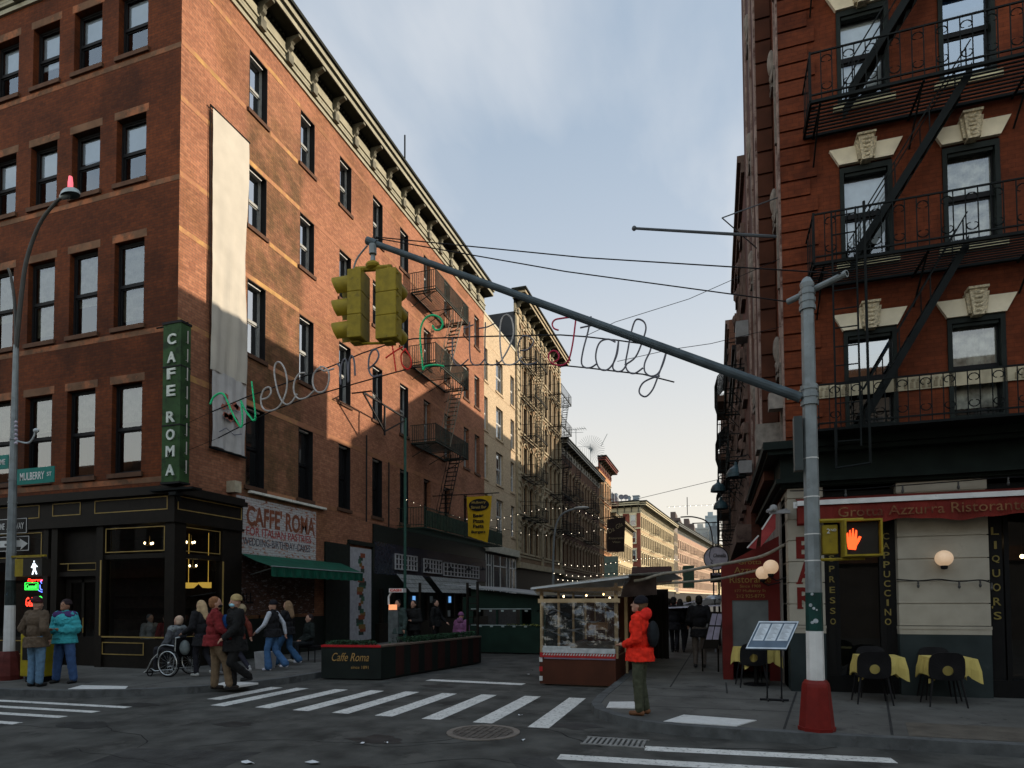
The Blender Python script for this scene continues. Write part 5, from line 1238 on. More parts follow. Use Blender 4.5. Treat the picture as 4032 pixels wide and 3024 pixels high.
# security camera on the corner
b = MB(); b.box(.95, 1.3, 12.3, 12.4, 3.35, 3.41); b.ell((1.02, 12.3, 3.45), .07, 10, 8); b.bar((1.02, 12.3, 3.45), (.9, 12.15, 3.38), .03); b.bar((1.12, 12.35, 3.4), (1.27, 12.5, 3.45), .02)
tag(b.build('security_camera', mat('grey_plastic', (.25, .25, .25), .5)), 'grey security camera and bracket on the corner of the right building', 'camera')
# street side ground floor: red flags / awning flaps and vestibule
for (px, pts, lb) in ((.62, [(840, 420), (690, 650), (678, 840), (840, 640)], 'larger red cloth flap hanging off the side of the right building'), (.45, [(655, 715), (530, 850), (625, 860), (637, 780)], 'smaller red cloth flap behind the larger one')):
    Yb = 13.0 if px > .5 else 13.6
    q = [atY(2750+x/2.765, 1850+y/2.765, Yb) for x, y in pts]
    b = MB(); b.prism(q, (0, .02, 0)); o = b.build('red_flap', mat('flap_red', (.33, .05, .05), .8, var=.2)); tag(o, lb, 'awning flap')
    b = MB(); b.bar(q[0], q[1], .02, sq=True); b.build('white_edge', M['white'], o)
def vest(x, y, yy=13.9):
    return atY(2750+x/2.765, 1850+y/2.765, yy)
t = thing('red_vestibule', 'dark red canvas entrance vestibule with gold lettering on the right pavement', 'vestibule', (.55, 13.9, .13))
vm = mat('vestibule_red', (.11, .012, .009), .75, var=.25, scale=2)
a = vest(250, 1030); c = vest(640, 790); d = vest(780, 1000); 
x0, x1 = a.x, XR-.01; zt = 2.5; zp = 3.1
b = MB(); yv = 13.9
b.poly([(x0, yv, .13), (x0+.2, yv, .13), (x0+.2, yv, 1.78), (x0, yv, 1.78)]); b.poly([(x0+.9, yv, .13), (x1, yv, .13), (x1, yv, 1.78), (x0+.9, yv, 1.78)]); b.poly([(x0, yv, 1.78), (x1, yv, 1.78), (x1, yv, zp), (x0, yv, zt)])
b.box(x0, x0+.03, yv+.01, 15.6, .13, zt); b.quad((x0, yv, zt), (x1, yv, zp), (x1, 15.6, zp), (x0, 15.6, zt)); b.quad((x0, 15.6, .13), (x1, 15.6, .13), (x1, 15.6, zt), (x0, 15.6, zt))
b.build('canvas', vm, t)
b = MB(); b.quad((x0+.2, yv+.03, .5), (x0+.9, yv+.03, .5), (x0+.9, yv+.03, 1.78), (x0+.2, yv+.03, 1.78)); b.build('plastic_window', mat('cloudy_plastic', (.1, .115, .12), .35, var=.3, scale=2), t)
b = MB()
for w_, z, h, w in (('Grotta', 2.52, .1, .45), ('Azzurra', 2.34, .13, .62), ('Ristorante', 2.14, .14, .8), ('Since 1908', 2.04, .06, .4), ('177 Mulberry St', 1.93, .07, .6), ('212 925-8775', 1.83, .07, .55)):
    text(b, w_, (x0+.56, yv-.012, z), (1, 0, 0), (0, 0, 1), w=w, h=h, thick=.004)
b.build('gold_lettering', mat('dull_gold', (.22, .14, .04), .7, var=.2), t)
# lights of the restaurant: leaning menu boards, tables and chairs
def chair_proto(name):
    t = thing(name, 'x', 'chair', (0, 0, 0)); bk = M['dark']
    b = MB(); n = 14   # round backed plastic chair, local +y = towards table, back at -y; seat h .44
    # backrest: shell with a round hole
    cx, cz, W_, H0, H1 = 0, 0, .25, .42, .84
    hc = V((0, 0, .56)); hr_ = .075; k = 28; outer = []; inner = []
    for i in range(k):
        a = 2*math.pi*i/k; dxx, dzz = math.cos(a), math.sin(a)
        # outer rounded rect
        s = min((W_*(1-.1*max(0, -dzz)))/max(1e-3, abs(dxx)), ((H1-.56) if dzz > 0 else (.56-H0))/max(1e-3, abs(dzz)))
        ex = 4.0; rr = (abs(dxx/ .24)**ex+abs(dzz/(.28 if dzz > 0 else .15))**ex)**(-1/ex)
        x, z = rr*dxx, .56+rr*dzz
        outer.append(V((x, -.21-.10*(z-.42)+.10*(x/.24)**2*.5, z))); inner.append(V((hr_*dxx, -.21-.10*(.56-.42), .56+hr_*dzz)))
    for th in (0, .03):
        for i in range(k):
            j = (i+1) % k; o_ = V((0, -th, 0)); b.quad(outer[i]+o_, outer[j]+o_, inner[j]+o_, inner[i]+o_)
    for i in range(k):
        j = (i+1) % k; o_ = V((0, -.03, 0)); b.quad(outer[i], outer[i]+o_, outer[j]+o_, outer[j]); b.quad(inner[i], inner[j], inner[j]+o_, inner[i]+o_)
    b.build('backrest', bk, t)
    b = MB(); b.prism([(math.copysign(.22, math.cos(a))*abs(math.cos(a))**.5, .22*math.copysign(abs(math.sin(a))**.5, math.sin(a)), .42) for a in [i*2*math.pi/16 for i in range(16)]], (0, 0, .03)); b.build('seat', bk, t)
    for sx in (-1, 1):
        for sy in (-1, 1):
            b = MB(); b.bar((sx*.19, sy*.18, .42), (sx*.25, sy*.24, 0), .018, .012, n=8); b.build('leg', bk, t)
    return t
def table(x, y, rz, label, w=.6):
    t = thing('cafe_table', label, 'table', (x, y, .13), rz, 'cafe tables on the right pavement')
    b = MB(); b.lathe((0, 0, 0), [(.04, .02), (.04, .7)], n=10); b.lathe((0, 0, 0), [(.0, .03), (.24, .02), (.24, 0)], n=18); b.build('pedestal', M['dark'], t)
    b = MB(); b.box(-w/2, w/2, -w/2, w/2, .70, .72); b.build('tabletop', M['dark'], t)
    ym = mat('yellow_tablecloth', (.5, .4, .12), .85, var=.12, scale=3)
    cl = MB(); n = 12; e = w/2+.012; rnd = random.Random(int(x*100)); ring = []
    for s in range(4):
        for i in range(n):
            u = i/n*2-1; p = [(u*e, -e), (e, u*e), (-u*e, e), (-e, -u*e)][s]; ring.append(V((p[0], p[1], .728)))
    low = []
    for i, p in enumerate(ring):
        u = (i % n)/n; corner = max(0, 1-abs(((i+n/2) % n)-n/2)/2.5)
        dr = .27+.12*corner+.02*math.sin(i*1.9); out = .03+.05*corner+.025*math.sin(i*2.4)
        q = V((p.x, p.y, 0)).normalized(); low.append(V((p.x+q.x*out, p.y+q.y*out, .728-dr)))
    k = len(ring)
    mid = [(a*.5+c*.5)+V((c.x-a.x, c.y-a.y, 0))*.3 for a, c in zip(ring, low)]
    cl.poly(ring)
    for i in range(k):
        j = (i+1) % k; cl.quad(ring[j], ring[i], mid[i], mid[j]); cl.quad(mid[j], mid[i], low[i], low[j])
    o = cl.build('tablecloth', ym); o.location = (x, y, .13); o.rotation_euler = (0, 0, rz); tag(o, label.replace('cafe table', 'yellow tablecloth'), 'tablecloth', 'yellow tablecloths'); o['label'] = 'yellow cloth on the '+label.replace('cafe table', 'table')
    return t
table(2.52, 11.75, .0, 'cafe table by the dark window left of the stone pier'); table(3.5, 11.75, 0, 'cafe table in front of the stone pier'); table(.72, 13.2, .35, 'cafe table by the corner behind the menu stand', .62)
ch = chair_proto('cafe_chair')
for i, (x, y, rz, lb) in enumerate([(2.35, 11.42, 0, 'black round backed chair at the table left of the stone pier'), (3.35, 11.47, 0, 'black round backed chair at the table before the stone pier'), (.62, 12.95, .15, 'black round backed chair at the corner table behind the menu stand'), (3.5, 12.2, math.pi, 'black chair on the wall side of the table before the stone pier'), (2.55, 12.2, math.pi, 'black chair on the wall side of the table left of the stone pier')]):
    o = ch if i == 0 else copy_tree(ch); o.location = (x, y, .13); o.rotation_euler = (0, 0, rz); tag(o, lb, 'chair', 'black cafe chairs')
# tilted menu stand
t = thing('menu_stand', 'silver framed menu board with three sheets on a black stand beside the signal pole', 'menu stand', (.85, 11.24, .13))
b = MB(); tl, tr, bl, br_ = V((.68, 11.42, 1.42)), V((1.3, 11.42, 1.42)), V((.45, 11.1, .98)), V((1.07, 11.1, .98))
nn = (tr-tl).cross(bl-tl).normalized()
if nn.y > 0: nn = -nn
def lp(u, v, d=0): return (tl*(1-u)+tr*u)*(1-v)+(bl*(1-u)+br_*u)*v+nn*d
b.prism([lp(0, 0), lp(1, 0), lp(1, 1), lp(0, 1)], nn*-.03); b.build('backing', mat('slate_blue_board', (.1, .14, .19), .5), t)
b = MB()
for (u0, u1, v0, v1) in ((0, 1, 0, .05), (0, 1, .95, 1), (0, .025, .05, .95), (.975, 1, .05, .95)): b.prism([lp(u0, v0, .002), lp(u1, v0, .002), lp(u1, v1, .002), lp(u0, v1, .002)], nn*.012)
b.build('silver_frame', mat('alu', (.45, .48, .5), .35, metal=.6), t)
b = MB()
for k in range(3): b.poly([lp(.07+k*.3, .08, .004), lp(.33+k*.3, .08, .004), lp(.33+k*.3, .7, .004), lp(.07+k*.3, .7, .004)])
b.build('menu_sheet', mat('menu_paper', (.55, .6, .64), .6), t)
b = MB()
for k in range(3):
    for j in range(12): v = .12+j*.045; b.poly([lp(.1+k*.3, v, .006), lp(.1+k*.3+.1+.08*((j*7+k) % 3)/2, v, .006), lp(.1+k*.3+.1+.08*((j*7+k) % 3)/2, v+.012, .006), lp(.1+k*.3, v+.012, .006)])
b.build('menu_print', mat('grey_print', (.2, .22, .25), .7), t)
b = MB(); b.bar((.78, 11.26, .16), (.78, 11.24, 1.1), .014); b.bar((1.0, 11.26, .16), (1.0, 11.24, 1.12), .014); b.build('post', M['dark'], t)
b = MB(); b.bar((.66, 11.2, .15), (1.1, 11.2, .15), .02); b.bar((.78, 11.05, .15), (.78, 11.45, .15), .014); b.bar((1.0, 11.05, .15), (1.0, 11.45, .15), .014); b.build('foot', M['dark'], t)
# second menu board by the vestibule
t = thing('menu_easel', 'dark easel board with lilac menu sheets left of the red vestibule', 'menu stand', (-.15, 15.2, .13))
q = [atY(2550+x/1.269, 2050+y/1.269, 15.2) for x, y in ((318, 455), (382, 457), (352, 640), (273, 640))]
b = MB(); b.prism(q, (0, .05, 0)); b.bar(q[3], (q[3].x, 15.3, .13), .02); b.bar(q[2], (q[2].x, 15.3, .13), .02); b.build('board', M['wood_dark'], t)
b = MB()
for (u0, u1) in ((.1, .48), (.54, .92)):
    for (v0, v1) in ((.05, .36), (.4, .75)):
        L_ = lambda u, v: (q[0]*(1-u)+q[1]*u)*(1-v)+(q[3]*(1-u)+q[2]*u)*v+V((0, -.01, 0)); b.poly([L_(u0, v0), L_(u1, v0), L_(u1, v1), L_(u0, v1)])
b.build('menu_sheet', mat('lilac_paper', (.4, .38, .5), .6), t)

# fire escape on the front
ik = M['iron']
for z in (7.5, 10.33, 13.2, 16.1):
    platform('fe', R1, FR, 1.68, 6.6, z, .92, .84, ik, scroll=True, step=.165, r=.010, slat=.085)
b = MB()
for zz in (5.41, 4.75): b.bar((1.7, 11.6, zz), (6.6, 11.6, zz), .018, n=4); b.bar((1.7, 11.6, zz), (1.7, 12.5, zz), .018, n=4)
for i in range(31):
    u = 1.7+.165*i; b.bar((u, 11.6, 4.62), (u, 11.6, 5.41), .009, n=4)
    for (zc, sg) in ((5.28, 1), (4.9, -1)):
        s = 1 if i % 2 else -1; b.tube([(u+s*.1+.1*(1-q/11)*math.cos(q/8*4.6)*-s, 11.595, zc+sg*.1*(1-q/11)*math.sin(q/8*4.6)) for q in range(9)], .008, n=4)
b.fbox(FR, 1.68, 6.6, 4.62, 4.66, .0, .92)
b.build('fire_escape_lowest_railing', ik, R1)
for (ua, za, ub, zb) in ((3.98, 7.45, 2.42, 4.7), (4.1, 10.3, 2.36, 7.55), (4.1, 13.15, 2.3, 10.36), (4.1, 16.05, 2.3, 13.25)):
    stairs(R1, FR, ua, za, ub, zb, .45, .5, ik, thick=.22, sw=.04)
ladder(R1, FR, 2.12, 4.3, 8.3, 1.02, .36, ik); 
b = MB(); b.bar((1.92, 11.45, 3.95), (1.92, 11.45, 4.7), .02); b.bar((1.92, 11.45, 3.95), (2.42, 11.45, 4.0), .02); b.bar((2.42, 11.45, 4.0), (2.42, 11.45, 8.35), .022); b.build('drop_ladder_guide', ik, R1)
# boom over the street
t = thing('wall_boom', 'steel boom with two stays reaching out from the right building over the street', 'boom', (XR, YF, 8.9))
e = V((-1.45, 12.6, 9.25)); e = atY(2497, 899, 12.6); w0 = V((XR-.0, 12.9, 9.0)); w0.z = (atX(3085, 838, XR)).z; b = MB(); b.bar(w0, e, .03, .025); b.ell(e, .05, 8, 6); b.build('pole', mat('boom_grey', (.08, .09, .1), .5), t)
mid = atY(2843, 858, 12.62); b = MB(); b.bar(mid, V((XR, 12.9, atX(3085, 650, XR).z)), .012); b.bar(mid, V((.96, 13.8, atX(3085, 770, XR).z)), .012); b.build('stay', MATS['boom_grey'], t)

# ------------------------------------------------------------------ further right row
wr = brick('dark_red_row_brick', (.1, .028, .016), (.075, .022, .013), (.05, .025, .015), grime=.4)
br_dk = brick('dark_brown_row_brick', (.1, .045, .028), (.075, .035, .02), (.05, .03, .02), grime=.4)
def right_house(name, label, y0, y1, H, x0=.88, m=None):
    t = thing(name, label, 'building', (x0, y0, 0)); F = Fr((x0, 0, 0), (0, 1, 0), (-1, 0, 0))
    b = MB(); b.box(x0, x0+14, y0, y1, 0, H); b.build('wall', m or wr, t)
    b = MB()
    n = max(2, int((y1-y0)/1.9))
    for i in range(n):
        u = y0+(y1-y0)*(i+.5)/n
        z = 4.8
        while z < H-2.2:
            b.fbox(F, u-.5, u-.42, z, z+1.8, 0, .07); b.fbox(F, u+.42, u+.5, z, z+1.8, 0, .07); b.fbox(F, u-.55, u+.55, z+1.8, z+2.1, 0, .12); b.fbox(F, u-.5, u+.5, z-.15, z, 0, .12)
            b.ell(F.p(u, z+2.05, .1), (.1, .12, .22), 8, 6)
            z += 2.95
    b.build('window_trim', sn2, t)
    b = MB()
    for i in range(n):
        u = y0+(y1-y0)*(i+.5)/n; z = 4.8
        while z < H-2.2: b.fbox(F, u-.42, u+.42, z, z+1.8, -.0, .012); z += 2.95
    b.build('window_glass', mat('dark_glass_flat', (.04, .05, .06), .1, spec=.8), t)
    b = MB(); b.fbox(F, y0, y1, H-.5, H-.2, 0, .1); b.fbox(F, y0, y1, H-.2, H, 0, .2); b.fbox(F, y0, y1, 3.4, 3.9, 0, .4); b.build('cornice', sn2 if H > 14.3 else M['dark'], t)
    return t, F
h2, G2 = right_house('dark_red_rowhouse', 'dark red row house next to the right corner building', 18.75, 26.9, 14.5, .97)
h3, G3 = right_house('brown_rowhouse', 'lower brown row house further up the right side', 26.95, 35.0, 12.2, .98, br_dk)
h4, G4 = right_house('balcony_rowhouse', 'tall row house with curved cage balconies on the right side', 36.2, 48, 17.2, .92, br_dk)
h5, G5 = right_house('far_right_rowhouse', 'dark far row house just beyond the cage balconies', 48.05, 61.5, 16, .95, wr)
h7, G7_ = right_house('tall_end_rowhouse', 'tall last row house at the far end of the right side', 61.6, 85, 20.5, .95, br_dk)
h6, G6 = right_house('narrow_link_house', 'narrow stepped link between the two right row houses', 35.02, 36.15, 14.2, .92, br_dk)
for (z, G, h, y0) in ((13.3, G4, h4, 37), (10.0, G4, h4, 37), (7.0, G4, h4, 37)):
    b = MB(); 
    b.fbox(G, y0, y0+4, z-.35, z, 0, .7)
    b.build('cage_balcony_floor', mat('rust_brown', (.06, .03, .018), .7), h)
    b = MB()
    for i in range(30):
        u = y0+4*i/29
        b.tube([G.p(u, z, .68), G.p(u, z+.5, .82), G.p(u, z+1.1, .66), G.p(u, z+1.5, .3), G.p(u, z+1.6, .02)], .014, n=4)
    for d, zz in ((.72, z+.25), (.8, z+.6), (.66, z+1.1), (.3, z+1.5)): b.bar(G.p(y0, zz, d), G.p(y0+4, zz, d), .016, n=4)
    for k in range(7):
        for u in (y0, y0+4): b.bar(G.p(u, z+.3+k*.05, .1+k*.09), G.p(u, z+1.45-k*.07, .1+k*.09), .012, n=4)
    b.build('cage_railing', M['iron'], h)
for z in (6, 8.8): platform('fe', h2, G2, 20, 25, z, .55, .8, M['iron'], step=.3, slat=.2)
for z in (4.8, 7.4, 9.9): platform('fe', h3, G3, 28.5, 33.5, z, .8, .8, M['iron'], step=.3, slat=.2)
stairs(h3, G3, 32, 9.8, 30, 7.4, .5, .4, M['iron']); stairs(h3, G3, 32, 7.3, 30, 4.9, .5, .4, M['iron'])
# boxes and air conditioners sticking out
for (y, z, x, s, lb) in ((17.0, 8.55, .9, .3, 'grey window air conditioner high on the right building side'), (16.6, 4.95, .9, .22, 'pale utility box low on the right building side')):
    b = MB(); b.box(x-.3, x, y, y+.5, z, z+s*1.4); b.box(x-.31, x-.3, y+.05, y+.45, z+.05, z+s*1.3); tag(b.build('air_conditioner', mat('ac_grey', (.2, .2, .2), .6)), lb, 'air conditioner')
# hanging dome lamps and lamp post
names = ['highest dome lamp on the dark lamp post on the right', 'second dome lamp below the highest one on the right', 'large dark teal dome lamp nearest to the right building']
for i, (px, py, Yd, r) in enumerate(((2828, 1922, 22, .25), (2838, 1990, 22, .24), (2898, 1862, 17, .25))):
    p = atY(px, py, Yd); t = thing('dome_lamp', names[i], 'lamp', tuple(p), 0, 'dome street lamps')
    b = MB(); b.lathe(p, [(r, -.12), (r*.96, -.02), (r*.75, .09), (r*.35, .16), (.05, .19), (.04, .28)], n=18); b.build('shade', mat('dark_teal_metal', (.02, .045, .055), .4), t)
    b = MB(); b.tube([p+V((0, 0, .26)), p+V((.05, 0, .4)), p+V((.3, 0, .45)), V((.88, p.y, p.z+.35))], .015); b.build('arm', M['dark'], t)
t = thing('lamp_post', 'slim dark lamp post standing on the right pavement beyond the vestibule', 'lamp post', (.1, 24, .13))
p = atY(2825, 1950, 24); b = MB(); b.bar((p.x, 24, .13), p, .04); b.build('post', M['dark'], t)
b = MB(); b.bar((p.x-.9, 24, 4.6), (p.x+.1, 24, 4.6), .02); b.build('cross_arm', M['dark'], t)
# round white restaurant sign
c = atY(2819, 2198, 23); t = thing('round_sign', 'round pale sign with a drawn face and script lettering hanging on the right', 'sign', tuple(c))
b = MB(); b.lathe(c, [(0, .03), (.42, .03), (.42, -.03), (0, -.03)], n=30, axis=(0, -1, 0)); b.build('disc', mat('pale_lilac', (.3, .28, .32), .6), t)
b = MB(); b.lathe(c+V((0, -.035, 0)), [(.42, 0), (.42, .01), (.39, .01), (.39, 0)], n=30, axis=(0, -1, 0)); b.tube(smooth_path([c+V(p) for p in ((-.15, -.045, .36), (-.22, -.045, .15), (-.2, -.045, 0), (-.12, -.045, -.1), (-.17, -.045, -.16), (-.1, -.045, -.2), (-.16, -.045, -.28), (-.1, -.045, -.34))]), .009)
text(b, 'Chinella', c+V((.12, -.04, .03)), (1, 0, 0), (0, 0, 1), w=.42, h=.13, shear=.3); b.build('drawing', M['dark'], t)
b = MB(); b.box(c.x-.2, c.x+.35, c.y-.03, c.y+.03, c.z-.85, c.z-.5); b.build('lower_box', M['wood_dark'], t)
b = MB(); text(b, 'RISTORANTE', c+V((.07, -.035, -.6)), (1, 0, 0), (0, 0, 1), w=.4, h=.07); b.build('lower_letters', mat('pale_letters', (.35, .3, .38), .6), t)
b = MB(); b.bar(c+V((0, .0, .42)), V((.88, c.y, c.z+.5)), .02); b.bar(c+V((0, 0, .42)), c+V((0, 0, .5)), .02); b.build('arm', M['dark'], t)
# ------------------------------------------------------------------ right traffic pole with mast arm
PX, PY = 1.19, 8.85
t = thing('signal_pole', 'grey traffic pole with green and white bands and red tapered base, right corner', 'traffic pole', (PX, PY, .13))
b = MB(); b.lathe((PX, PY, .13), [(.22, 0), (.225, .05), (.19, .06)], n=8); b.lathe((PX, PY, .13), [(.21, .05), (.165, .56), (.155, .6), (.13, .64), (0, .64)], n=8); b.build('base', M['redbase'], t)
def ro(z): return .105-.0055*(z-.7)
def seg(z0, z1, m, nm, e=0):
    b = MB(); b.lathe((PX, PY, 0), [(ro(z0)+e, z0), (ro(z1)+e, z1)], n=8); b.build(nm, m, t)
seg(.7, 1.39, M['white'], 'white_band', .002); seg(1.39, 1.88, mat('dark_green_paint2', (.008, .04, .034), .5, var=.3, dirt=((.02, .02, .02), 9, .6)), 'green_band', .002)
seg(1.88, 5.84, M['galv'], 'shaft')
b = MB(); b.lathe((PX, PY, 0), [(ro(5.84)+.004, 5.84), (ro(5.84)+.012, 5.9), (.05, 5.97), (0, 6.0)], n=8); b.build('cap', M['galv'], t)
for z in (4.3, 5.55): b = MB(); b.lathe((PX, PY, 0), [(ro(z)+.001, z), (ro(z)+.022, z), (ro(z)+.022, z+.06), (ro(z)+.012, z+.06), (ro(z)+.012, z+.1), (ro(z)+.022, z+.1), (ro(z)+.022, z+.16), (ro(z)+.012, z+.16), (ro(z)+.012, z+.2), (ro(z)+.022, z+.2), (ro(z)+.022, z+.26), (ro(z), z+.26)], n=8); b.build('clamp', M['galv'], t)
for z in (3.6, 3.1, 2.62, 2.28): b = MB(); b.lathe((PX, PY, 0), [(ro(z)+.003, z), (ro(z)+.003, z+.015)], n=8); b.build('steel_strap', M['white'], t)
arm_end = V((-5.22, 8.55, 7.6)); arm_end = atY(800*1.8228, 522*1.8228, 8.5); a0 = V((PX-.1, PY, 4.41))
b = MB(); b.bar(a0, arm_end, .066, .045, n=12); b.bar(arm_end+(arm_end-a0).normalized()*-.12, arm_end+(arm_end-a0).normalized()*.06, .06, .062, n=12); b.build('mast_arm', mat('dark_galv', (.07, .09, .1), .6, metal=.2, var=.25, scale=5), t, smooth=False)
# cross bar near the top
c0, c1 = V((PX-.28, PY+.2, 5.6)), V((PX+.5, PY-.3, 5.97)); c0 = atY(1702*1.8228, 652*1.8228, 9.1); c1 = atY(1826*1.8228, 592*1.8228, 8.6)
b = MB(); b.bar(c0, c1, .04, n=10); b.lathe(c1, [(.045, -.02), (.045, .02), (.03, .02)], n=12, axis=c1-c0); b.build('guy_crossbar', M['galv'], t)
b = MB(); k = arm_end+V((.06, 0, .05)); k2 = atY(812*1.8228, 512*1.8228, 8.5)
b.tube([k, (k+c0)/2+V((0, 0, -.06)), c0+V((0, 0, 0))], .009, n=5); b.tube([k2, (k2+c1)/2+V((0, 0, -.06)), c1], .009, n=5); b.build('guy_wire', M['dark'], t)
# stickers on pole
b = MB()
for (a, z, r) in ((-2.1, 1.72, .022), (-1.75, 1.68, .018), (-1.4, 1.66, .012), (-1.95, 1.5, .02), (-1.55, 1.52, .03), (-1.9, 1.86, .018)):
    p = V((PX+(ro(z)+.004)*math.cos(a), PY+(ro(z)+.004)*math.sin(a), z)); nrm = V((math.cos(a), math.sin(a), 0)); b.lathe(p, [(0, 0), (r, 0), (r, -.004)], n=10, axis=nrm)
b.build('sticker', mat('sticker', (.35, .38, .4), .6, var=.4, scale=20), t)
b = MB(); b.box(PX-.2, PX-.1, PY-.1, PY+.05, 3.45, 4.15); b.build('junction_box', mat('box_dark', (.04, .05, .05), .5), t)
# hanging signal pair
def sig(name, label, cx, cy, zt, rz, visors=True):
    t = thing(name, label, 'traffic light', (cx, cy, zt), 0, None); Mz = Matrix.Rotation(rz, 3, 'Z'); T = lambda x, y, z: V((cx, cy, zt))+Mz @ V((x, y, z))
    b = MB()
    def bx(x0, x1, y0, y1, z0, z1, m=0):
        vs = [T(x, y, z) for z in (z0, z1) for y in (y0, y1) for x in (x0, x1)]; b.add(vs, [(0, 2, 3, 1), (4, 5, 7, 6), (0, 1, 5, 4), (2, 6, 7, 3), (0, 4, 6, 2), (1, 3, 7, 5)], m)
    for k in range(3): bx(-.17, .17, -.14, .09, -.36*k-.355, -.36*k)
    bx(-.16, .16, -.13, .08, -1.08, 0)
    for k in range(3):
        for z in (-.05, -.3): bx(.17, .19, -.1, -.06, -.36*k+z-.03, -.36*k+z)
    bx(-.08, .08, -.08, .08, -1.12, -1.08); bx(-.06, .06, -.06, .06, 0, .05)
    b.build('housing', M['yellow'], t, bevel=.015)
    for k in range(3):
        g = MB(); zc = -.36*k-.18; n = 18; R_ = .155; R2 = .15; L_ = .31; rings = []
        for i in range(n+1):
            a = R(-60)+R(300)*i/n; ca, sa = math.cos(a-math.pi/2+R(90)-R(60)+R(0)), 0
            a = R(-60+300*i/n); x = R_*math.cos(a); z = R_*math.sin(a); l = L_*(.82+.18*math.sin(a))
            g.v += [T(x, .09, zc+z), T(x*.99, .09+l, zc+z*.99-.01)]
        for i in range(n): g.f.append([2*i, 2*i+2, 2*i+3, 2*i+1]); g.m.append(0)
        g.build('visor', M['yellow'], t, smooth=True)
        g = MB(); g.lathe(T(0, .095, zc), [(.0, .015), (.1, .01), (.14, 0)], n=18, axis=Mz @ V((0, 1, 0))); g.build('lens', mat('dark_lens', (.02, .015, .012), .2), t)
    return t
sx, sy, sz = -5.12, 8.5, 6.93
sig('hanging_signal', 'yellow three lens traffic signal with visors pointing left, hanging from the mast arm end', -5.27, 8.47, 6.93, R(96))
sig('hanging_signal', 'yellow three lens traffic signal seen from behind on the right of the hanging pair', -4.72, 8.5, 6.87, R(4))
t = thing('signal_hanger', 'grey and yellow hanger joining the twin traffic signals to the mast arm end', 'bracket', (-5.0, 8.5, 7.1))
b = MB(); b.bar((-5.3, 8.47, 7.0), (-4.7, 8.5, 6.95), .045, n=8); b.ell((-5.0, 8.48, 7.02), (.12, .1, .07), 10, 6); b.bar((-5.27, 8.47, 6.93), (-5.27, 8.47, 7.02), .05); b.bar((-4.72, 8.5, 6.87), (-4.72, 8.5, 6.98), .05); b.bar((-5.3, 8.47, 5.82), (-4.72, 8.5, 5.77), .02); b.build('yellow_bar', M['yellow'], t)
b = MB(); hp = atY(806*1.8228, 540*1.8228, 8.5); b.bar((-5.0, 8.48, 7.05), hp, .045, .03, n=8); b.bar((-5.0, 8.48, 7.2), (-5.0, 8.48, 7.35), .06, n=8); b.tube(smooth_path([arm_end+V((-.05, 0, -.05)), arm_end+V((-.25, 0, -.25)), arm_end+V((-.32, 0, -.5)), V((-5.3, 8.47, 7.0))]), .014); b.build('hanger_rod', M['galv'], t)
# pedestrian signal on the pole, right
t = thing('walk_signal', 'pedestrian signal showing an orange raised hand on the right traffic pole', 'pedestrian signal', (1.6, 8.85, 2.4))
q = lambda x, y, Y=8.7: atY(2932+x/1.508, 1900+y/1.508, Y)
a = q(595, 235); c = q(800, 425)
b = MB(); b.box(a.x, c.x, 8.7, 8.95, c.z, a.z)
b.build('housing', mat('signal_dark', (.02, .018, .014), .5), t, bevel=.01)
b = MB(); e = .022
b.box(a.x-e, c.x+e, 8.6, 8.9, a.z, a.z+e); b.box(a.x-e, c.x+e, 8.6, 8.9, c.z-e, c.z); b.box(a.x-e, a.x, 8.6, 8.9, c.z, a.z); b.box(c.x, c.x+e, 8.6, 8.9, c.z, a.z)
p0 = q(455, 220); p1 = q(715, 215); b.bar((PX, 8.85, p0.z), (p1.x, 8.8, p1.z), .028); p1 = q(725, 448); b.bar((PX, 8.85, p1.z), (p1.x, 8.8, p1.z), .02); b.bar(((a.x+c.x)/2, 8.8, a.z), ((a.x+c.x)/2, 8.8, p0.z), .02)
b.build('yellow_frame', M['yellow'], t)
hand = [(615, 395), (607, 345), (606, 300), (614, 298), (620, 335), (622, 285), (628, 280), (634, 330), (640, 272), (648, 272), (651, 330), (660, 280), (668, 285), (667, 340), (680, 318), (694, 322), (682, 350), (668, 372), (660, 400)]
b = MB(); pts = [q(x, y, 8.685) for x, y in hand]; pts.reverse(); b.prism(pts, (0, .01, 0)); b.build('orange_hand', mat('hand_orange', (1, .12, .02), .5, emit=1.5, ecol=(1, .07, .015)), t)
t = thing('signal_box', 'yellow back of a pedestrian signal left of the lit orange hand', 'pedestrian signal', (1.35, 8.9, 2.4))
a = q(455, 255, 8.9); c = q(553, 425, 8.9); b = MB(); b.box(a.x, c.x, 8.85, 9.08, c.z, a.z); b.build('housing', M['yellow'], t, bevel=.012)
b = MB(); text(b, '2', ((a.x+c.x)/2-.02, 8.845, a.z-.11), (1, 0, 0), (0, 0, 1), h=.06); text(b, 'ND', ((a.x+c.x)/2+.04, 8.845, a.z-.085), (1, 0, 0), (0, 0, 1), h=.03); b.build('number', M['white'], t)

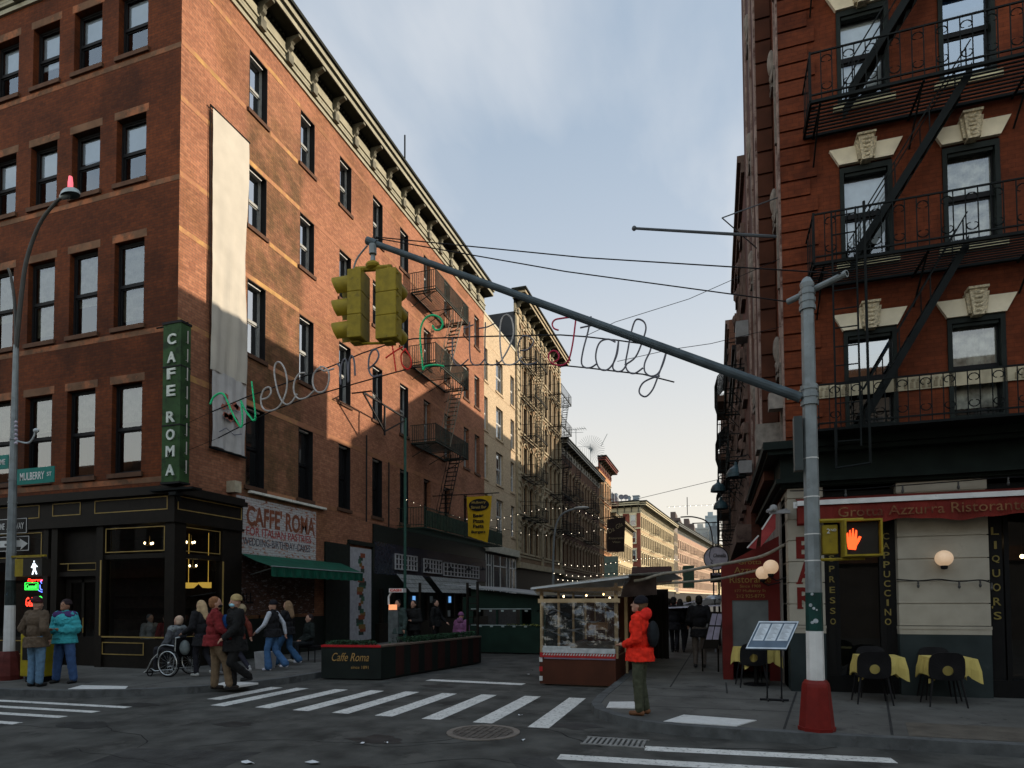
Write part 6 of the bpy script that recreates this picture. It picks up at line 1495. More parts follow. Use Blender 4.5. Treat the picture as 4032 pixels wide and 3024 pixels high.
# ------------------------------------------------------------------ left pole with lamp, street signs
LPX, LPY = -13.55, 8.95
base = atZ(18*1.8228, 1468*1.8228, .13); LPX, LPY = base.x, base.y
t = thing('lamp_pole', 'tall grey street lamp pole with dark red base and curved arm at the left edge', 'street lamp', (LPX, LPY, .13))
b = MB(); b.lathe((LPX, LPY, .13), [(.26, 0), (.27, .1), (.2, .5), (.16, .62), (0, .62)], n=10); b.build('base', mat('dark_maroon', (.1, .02, .016), .6, var=.3), t)
wz0, wz1 = atY(15*1.8228, 1390*1.8228, LPY).z, atY(18*1.8228, 1330*1.8228, LPY).z
topz = atY(40*1.8228, 745*1.8228, LPY).z
b = MB(); b.lathe((LPX, LPY, 0), [(.11, .7), (.1, 1.75)], n=10); b.build('white_band', M['white'], t)
b = MB(); b.lathe((LPX, LPY, 0), [(.101, 1.75), (.096, 2.3)], n=10); b.build('sticker_band', mat('sticker_mess', (.02, .03, .03), .5, var=.5, scale=6, dirt=((.1, .2, .3), 5, .6)), t)
b = MB(); b.lathe((LPX, LPY, 0), [(.095, 2.3), (.052, topz)], n=10)
for z in (2.9, 3.4, 4.0, 4.5, 5.4): b.lathe((LPX, LPY, 0), [(.094-.006*(z-2.3), z), (.102-.006*(z-2.3), z), (.102-.006*(z-2.3), z+.03), (.094-.006*(z-2.3), z+.03)], n=10)
b.build('shaft', M['galv'], t)
P = lambda x, y: atY(x*1.8228, y*1.8228, LPY)
b = MB(); b.tube(smooth_path([V((LPX, LPY, topz-.1)), P(46, 640), P(58, 560), P(85, 485), P(118, 440), P(136, 425)]), .05, r1=.028, n=8); b.tube(smooth_path([V((LPX, LPY, topz-.1)), P(32, 660), P(24, 600), P(18, 580)]), .035, r1=.025, n=8); b.build('curved_arm', mat('dark_arm', (.06, .06, .055), .6), t)
hd = P(152, 420); b = MB(); b.ell(hd, (.25, .13, .14), 16, 8, zmin=-.15); b.ell(hd+V((-.16, 0, -.0)), (.16, .07, .07), 12, 6); b.build('lamp_head', mat('lamp_head_grey', (.28, .33, .34), .35, metal=.4), t, smooth=True)
b = MB(); b.lathe(P(152, 405), [(.05, 0), (.05, .12), (.045, .14), (.035, .24), (0, .26)], n=10); b.build('red_beacon', mat('beacon_red', (.7, .12, .14), .3, emit=.7, ecol=(1, .15, .2)), t)
# small arm with a camera
b = MB(); b.tube(smooth_path([P(35, 952), P(60, 957), P(72, 945), P(76, 932)]), .02); b.ell(P(78, 930), (.07, .05, .05), 8, 6); b.build('side_arm', mat('light_grey_arm', (.4, .44, .45), .5), t)
b = MB()
for k in range(6): p = P(41, 915+k*9); b.ell(p+V((.06, -.1, 0)), .035, 8, 6)
b.build('insulator', mat('insul', (.4, .36, .42), .4), t)
def flat_sign(name, label, cat, x0, y0, x1, y1, m, txts, slope=0, mt=None, border=None, dy=-.16):
    Y = LPY+dy; a = atY(x0*1.8228, y0*1.8228, Y); c = atY(x1*1.8228, y1*1.8228, Y); H = abs(a.z-c.z)
    t = thing(name, label, cat, (a.x, Y, c.z)); W_ = c.x-a.x
    b = MB(); b.box(a.x, c.x, Y, Y+.02, c.z, a.z); b.build('panel', m, t)
    if border:
        b = MB(); e = .012
        for (u0, u1, z0, z1) in ((a.x+e, c.x-e, c.z+e, c.z+2*e), (a.x+e, c.x-e, a.z-2*e, a.z-e), (a.x+e, a.x+2*e, c.z+2*e, a.z-2*e), (c.x-2*e, c.x-e, c.z+2*e, a.z-2*e)): b.box(u0, u1, Y-.004, Y, z0, z1)
        b.build('border', border, t)
    b = MB()
    for (s, u, v, w, h) in txts: text(b, s, (a.x+W_*u, Y-.003, c.z+H*v), (1, 0, 0), (0, 0, 1), w=W_*w, h=H*h, bold=.01, thick=.003)
    b.build('lettering', mt or M['white'], t); return t
flat_sign('street_name_sign', 'green street name sign with white lettering right of the lamp pole', 'street sign', 37, 1014, 116, 1041, mat('teal_green', (.0, .16, .13), .5, var=.1), [('MULBERRY', .42, .25, .66, .48), ('ST', .88, .4, .12, .26)])
flat_sign('street_name_sign', 'cut off green street name sign at the left edge of the picture', 'street sign', -40, 988, 17, 1012, MATS['teal_green'], [('BROOME', .6, .3, .6, .4)], dy=.15)
flat_sign('one_way_sign', 'upper black and white one way sign behind the lamp pole', 'traffic sign', -12, 1122, 58, 1152, mat('sign_black', (.015, .015, .015), .5), [('ONE', .22, .3, .2, .4), ('WAY', .76, .3, .3, .4)], border=M['white'], dy=.14)
t = flat_sign('one_way_sign', 'lower one way sign with a white arrow pointing right', 'traffic sign', -10, 1160, 63, 1190, MATS['sign_black'], [('', .5, .3, .5, .4)], border=M['white'], dy=.14)
b = MB(); Y = LPY+.135; q2 = [atY(x*1.8228, y*1.8228, Y) for x, y in ((-5, 1169), (44, 1167), (42, 1163), (60, 1174), (44, 1188), (46, 1181), (-5, 1183))]; q2.reverse(); b.prism(q2, (0, -.003, 0)); o = b.build('arrow', M['white'], t)
b = MB(); text(b, 'ONE WAY', atY(20*1.8228, 1179*1.8228, Y-.006), (1, 0, 0), (0, 0, 1), w=.28, h=.05); b.build('arrow_lettering', MATS['sign_black'], t)
t = thing('walk_signal', 'pedestrian signal showing a white walking figure on the left lamp pole', 'pedestrian signal', (LPX+.4, LPY, 2.4))
Y = LPY-.1; a = atY(50*1.8228, 1207*1.8228, Y); c = atY(90*1.8228, 1244*1.8228, Y); b = MB(); b.box(a.x-.25, a.x, Y, Y+.25, c.z, a.z); b.box(a.x-.5, c.x, Y+.05, Y+.1, a.z+.04, a.z+.08); b.build('yellow_housing', M['yellow'], t); b = MB(); b.box(a.x, c.x, Y, Y+.2, c.z, a.z); b.build('housing', MATS['signal_dark'], t)
fig = lambda x, y: atY(x*1.8228, y*1.8228, Y-.01)
b = MB(); b.ell(fig(73.5, 1213), (.018, .006, .022), 8, 6); b.bar(fig(73.5, 1217), fig(74, 1228), .028); b.bar(fig(74, 1218), fig(80, 1224), .012); b.bar(fig(73, 1218), fig(68, 1226), .012); b.bar(fig(74, 1227), fig(70, 1241), .013); b.bar(fig(74, 1227), fig(79, 1240), .013); b.build('walking_figure', mat('walk_white', (.8, .9, 1), .5, emit=1.4, ecol=(.8, .92, 1)), t)
# neon signs in the cafe window (behind the walk signal)
def neon(name, label, m, strokes, Y=12.42, r=.012):
    b = MB()
    for s in strokes: b.tube(smooth_path([atY(x*1.8228, y*1.8228, Y) for x, y in s], 3), r, n=5)
    tag(b.build(name, m), label, 'neon sign')
nr = mat('neon_red', (1, .05, .02), .4, emit=3.5, ecol=(1, .04, .02)); ng = mat('neon_green', (.05, 1, .1), .4, emit=1.8, ecol=(.06, 1, .1)); nb = mat('neon_blue', (.1, .2, 1), .4, emit=2.5, ecol=(.12, .2, 1)); npu = mat('neon_purple', (.5, .2, 1), .4, emit=2, ecol=(.55, .25, 1))
def word_neon(name, label, m, word, x0, x1, y0, y1):
    a = atY(x0*1.8228, y1*1.8228, 12.42); c = atY(x1*1.8228, y0*1.8228, 12.42); b = MB(); text(b, word, ((a.x+c.x)/2, 12.42, a.z), (1, 0, 0), (0, 0, 1), w=c.x-a.x, h=c.z-a.z, shear=.2, thick=.01); tag(b.build(name, m), label, 'neon sign')
word_neon('neon_sign', 'red neon lettering at the top of the glowing window signs on the left', nr, 'Espresso', 60, 101, 1249, 1258)
word_neon('neon_sign', 'green neon lettering in the left cafe window', ng, 'Cannoli', 56, 80, 1262, 1272)
neon('neon_sign', 'green neon outline box round the green lettering', ng, [[(54, 1259), (82, 1259)], [(82, 1259), (82, 1274)], [(82, 1274), (54, 1274)], [(54, 1274), (54, 1259)]], r=.008)
neon('neon_sign', 'blue and orange neon coffee cup right of the green lettering', nb, [[(83, 1275), (92, 1279), (101, 1275)], [(86, 1263), (88, 1273), (97, 1273), (99, 1263)], [(90, 1260), (88, 1256), (92, 1252)]])
word_neon('neon_sign', 'large red neon lettering low in the left cafe window', nr, 'Gelato', 56, 83, 1290, 1310)
neon('neon_sign', 'purple neon gelato cup right of the large red lettering', npu, [[(83, 1294), (86, 1310), (97, 1310), (101, 1294)], [(83, 1294), (101, 1294)], [(90, 1295), (91, 1309)]])
neon('neon_sign', 'small green neon swirl above the purple cup', ng, [[(84, 1292), (87, 1288), (92, 1292), (97, 1288), (100, 1292)]])

# ------------------------------------------------------------------ welcome sign across the street
GS = 1.3825
def A4(x, y, Y=11.5): return atY(700+x/GS, 900+y/GS, Y)
def A5(x, y, Y=11.5): return atY(1700+x/GS, 1000+y/GS, Y)
t = thing('welcome_sign', 'unlit garland lettering strung over the street reading Welcome to Little Italy', 'overhead sign', (-6, 11.5, 7))
gr = mat('garland_green', (.02, .5, .2), .5, var=.2, scale=30); gr_r = mat('garland_red', (.6, .03, .02), .5, var=.2, scale=30); gw = mat('garland_white', (.36, .34, .32), .5, var=.3, scale=20); gd = mat('garland_grey', (.11, .11, .13), .5, var=.3); gc = mat('garland_crimson', (.4, .02, .06), .5)
def letter(name, m, strokes, A, r=.019, beads=False):
    b = MB()
    for s in strokes:
        p = smooth_path([A(*q) for q in s], 5); b.tube(p, r, n=6)
        if beads:
            for k in range(0, len(p)-1):
                d = p[k+1]-p[k]; n = max(1, int(d.length/.07))
                for j in range(n): b.ell(p[k]+d*(j/n), r*1.5, 6, 4)
    b.build('letter_'+name, m, t)
letter('w', gr, [[(178, 952), (195, 918), (228, 897), (252, 905), (272, 945), (300, 1010), (325, 1055), (346, 1080), (352, 1030), (345, 940)], [(345, 940), (365, 985), (390, 1020), (412, 1044), (422, 1010), (402, 832)]], A4, beads=True, r=.017)
letter('e', gw, [[(455, 930), (485, 922), (506, 898), (504, 868), (486, 865), (464, 885), (452, 930), (462, 975), (490, 992), (530, 985), (562, 955), (588, 895), (595, 830), (582, 765), (556, 728), (532, 738), (526, 790), (540, 870), (562, 930), (592, 958), (622, 942), (650, 900)]], A4)
letter('c', gw, [[(692, 785), (660, 792), (636, 832), (632, 885), (655, 925), (700, 920), (742, 882)]], A4)
letter('o', gw, [[(775, 753), (742, 788), (735, 845), (758, 888), (796, 885), (820, 842), (822, 782), (797, 755), (772, 755), (800, 775), (850, 762)]], A4)
letter('m', gd, [[(868, 735), (883, 765), (886, 850), (888, 760), (905, 712), (922, 735), (928, 838), (930, 745), (945, 692), (960, 720), (965, 800)]], A4)
letter('e', gd, [[(1035, 765), (1075, 732), (1094, 692), (1082, 660), (1056, 668), (1040, 712), (1042, 775), (1066, 806), (1112, 795)]], A4)
letter('t', gr_r, [[(1135, 702), (1180, 670), (1225, 643)], [(1165, 620), (1176, 690), (1188, 778)]], A4, beads=True, r=.014)
letter('o', gr_r, [[(1240, 655), (1216, 690), (1222, 740), (1250, 766), (1270, 745), (1266, 700), (1240, 658)]], A4, beads=True, r=.014)
letter('l', gr, [[(1388, 530), (1402, 551), (1430, 548), (1442, 515), (1422, 482), (1380, 472), (1342, 495), (1322, 545), (1320, 610), (1328, 690), (1335, 765), (1350, 750), (1400, 742), (1450, 750)]], A4, beads=True, r=.016)
letter('i', gd, [[(112, 455), (114, 560), (130, 600), (160, 605), (200, 572)]], A5, r=.013)
letter('t', gd, [[(206, 370), (208, 555), (225, 600), (260, 602), (290, 570)], [(172, 408), (200, 395), (228, 385)]], A5, r=.013)
letter('t', gd, [[(292, 372), (290, 560), (312, 602), (345, 602), (376, 585)], [(255, 405), (300, 398), (342, 378)]], A5, r=.013)
letter('l', gw, [[(376, 585), (415, 520), (442, 450), (444, 395), (430, 345), (404, 332), (380, 358), (371, 425), (375, 525), (390, 590), (425, 604), (462, 590), (492, 560)]], A5, r=.016)
letter('e', gd, [[(480, 525), (520, 522), (548, 495), (552, 470), (530, 450), (500, 446), (475, 480), (470, 540), (482, 582), (520, 602), (572, 590)]], A5, r=.015)
letter('i', gc, [[(690, 415), (665, 405), (656, 380), (672, 358), (710, 350), (755, 343), (784, 327), (779, 400), (765, 500), (745, 578), (715, 604), (680, 605), (650, 592), (636, 565), (645, 535), (670, 527), (690, 545), (688, 575), (660, 590)]], A5, r=.016)
letter('t', gd, [[(808, 402), (850, 393), (902, 384)], [(867, 340), (850, 425), (825, 520), (815, 590), (832, 617), (866, 618), (898, 598)]], A5, r=.016)
letter('a', gd, [[(1000, 480), (962, 464), (922, 475), (900, 512), (893, 570), (912, 622), (950, 632), (985, 600), (1010, 540), (1017, 472)], [(1017, 472), (1005, 545), (985, 612), (1002, 638), (1036, 635), (1062, 600)]], A5, r=.016)
letter('l', gd, [[(1050, 605), (1110, 560), (1150, 465), (1166, 402), (1150, 365), (1110, 360), (1085, 430), (1068, 520), (1055, 600), (1070, 640), (1105, 650), (1150, 620)]], A5, r=.016)
letter('y', gd, [[(1198, 483), (1188, 530), (1160, 592), (1160, 640), (1192, 665), (1232, 650), (1262, 590), (1285, 500)], [(1285, 500), (1262, 580), (1225, 685), (1200, 742), (1166, 776), (1136, 765), (1130, 738), (1152, 700), (1200, 675), (1242, 664)]], A5, r=.016)
b = MB(); Yk = 11.56
b.tube([A4(180, 1000, Yk), A4(380, 915, Yk), A4(560, 852, Yk), A4(840, 748, Yk), A4(1000, 680, Yk), A4(1150, 628, Yk), A4(1280, 600, Yk), A4(1450, 595, Yk), A5(250, 450, Yk), A5(480, 445, Yk), A5(700, 441, Yk), A5(830, 450, Yk), A5(1010, 470, Yk), A5(1350, 518, Yk)], .014, n=5)
b.tube([A4(220, 1140, Yk), A4(340, 1078, Yk), A4(520, 990, Yk), A4(700, 922, Yk), A4(960, 846, Yk), A4(1150, 792, Yk), A4(1290, 755, Yk), A4(1450, 748, Yk), A5(250, 604, Yk), A5(400, 603, Yk), A5(640, 600, Yk), A5(860, 622, Yk), A5(1010, 640, Yk), A5(1150, 655, Yk), A5(1320, 698, Yk)], .014, n=5)
b.build('support_cable', M['dark'], t)
b = MB()
b.tube([A5(830, 450, Yk), A5(1000, 370, Yk), A5(1400, 245, Yk), V((XR, 12.6, 8.2))], .006, n=4); b.tube([A5(1010, 585, Yk), A5(1300, 520, Yk), A5(1520, 488, Yk), V((XR, 12.6, 6.9))], .006, n=4); b.tube([A4(180, 1000, Yk), V((XL, 12.6, 6.3))], .006, n=4); b.tube([A4(220, 1140, Yk), V((XL, 12.6, 5.6))], .006, n=4)
b.build('stay_wire', M['dark'], t)
# thin wires far across the street
b = MB(); b.tube([(-12.3, 40, 8.4), (-6, 40, 7.9), (.9, 40, 9.2)], .015, n=4); b.bar((-1.6, 40, 8.1), (-1.6, 40, 7.0), .03, n=4); b.build('span_wire', M['dark']); tag(bpy.data.objects['span_wire'], 'thin wire with a small hanging tassel spanning the street in the far background', 'wire')

# ------------------------------------------------------------------ light strings across the street
def string(name, label, pts, n, r=.03, wire=.008):
    p = smooth_path(pts, 8); t = thing(name, label, 'string lights', tuple(p[0]), 0, 'light strings over the street')
    b = MB(); b.tube(p, wire, n=4); b.build('wire', M['dark'], t)
    L_ = [0]
    for i in range(len(p)-1): L_.append(L_[-1]+(p[i+1]-p[i]).length)
    first = None
    for k in range(n):
        s = L_[-1]*(k+.5)/n; i = max(j for j in range(len(L_)) if L_[j] <= s); i = min(i, len(p)-2); q = p[i]+(p[i+1]-p[i])*((s-L_[i])/max(1e-6, L_[i+1]-L_[i]))
        if first is None:
            g = MB(); g.ell(V((0, 0, -.03)), (r*.4, r*.4, r*.5), 6, 4); first = g.build('bulb', M['bulb_w'], None); first.parent = t; first.location = q-ORG[t.name]
        else:
            c = first.copy(); COL.objects.link(c); c.location = q-ORG[t.name]
D = lambda x, y, Y: atY(x*1.8228, y*1.8228, Y)
string('light_string', 'lit bulbs on the dark green balcony edge behind the brick wall pole', [D(870, 1075, 22), D(930, 1098, 26), D(1000, 1118, 31), D(1060, 1130, 34)], 12, .025)
string('light_string', 'highest row of lit bulbs starting at the yellow banner', [D(1010, 1108, 29), D(1060, 1122, 30), D(1110, 1112, 31), D(1180, 1098, 32), D(1240, 1100, 33), D(1300, 1120, 34)], 20)
string('light_string', 'sagging row of lit bulbs below the highest one left of the street', [D(1015, 1130, 30), D(1080, 1140, 32), D(1160, 1155, 34), D(1250, 1150, 36), D(1320, 1140, 38)], 18)
string('light_string', 'upper of the two crowded bulb rows above the wooden shed', [D(1200, 1216, 26), D(1270, 1222, 28), D(1330, 1214, 30), D(1400, 1205, 33), D(1470, 1208, 36)], 26)
string('light_string', 'middle of the crowded bulb rows above the wooden shed', [D(1190, 1236, 25), D(1260, 1244, 27), D(1330, 1238, 29), D(1400, 1244, 32), D(1450, 1250, 35)], 26)
string('light_string', 'lowest of the crowded bulb rows just above the shed roof', [D(1200, 1250, 24), D(1260, 1254, 26), D(1330, 1250, 28), D(1380, 1256, 31)], 20)
string('light_string', 'short row of bulbs against the sky left of the far towers', [D(1440, 1095, 50), D(1490, 1092, 50), D(1545, 1090, 50)], 9, .05)
# street lamp further down on the left
t = thing('street_lamp', 'grey street lamp with curved arm further down the left side before the tenements', 'street lamp', (-8.4, 31, .13)); 
c = D(1195, 1400, 31); x0 = c.x; b = MB(); b.bar((x0, 31, .13), D(1195, 1200, 31), .08, .06, n=8); b.tube(smooth_path([D(1195, 1200, 31), D(1200, 1140, 31), D(1215, 1110, 31), D(1245, 1098, 31)]), .05, n=6); b.build('post', M['galv'], t)
b = MB(); b.ell(D(1256, 1097, 31), (.4, .16, .08), 12, 6); b.build('lamp_head', mat('pale_head', (.35, .36, .34), .5), t)
b = MB(); 
t = thing('street_lamp', 'second curved street lamp far down the middle of the street', 'street lamp', (-1.5, 90, .13)); b.bar(V((D(1540, 1180, 90).x, 90, .13)), D(1540, 1170, 90), .12, .1); b.tube(smooth_path([D(1540, 1170, 90), D(1530, 1130, 90), D(1500, 1117, 90), D(1470, 1117, 90)]), .1, n=6); b.build('post', M['dark'], t)
# dark hanging banner
q = [D(x, y, 40) for x, y in ((1311, 1122), (1351, 1116), (1348, 1192), (1311, 1192))]
t = thing('dark_banner', 'dark hanging restaurant banner with slanting gold script beyond the brown tenement', 'banner', tuple(q[0]))
b = MB(); b.prism(q, (0, .03, 0)); b.build('cloth', mat('dark_cloth', (.02, .012, .01), .8), t)
b = MB(); text(b, 'Da Gla', (q[0]+q[1])/2+V((0, -.03, -.75)), (1, 0, .55), (-.3, 0, 1), w=1.0, h=.28); text(b, 'Ristorante', (q[0]+q[1])/2+V((0, -.03, -1.35)), (1, 0, 0), (0, 0, 1), w=.95, h=.14); text(b, 'Vino', (q[0]+q[1])/2+V((0, -.03, -1.6)), (1, 0, 0), (0, 0, 1), w=.5, h=.14); b.build('lettering', mat('dim_gold', (.2, .16, .09), .7), t)
b = MB(); b.bar(q[0]+V((-1, 0, .05)), q[1]+V((.1, 0, .05)), .03); b.build('arm', M['dark'], t)
# distant shop signs and awnings
for i, (x0, y0, x1, y1, Y, m, lb) in enumerate([(1305, 1202, 1335, 1256, 36, mat('pale_green_sign', (.16, .22, .18), .6), 'pale green hanging shop sign under the dark banner'), (1475, 1222, 1500, 1270, 60, mat('dull_green', (.05, .09, .06), .6), 'dull green hanging sign far down the street'), (1449, 1300, 1482, 1320, 60, mat('rust_awn', (.2, .06, .04), .7), 'rust red shop awning far down the street'), (1480, 1302, 1512, 1322, 58, mat('green_awn', (.03, .12, .08), .7), 'green shop awning far down the street'), (1365, 1225, 1450, 1260, 55, mat('brown_awn', (.08, .045, .04), .8), 'wide dull brown canopy across the far left pavement')]):
    a = D(x0, y0, Y); c = D(x1, y1, Y); b = MB(); b.box(a.x, c.x, Y, Y+(.15 if i < 2 else 1.0), c.z, a.z); 
    if i >= 2: b.quad((a.x, Y-.8, c.z-.1), (c.x, Y-.8, c.z-.1), (c.x, Y-.01, a.z), (a.x, Y-.01, a.z))
    tag(b.build('shop_awning' if i >= 2 else 'shop_sign', m), lb, 'awning' if i >= 2 else 'shop sign')
# ------------------------------------------------------------------ cafe planter barrier
gk = mat('dark_green_black', (.007, .011, .009), .7, var=.3, scale=2)
t = thing('planter_barrier', 'long dark planter barrier with gold script and a red line along the top', 'planter', (-8.7, 12.5, 0))
foot = [(-8.69, 12.5), (-7.25, 12.7), (-6.42, 16.9)]; top = .82
b = MB()
th = .32
outer = [V((x, y, 0)) for x, y in foot]; inner = [V((-8.75, 12.85, 0)), V((-7.5, 13.02, 0)), V((-6.75, 16.95, 0))]
for i in range(2):
    a, c, d, e = outer[i], outer[i+1], inner[i+1], inner[i]; b.prism([a+V((0, 0, .03)), c+V((0, 0, .03)), d+V((0, 0, .03)), e+V((0, 0, .03))], (0, 0, .72))
b.build('panel', gk, t)
b = MB()
for i in range(2):
    a, c, d, e = outer[i], outer[i+1], inner[i+1], inner[i]; nn = (c-a).cross(V((0, 0, 1))).normalized()*.02
    if i == 0: b.prism([a+nn+V((0, 0, .75)), c+nn+V((0, 0, .75)), d+V((0, 0, .75)), e+V((0, 0, .75))], (0, 0, .045), 0)
    else: b.prism([a+nn+V((0, 0, .75)), c+nn+V((0, 0, .75)), d+V((0, 0, .75)), e+V((0, 0, .75))], (0, 0, .04), 1)
b.build('top_rail', [mat('red_stripe', (.36, .012, .016), .5), mat('weathered_rail', (.12, .09, .07), .8)], t)
b = MB()
for k in range(7):
    f = .12+k*.13; p = outer[1]*(1-f)+outer[2]*f; u = (outer[2]-outer[1]).normalized(); n = u.cross(V((0, 0, 1)))
    b.prism([p+n*.008+V((0, 0, .06)), p+u*.3+n*.008+V((0, 0, .06)), p+u*.3+n*.008+V((0, 0, .74)), p+n*.008+V((0, 0, .74))], -n*.02)
b.build('red_brown_stile', mat('red_brown', (.028, .010, .008), .7), t)
b = MB(); u = (outer[1]-outer[0]).normalized(); text(b, 'Caffe Roma', outer[0]+u*.72-V((0, .012, -.43)), u, (0, 0, 1), w=.9, h=.19, shear=.35, thick=.006); b.build('gold_script', mat('script_gold', (.3, .18, .06), .6), t); b = MB(); text(b, 'since 1891', outer[0]+u*.95-V((0, .012, -.26)), u, (0, 0, 1), w=.42, h=.07, thick=.006); b.build('small_script', MATS['script_gold'], t)
def leaves(mb, fn, n, s, seed):
    rr = random.Random(seed)
    for k in range(n):
        p = fn(rr); a = V((rr.uniform(-1, 1), rr.uniform(-1, 1), rr.uniform(-.3, 1))).normalized(); c = a.orthogonal().normalized()*s*rr.uniform(.6, 1.3); d = a.cross(c).normalized()*s*.5
        mb.add([p-c*.5, p+d, p+c*.5+a*s*.2, p-d], [(0, 1, 2, 3)], k % 2)
lf = [mat('leaf_dark', (.012, .035, .016), .7), mat('leaf_mid', (.02, .055, .025), .7)]
b = MB(); leaves(b, lambda r: (outer[0].lerp(outer[1], r.random())).lerp(inner[0].lerp(inner[1], r.random()), r.uniform(.2, .8))+V((0, 0, .76+r.random()*.13)), 900, .05, 1)
leaves(b, lambda r: (outer[1].lerp(outer[2], .35+.65*r.random())).lerp(inner[1].lerp(inner[2], r.random()), r.uniform(.3, .8))+V((0, 0, .76+r.random()*.17)), 1600, .05, 2)
b.build('foliage', lf, t); bpy.data.objects[t.name].children[-1]['kind'] = 'stuff'
# black posts of the terrace behind it with a small lit sign
t = thing('dining_terrace', 'dark timber terrace frame with posts between the planter and the bar front', 'terrace', (-7.5, 17, 0))
b = MB()
for (x, y) in ((-8.5, 17.2), (-6.6, 17.1), (-7.2, 17.8), (-8.4, 21)): b.bar((x, y, .0), (x, y, 2.35), .045, sq=True)
p = atY(1945, 2480, 17.3); 
for k in range(6): z = .9+k*.2; b.box(-6.95, -6.65, 17.2, 17.24, z, z+.03)
b.bar((-6.97, 17.2, .7), (-6.97, 17.2, 2.2), .02); b.bar((-6.64, 17.2, .7), (-6.64, 17.2, 2.2), .02)
b.build('posts', M['wood_dark'], t)
# ATM-like sign post
t = thing('atm_post', 'small kiosk with curved red and white lettered head behind the planter', 'kiosk', (-9.2, 16, .13))
a = atY(958/1.508+900, 780/1.508+1800, 16); c = atY(1030/1.508+900, 800/1.508+1800, 16)
a = atY(900+952/1.508, 1800+780/1.508, 16); c = atY(900+1035/1.508, 1800+803/1.508, 16)
b = MB(); b.box(a.x, c.x, 16, 16.2, c.z, a.z); b.tube([(a.x+.02, 16.1, c.z), (a.x-.06, 16.1, c.z-.12), (a.x-.06, 16.1, c.z-.35)], .03); b.build('head', M['white'], t)
b = MB(); text(b, 'CASH', ((a.x+c.x)/2, 15.99, c.z+.03), (1, 0, 0), (0, 0, 1), w=(c.x-a.x)*.8, h=(a.z-c.z)*.6, bold=.02); b.build('lettering', mat('dim_red', (.35, .03, .02), .5, emit=.2), t)
b = MB(); b.box(a.x-.02, a.x+.28, 16, 16.3, .13, 1.6); b.box(a.x, a.x+.26, 15.99, 16.0, 1.55, 1.7, 1); b.build('body', [mat('grey_kiosk', (.09, .1, .1), .5, var=.4), mat('lit_strip', (.6, .3, .15), .5, emit=.6, ecol=(1, .35, .15))], t)

# ------------------------------------------------------------------ green shed further back
t = thing('green_shed', 'long dark green dining shed with a slanted grey roof in the middle distance', 'dining shed', (-7.9, 20, 0))
gsh = mat('shed_green', (.006, .02, .013), .75, var=.3, scale=2)
x0, x1, y0, y1 = -8.0, -5.35, 20.1, 26
b = MB(); b.box(x0, x1, y0, y0+.06, .05, .98); b.box(x0, x1, y0, y0+.06, 1.52, 1.92); b.box(x1-.06, x1, y0+.06, y1, .05, .98); b.box(x1-.06, x1, y0+.06, y1, 1.52, 1.92)
for x in (x0, x0+.9, x0+1.75, x1-.3): b.box(x, x+.07, y0+.0, y0+.08, .98, 1.52)
b.box(x0-.3, x0, y0, y0+.06, .05, 1.92); b.prism([(x0, y0, 1.92), (x1, y0, 1.92), (x0, y0, 2.2)], (0, .06, 0)); b.box(x0, x1, y1, y1+.06, .05, 1.92); b.box(x1-.5, x1+.0, y0-.02, y0, .05, 1.9)
b.build('panel', gsh, t)
b = MB(); b.prism([(x0-.9, y0-.3, 2.34), (x1+.1, y0-.3, 1.93), (x1+.1, y1+.3, 1.93), (x0-.9, y1+.3, 2.34)], (0, 0, .04)); b.build('roof', mat('pale_roof', (.22, .24, .25), .5), t)
b = MB(); b.box(x0, x1, y0-.012, y0, .95, .98); b.box(x0, x1, y0-.012, y0, 1.5, 1.53)
for k in range(6): b.box(x0+.3+k*.4, x0+.4+k*.4, y0-.02, y0-.012, .9, .96); b.box(x0+.25+k*.42, x0+.35+k*.42, y0-.02, y0-.012, 1.42, 1.48)
b.build('pale_tape', mat('tape_grey', (.25, .3, .29), .5), t)
b = MB(); leaves(b, lambda r: V((x0+1.3+r.random()*1.2, y0-.05+r.random()*.05, .96+r.random()*.05)), 160, .04, 9); b.build('yellow_flowers', [mat('dull_yellow', (.25, .26, .05), .6), lf[0]], t)
# ------------------------------------------------------------------ wooden shed wrapped in clear plastic
t = thing('plastic_shed', 'wooden dining shed wrapped in crinkled clear plastic with red and white tape', 'dining shed', (-3.6, 12.9, 0))
wd = mat('pale_timber', (.38, .28, .16), .75, var=.2, scale=4); rbn = mat('red_brown_panel', (.06, .018, .008), .7, var=.22, scale=2)
x0, x1, y0, y1 = -3.6, -1.97, 12.9, 17.8
b = MB(); b.box(x0+.1, x1, y0, y0+.04, .04, .62); b.box(x0+.02, x0+.1, y0+.01, y0+.07, .04, .8); b.box(x0+.05, x0+.1, y0+.07, y1, .04, .7); b.box(x1-.05, x1, y0+.04, y1, .04, .62); b.box(x0, x1, y1, y1+.05, .04, 1.9)
b.build('low_wall', rbn, t)
b = MB(); b.box(x0+.04, x0+.1, y0, y0+.06, .7, 2.06); b.box(x1-.02, x1+.05, y0+.02, y0+.08, .6, 2.15); b.box(x0+.0, x1+.1, y0-.02, y0+.03, 1.74, 1.83); b.box(x0-.03, x1+.12, y0-.03, y0, 1.98, 2.06)
for y in (14.4, 16, 17.6): b.box(x0+.05, x0+.1, y, y+.06, .1, 2.0); b.box(x1-.02, x1+.05, y, y+.06, .1, 2.1)
for k in range(5): b.box(x0+.35+k*.3, x0+.38+k*.3, y1-.3, y1-.26, .7, 1.9)
b.build('timber_frame', wd, t)
b = MB(); b.prism([(x0-.1, y0-.12, 2.06), (x1+.35, y0-.12, 2.3), (x1+1.1, y0+.3, 2.36), (x1+1.1, y1+.2, 2.36), (x0-.1, y1+.2, 2.06)], (0, 0, .02)); b.build('roof', glass('translucent_roof', (.7, .64, .52), .2, rough=.3, base=.12), t)
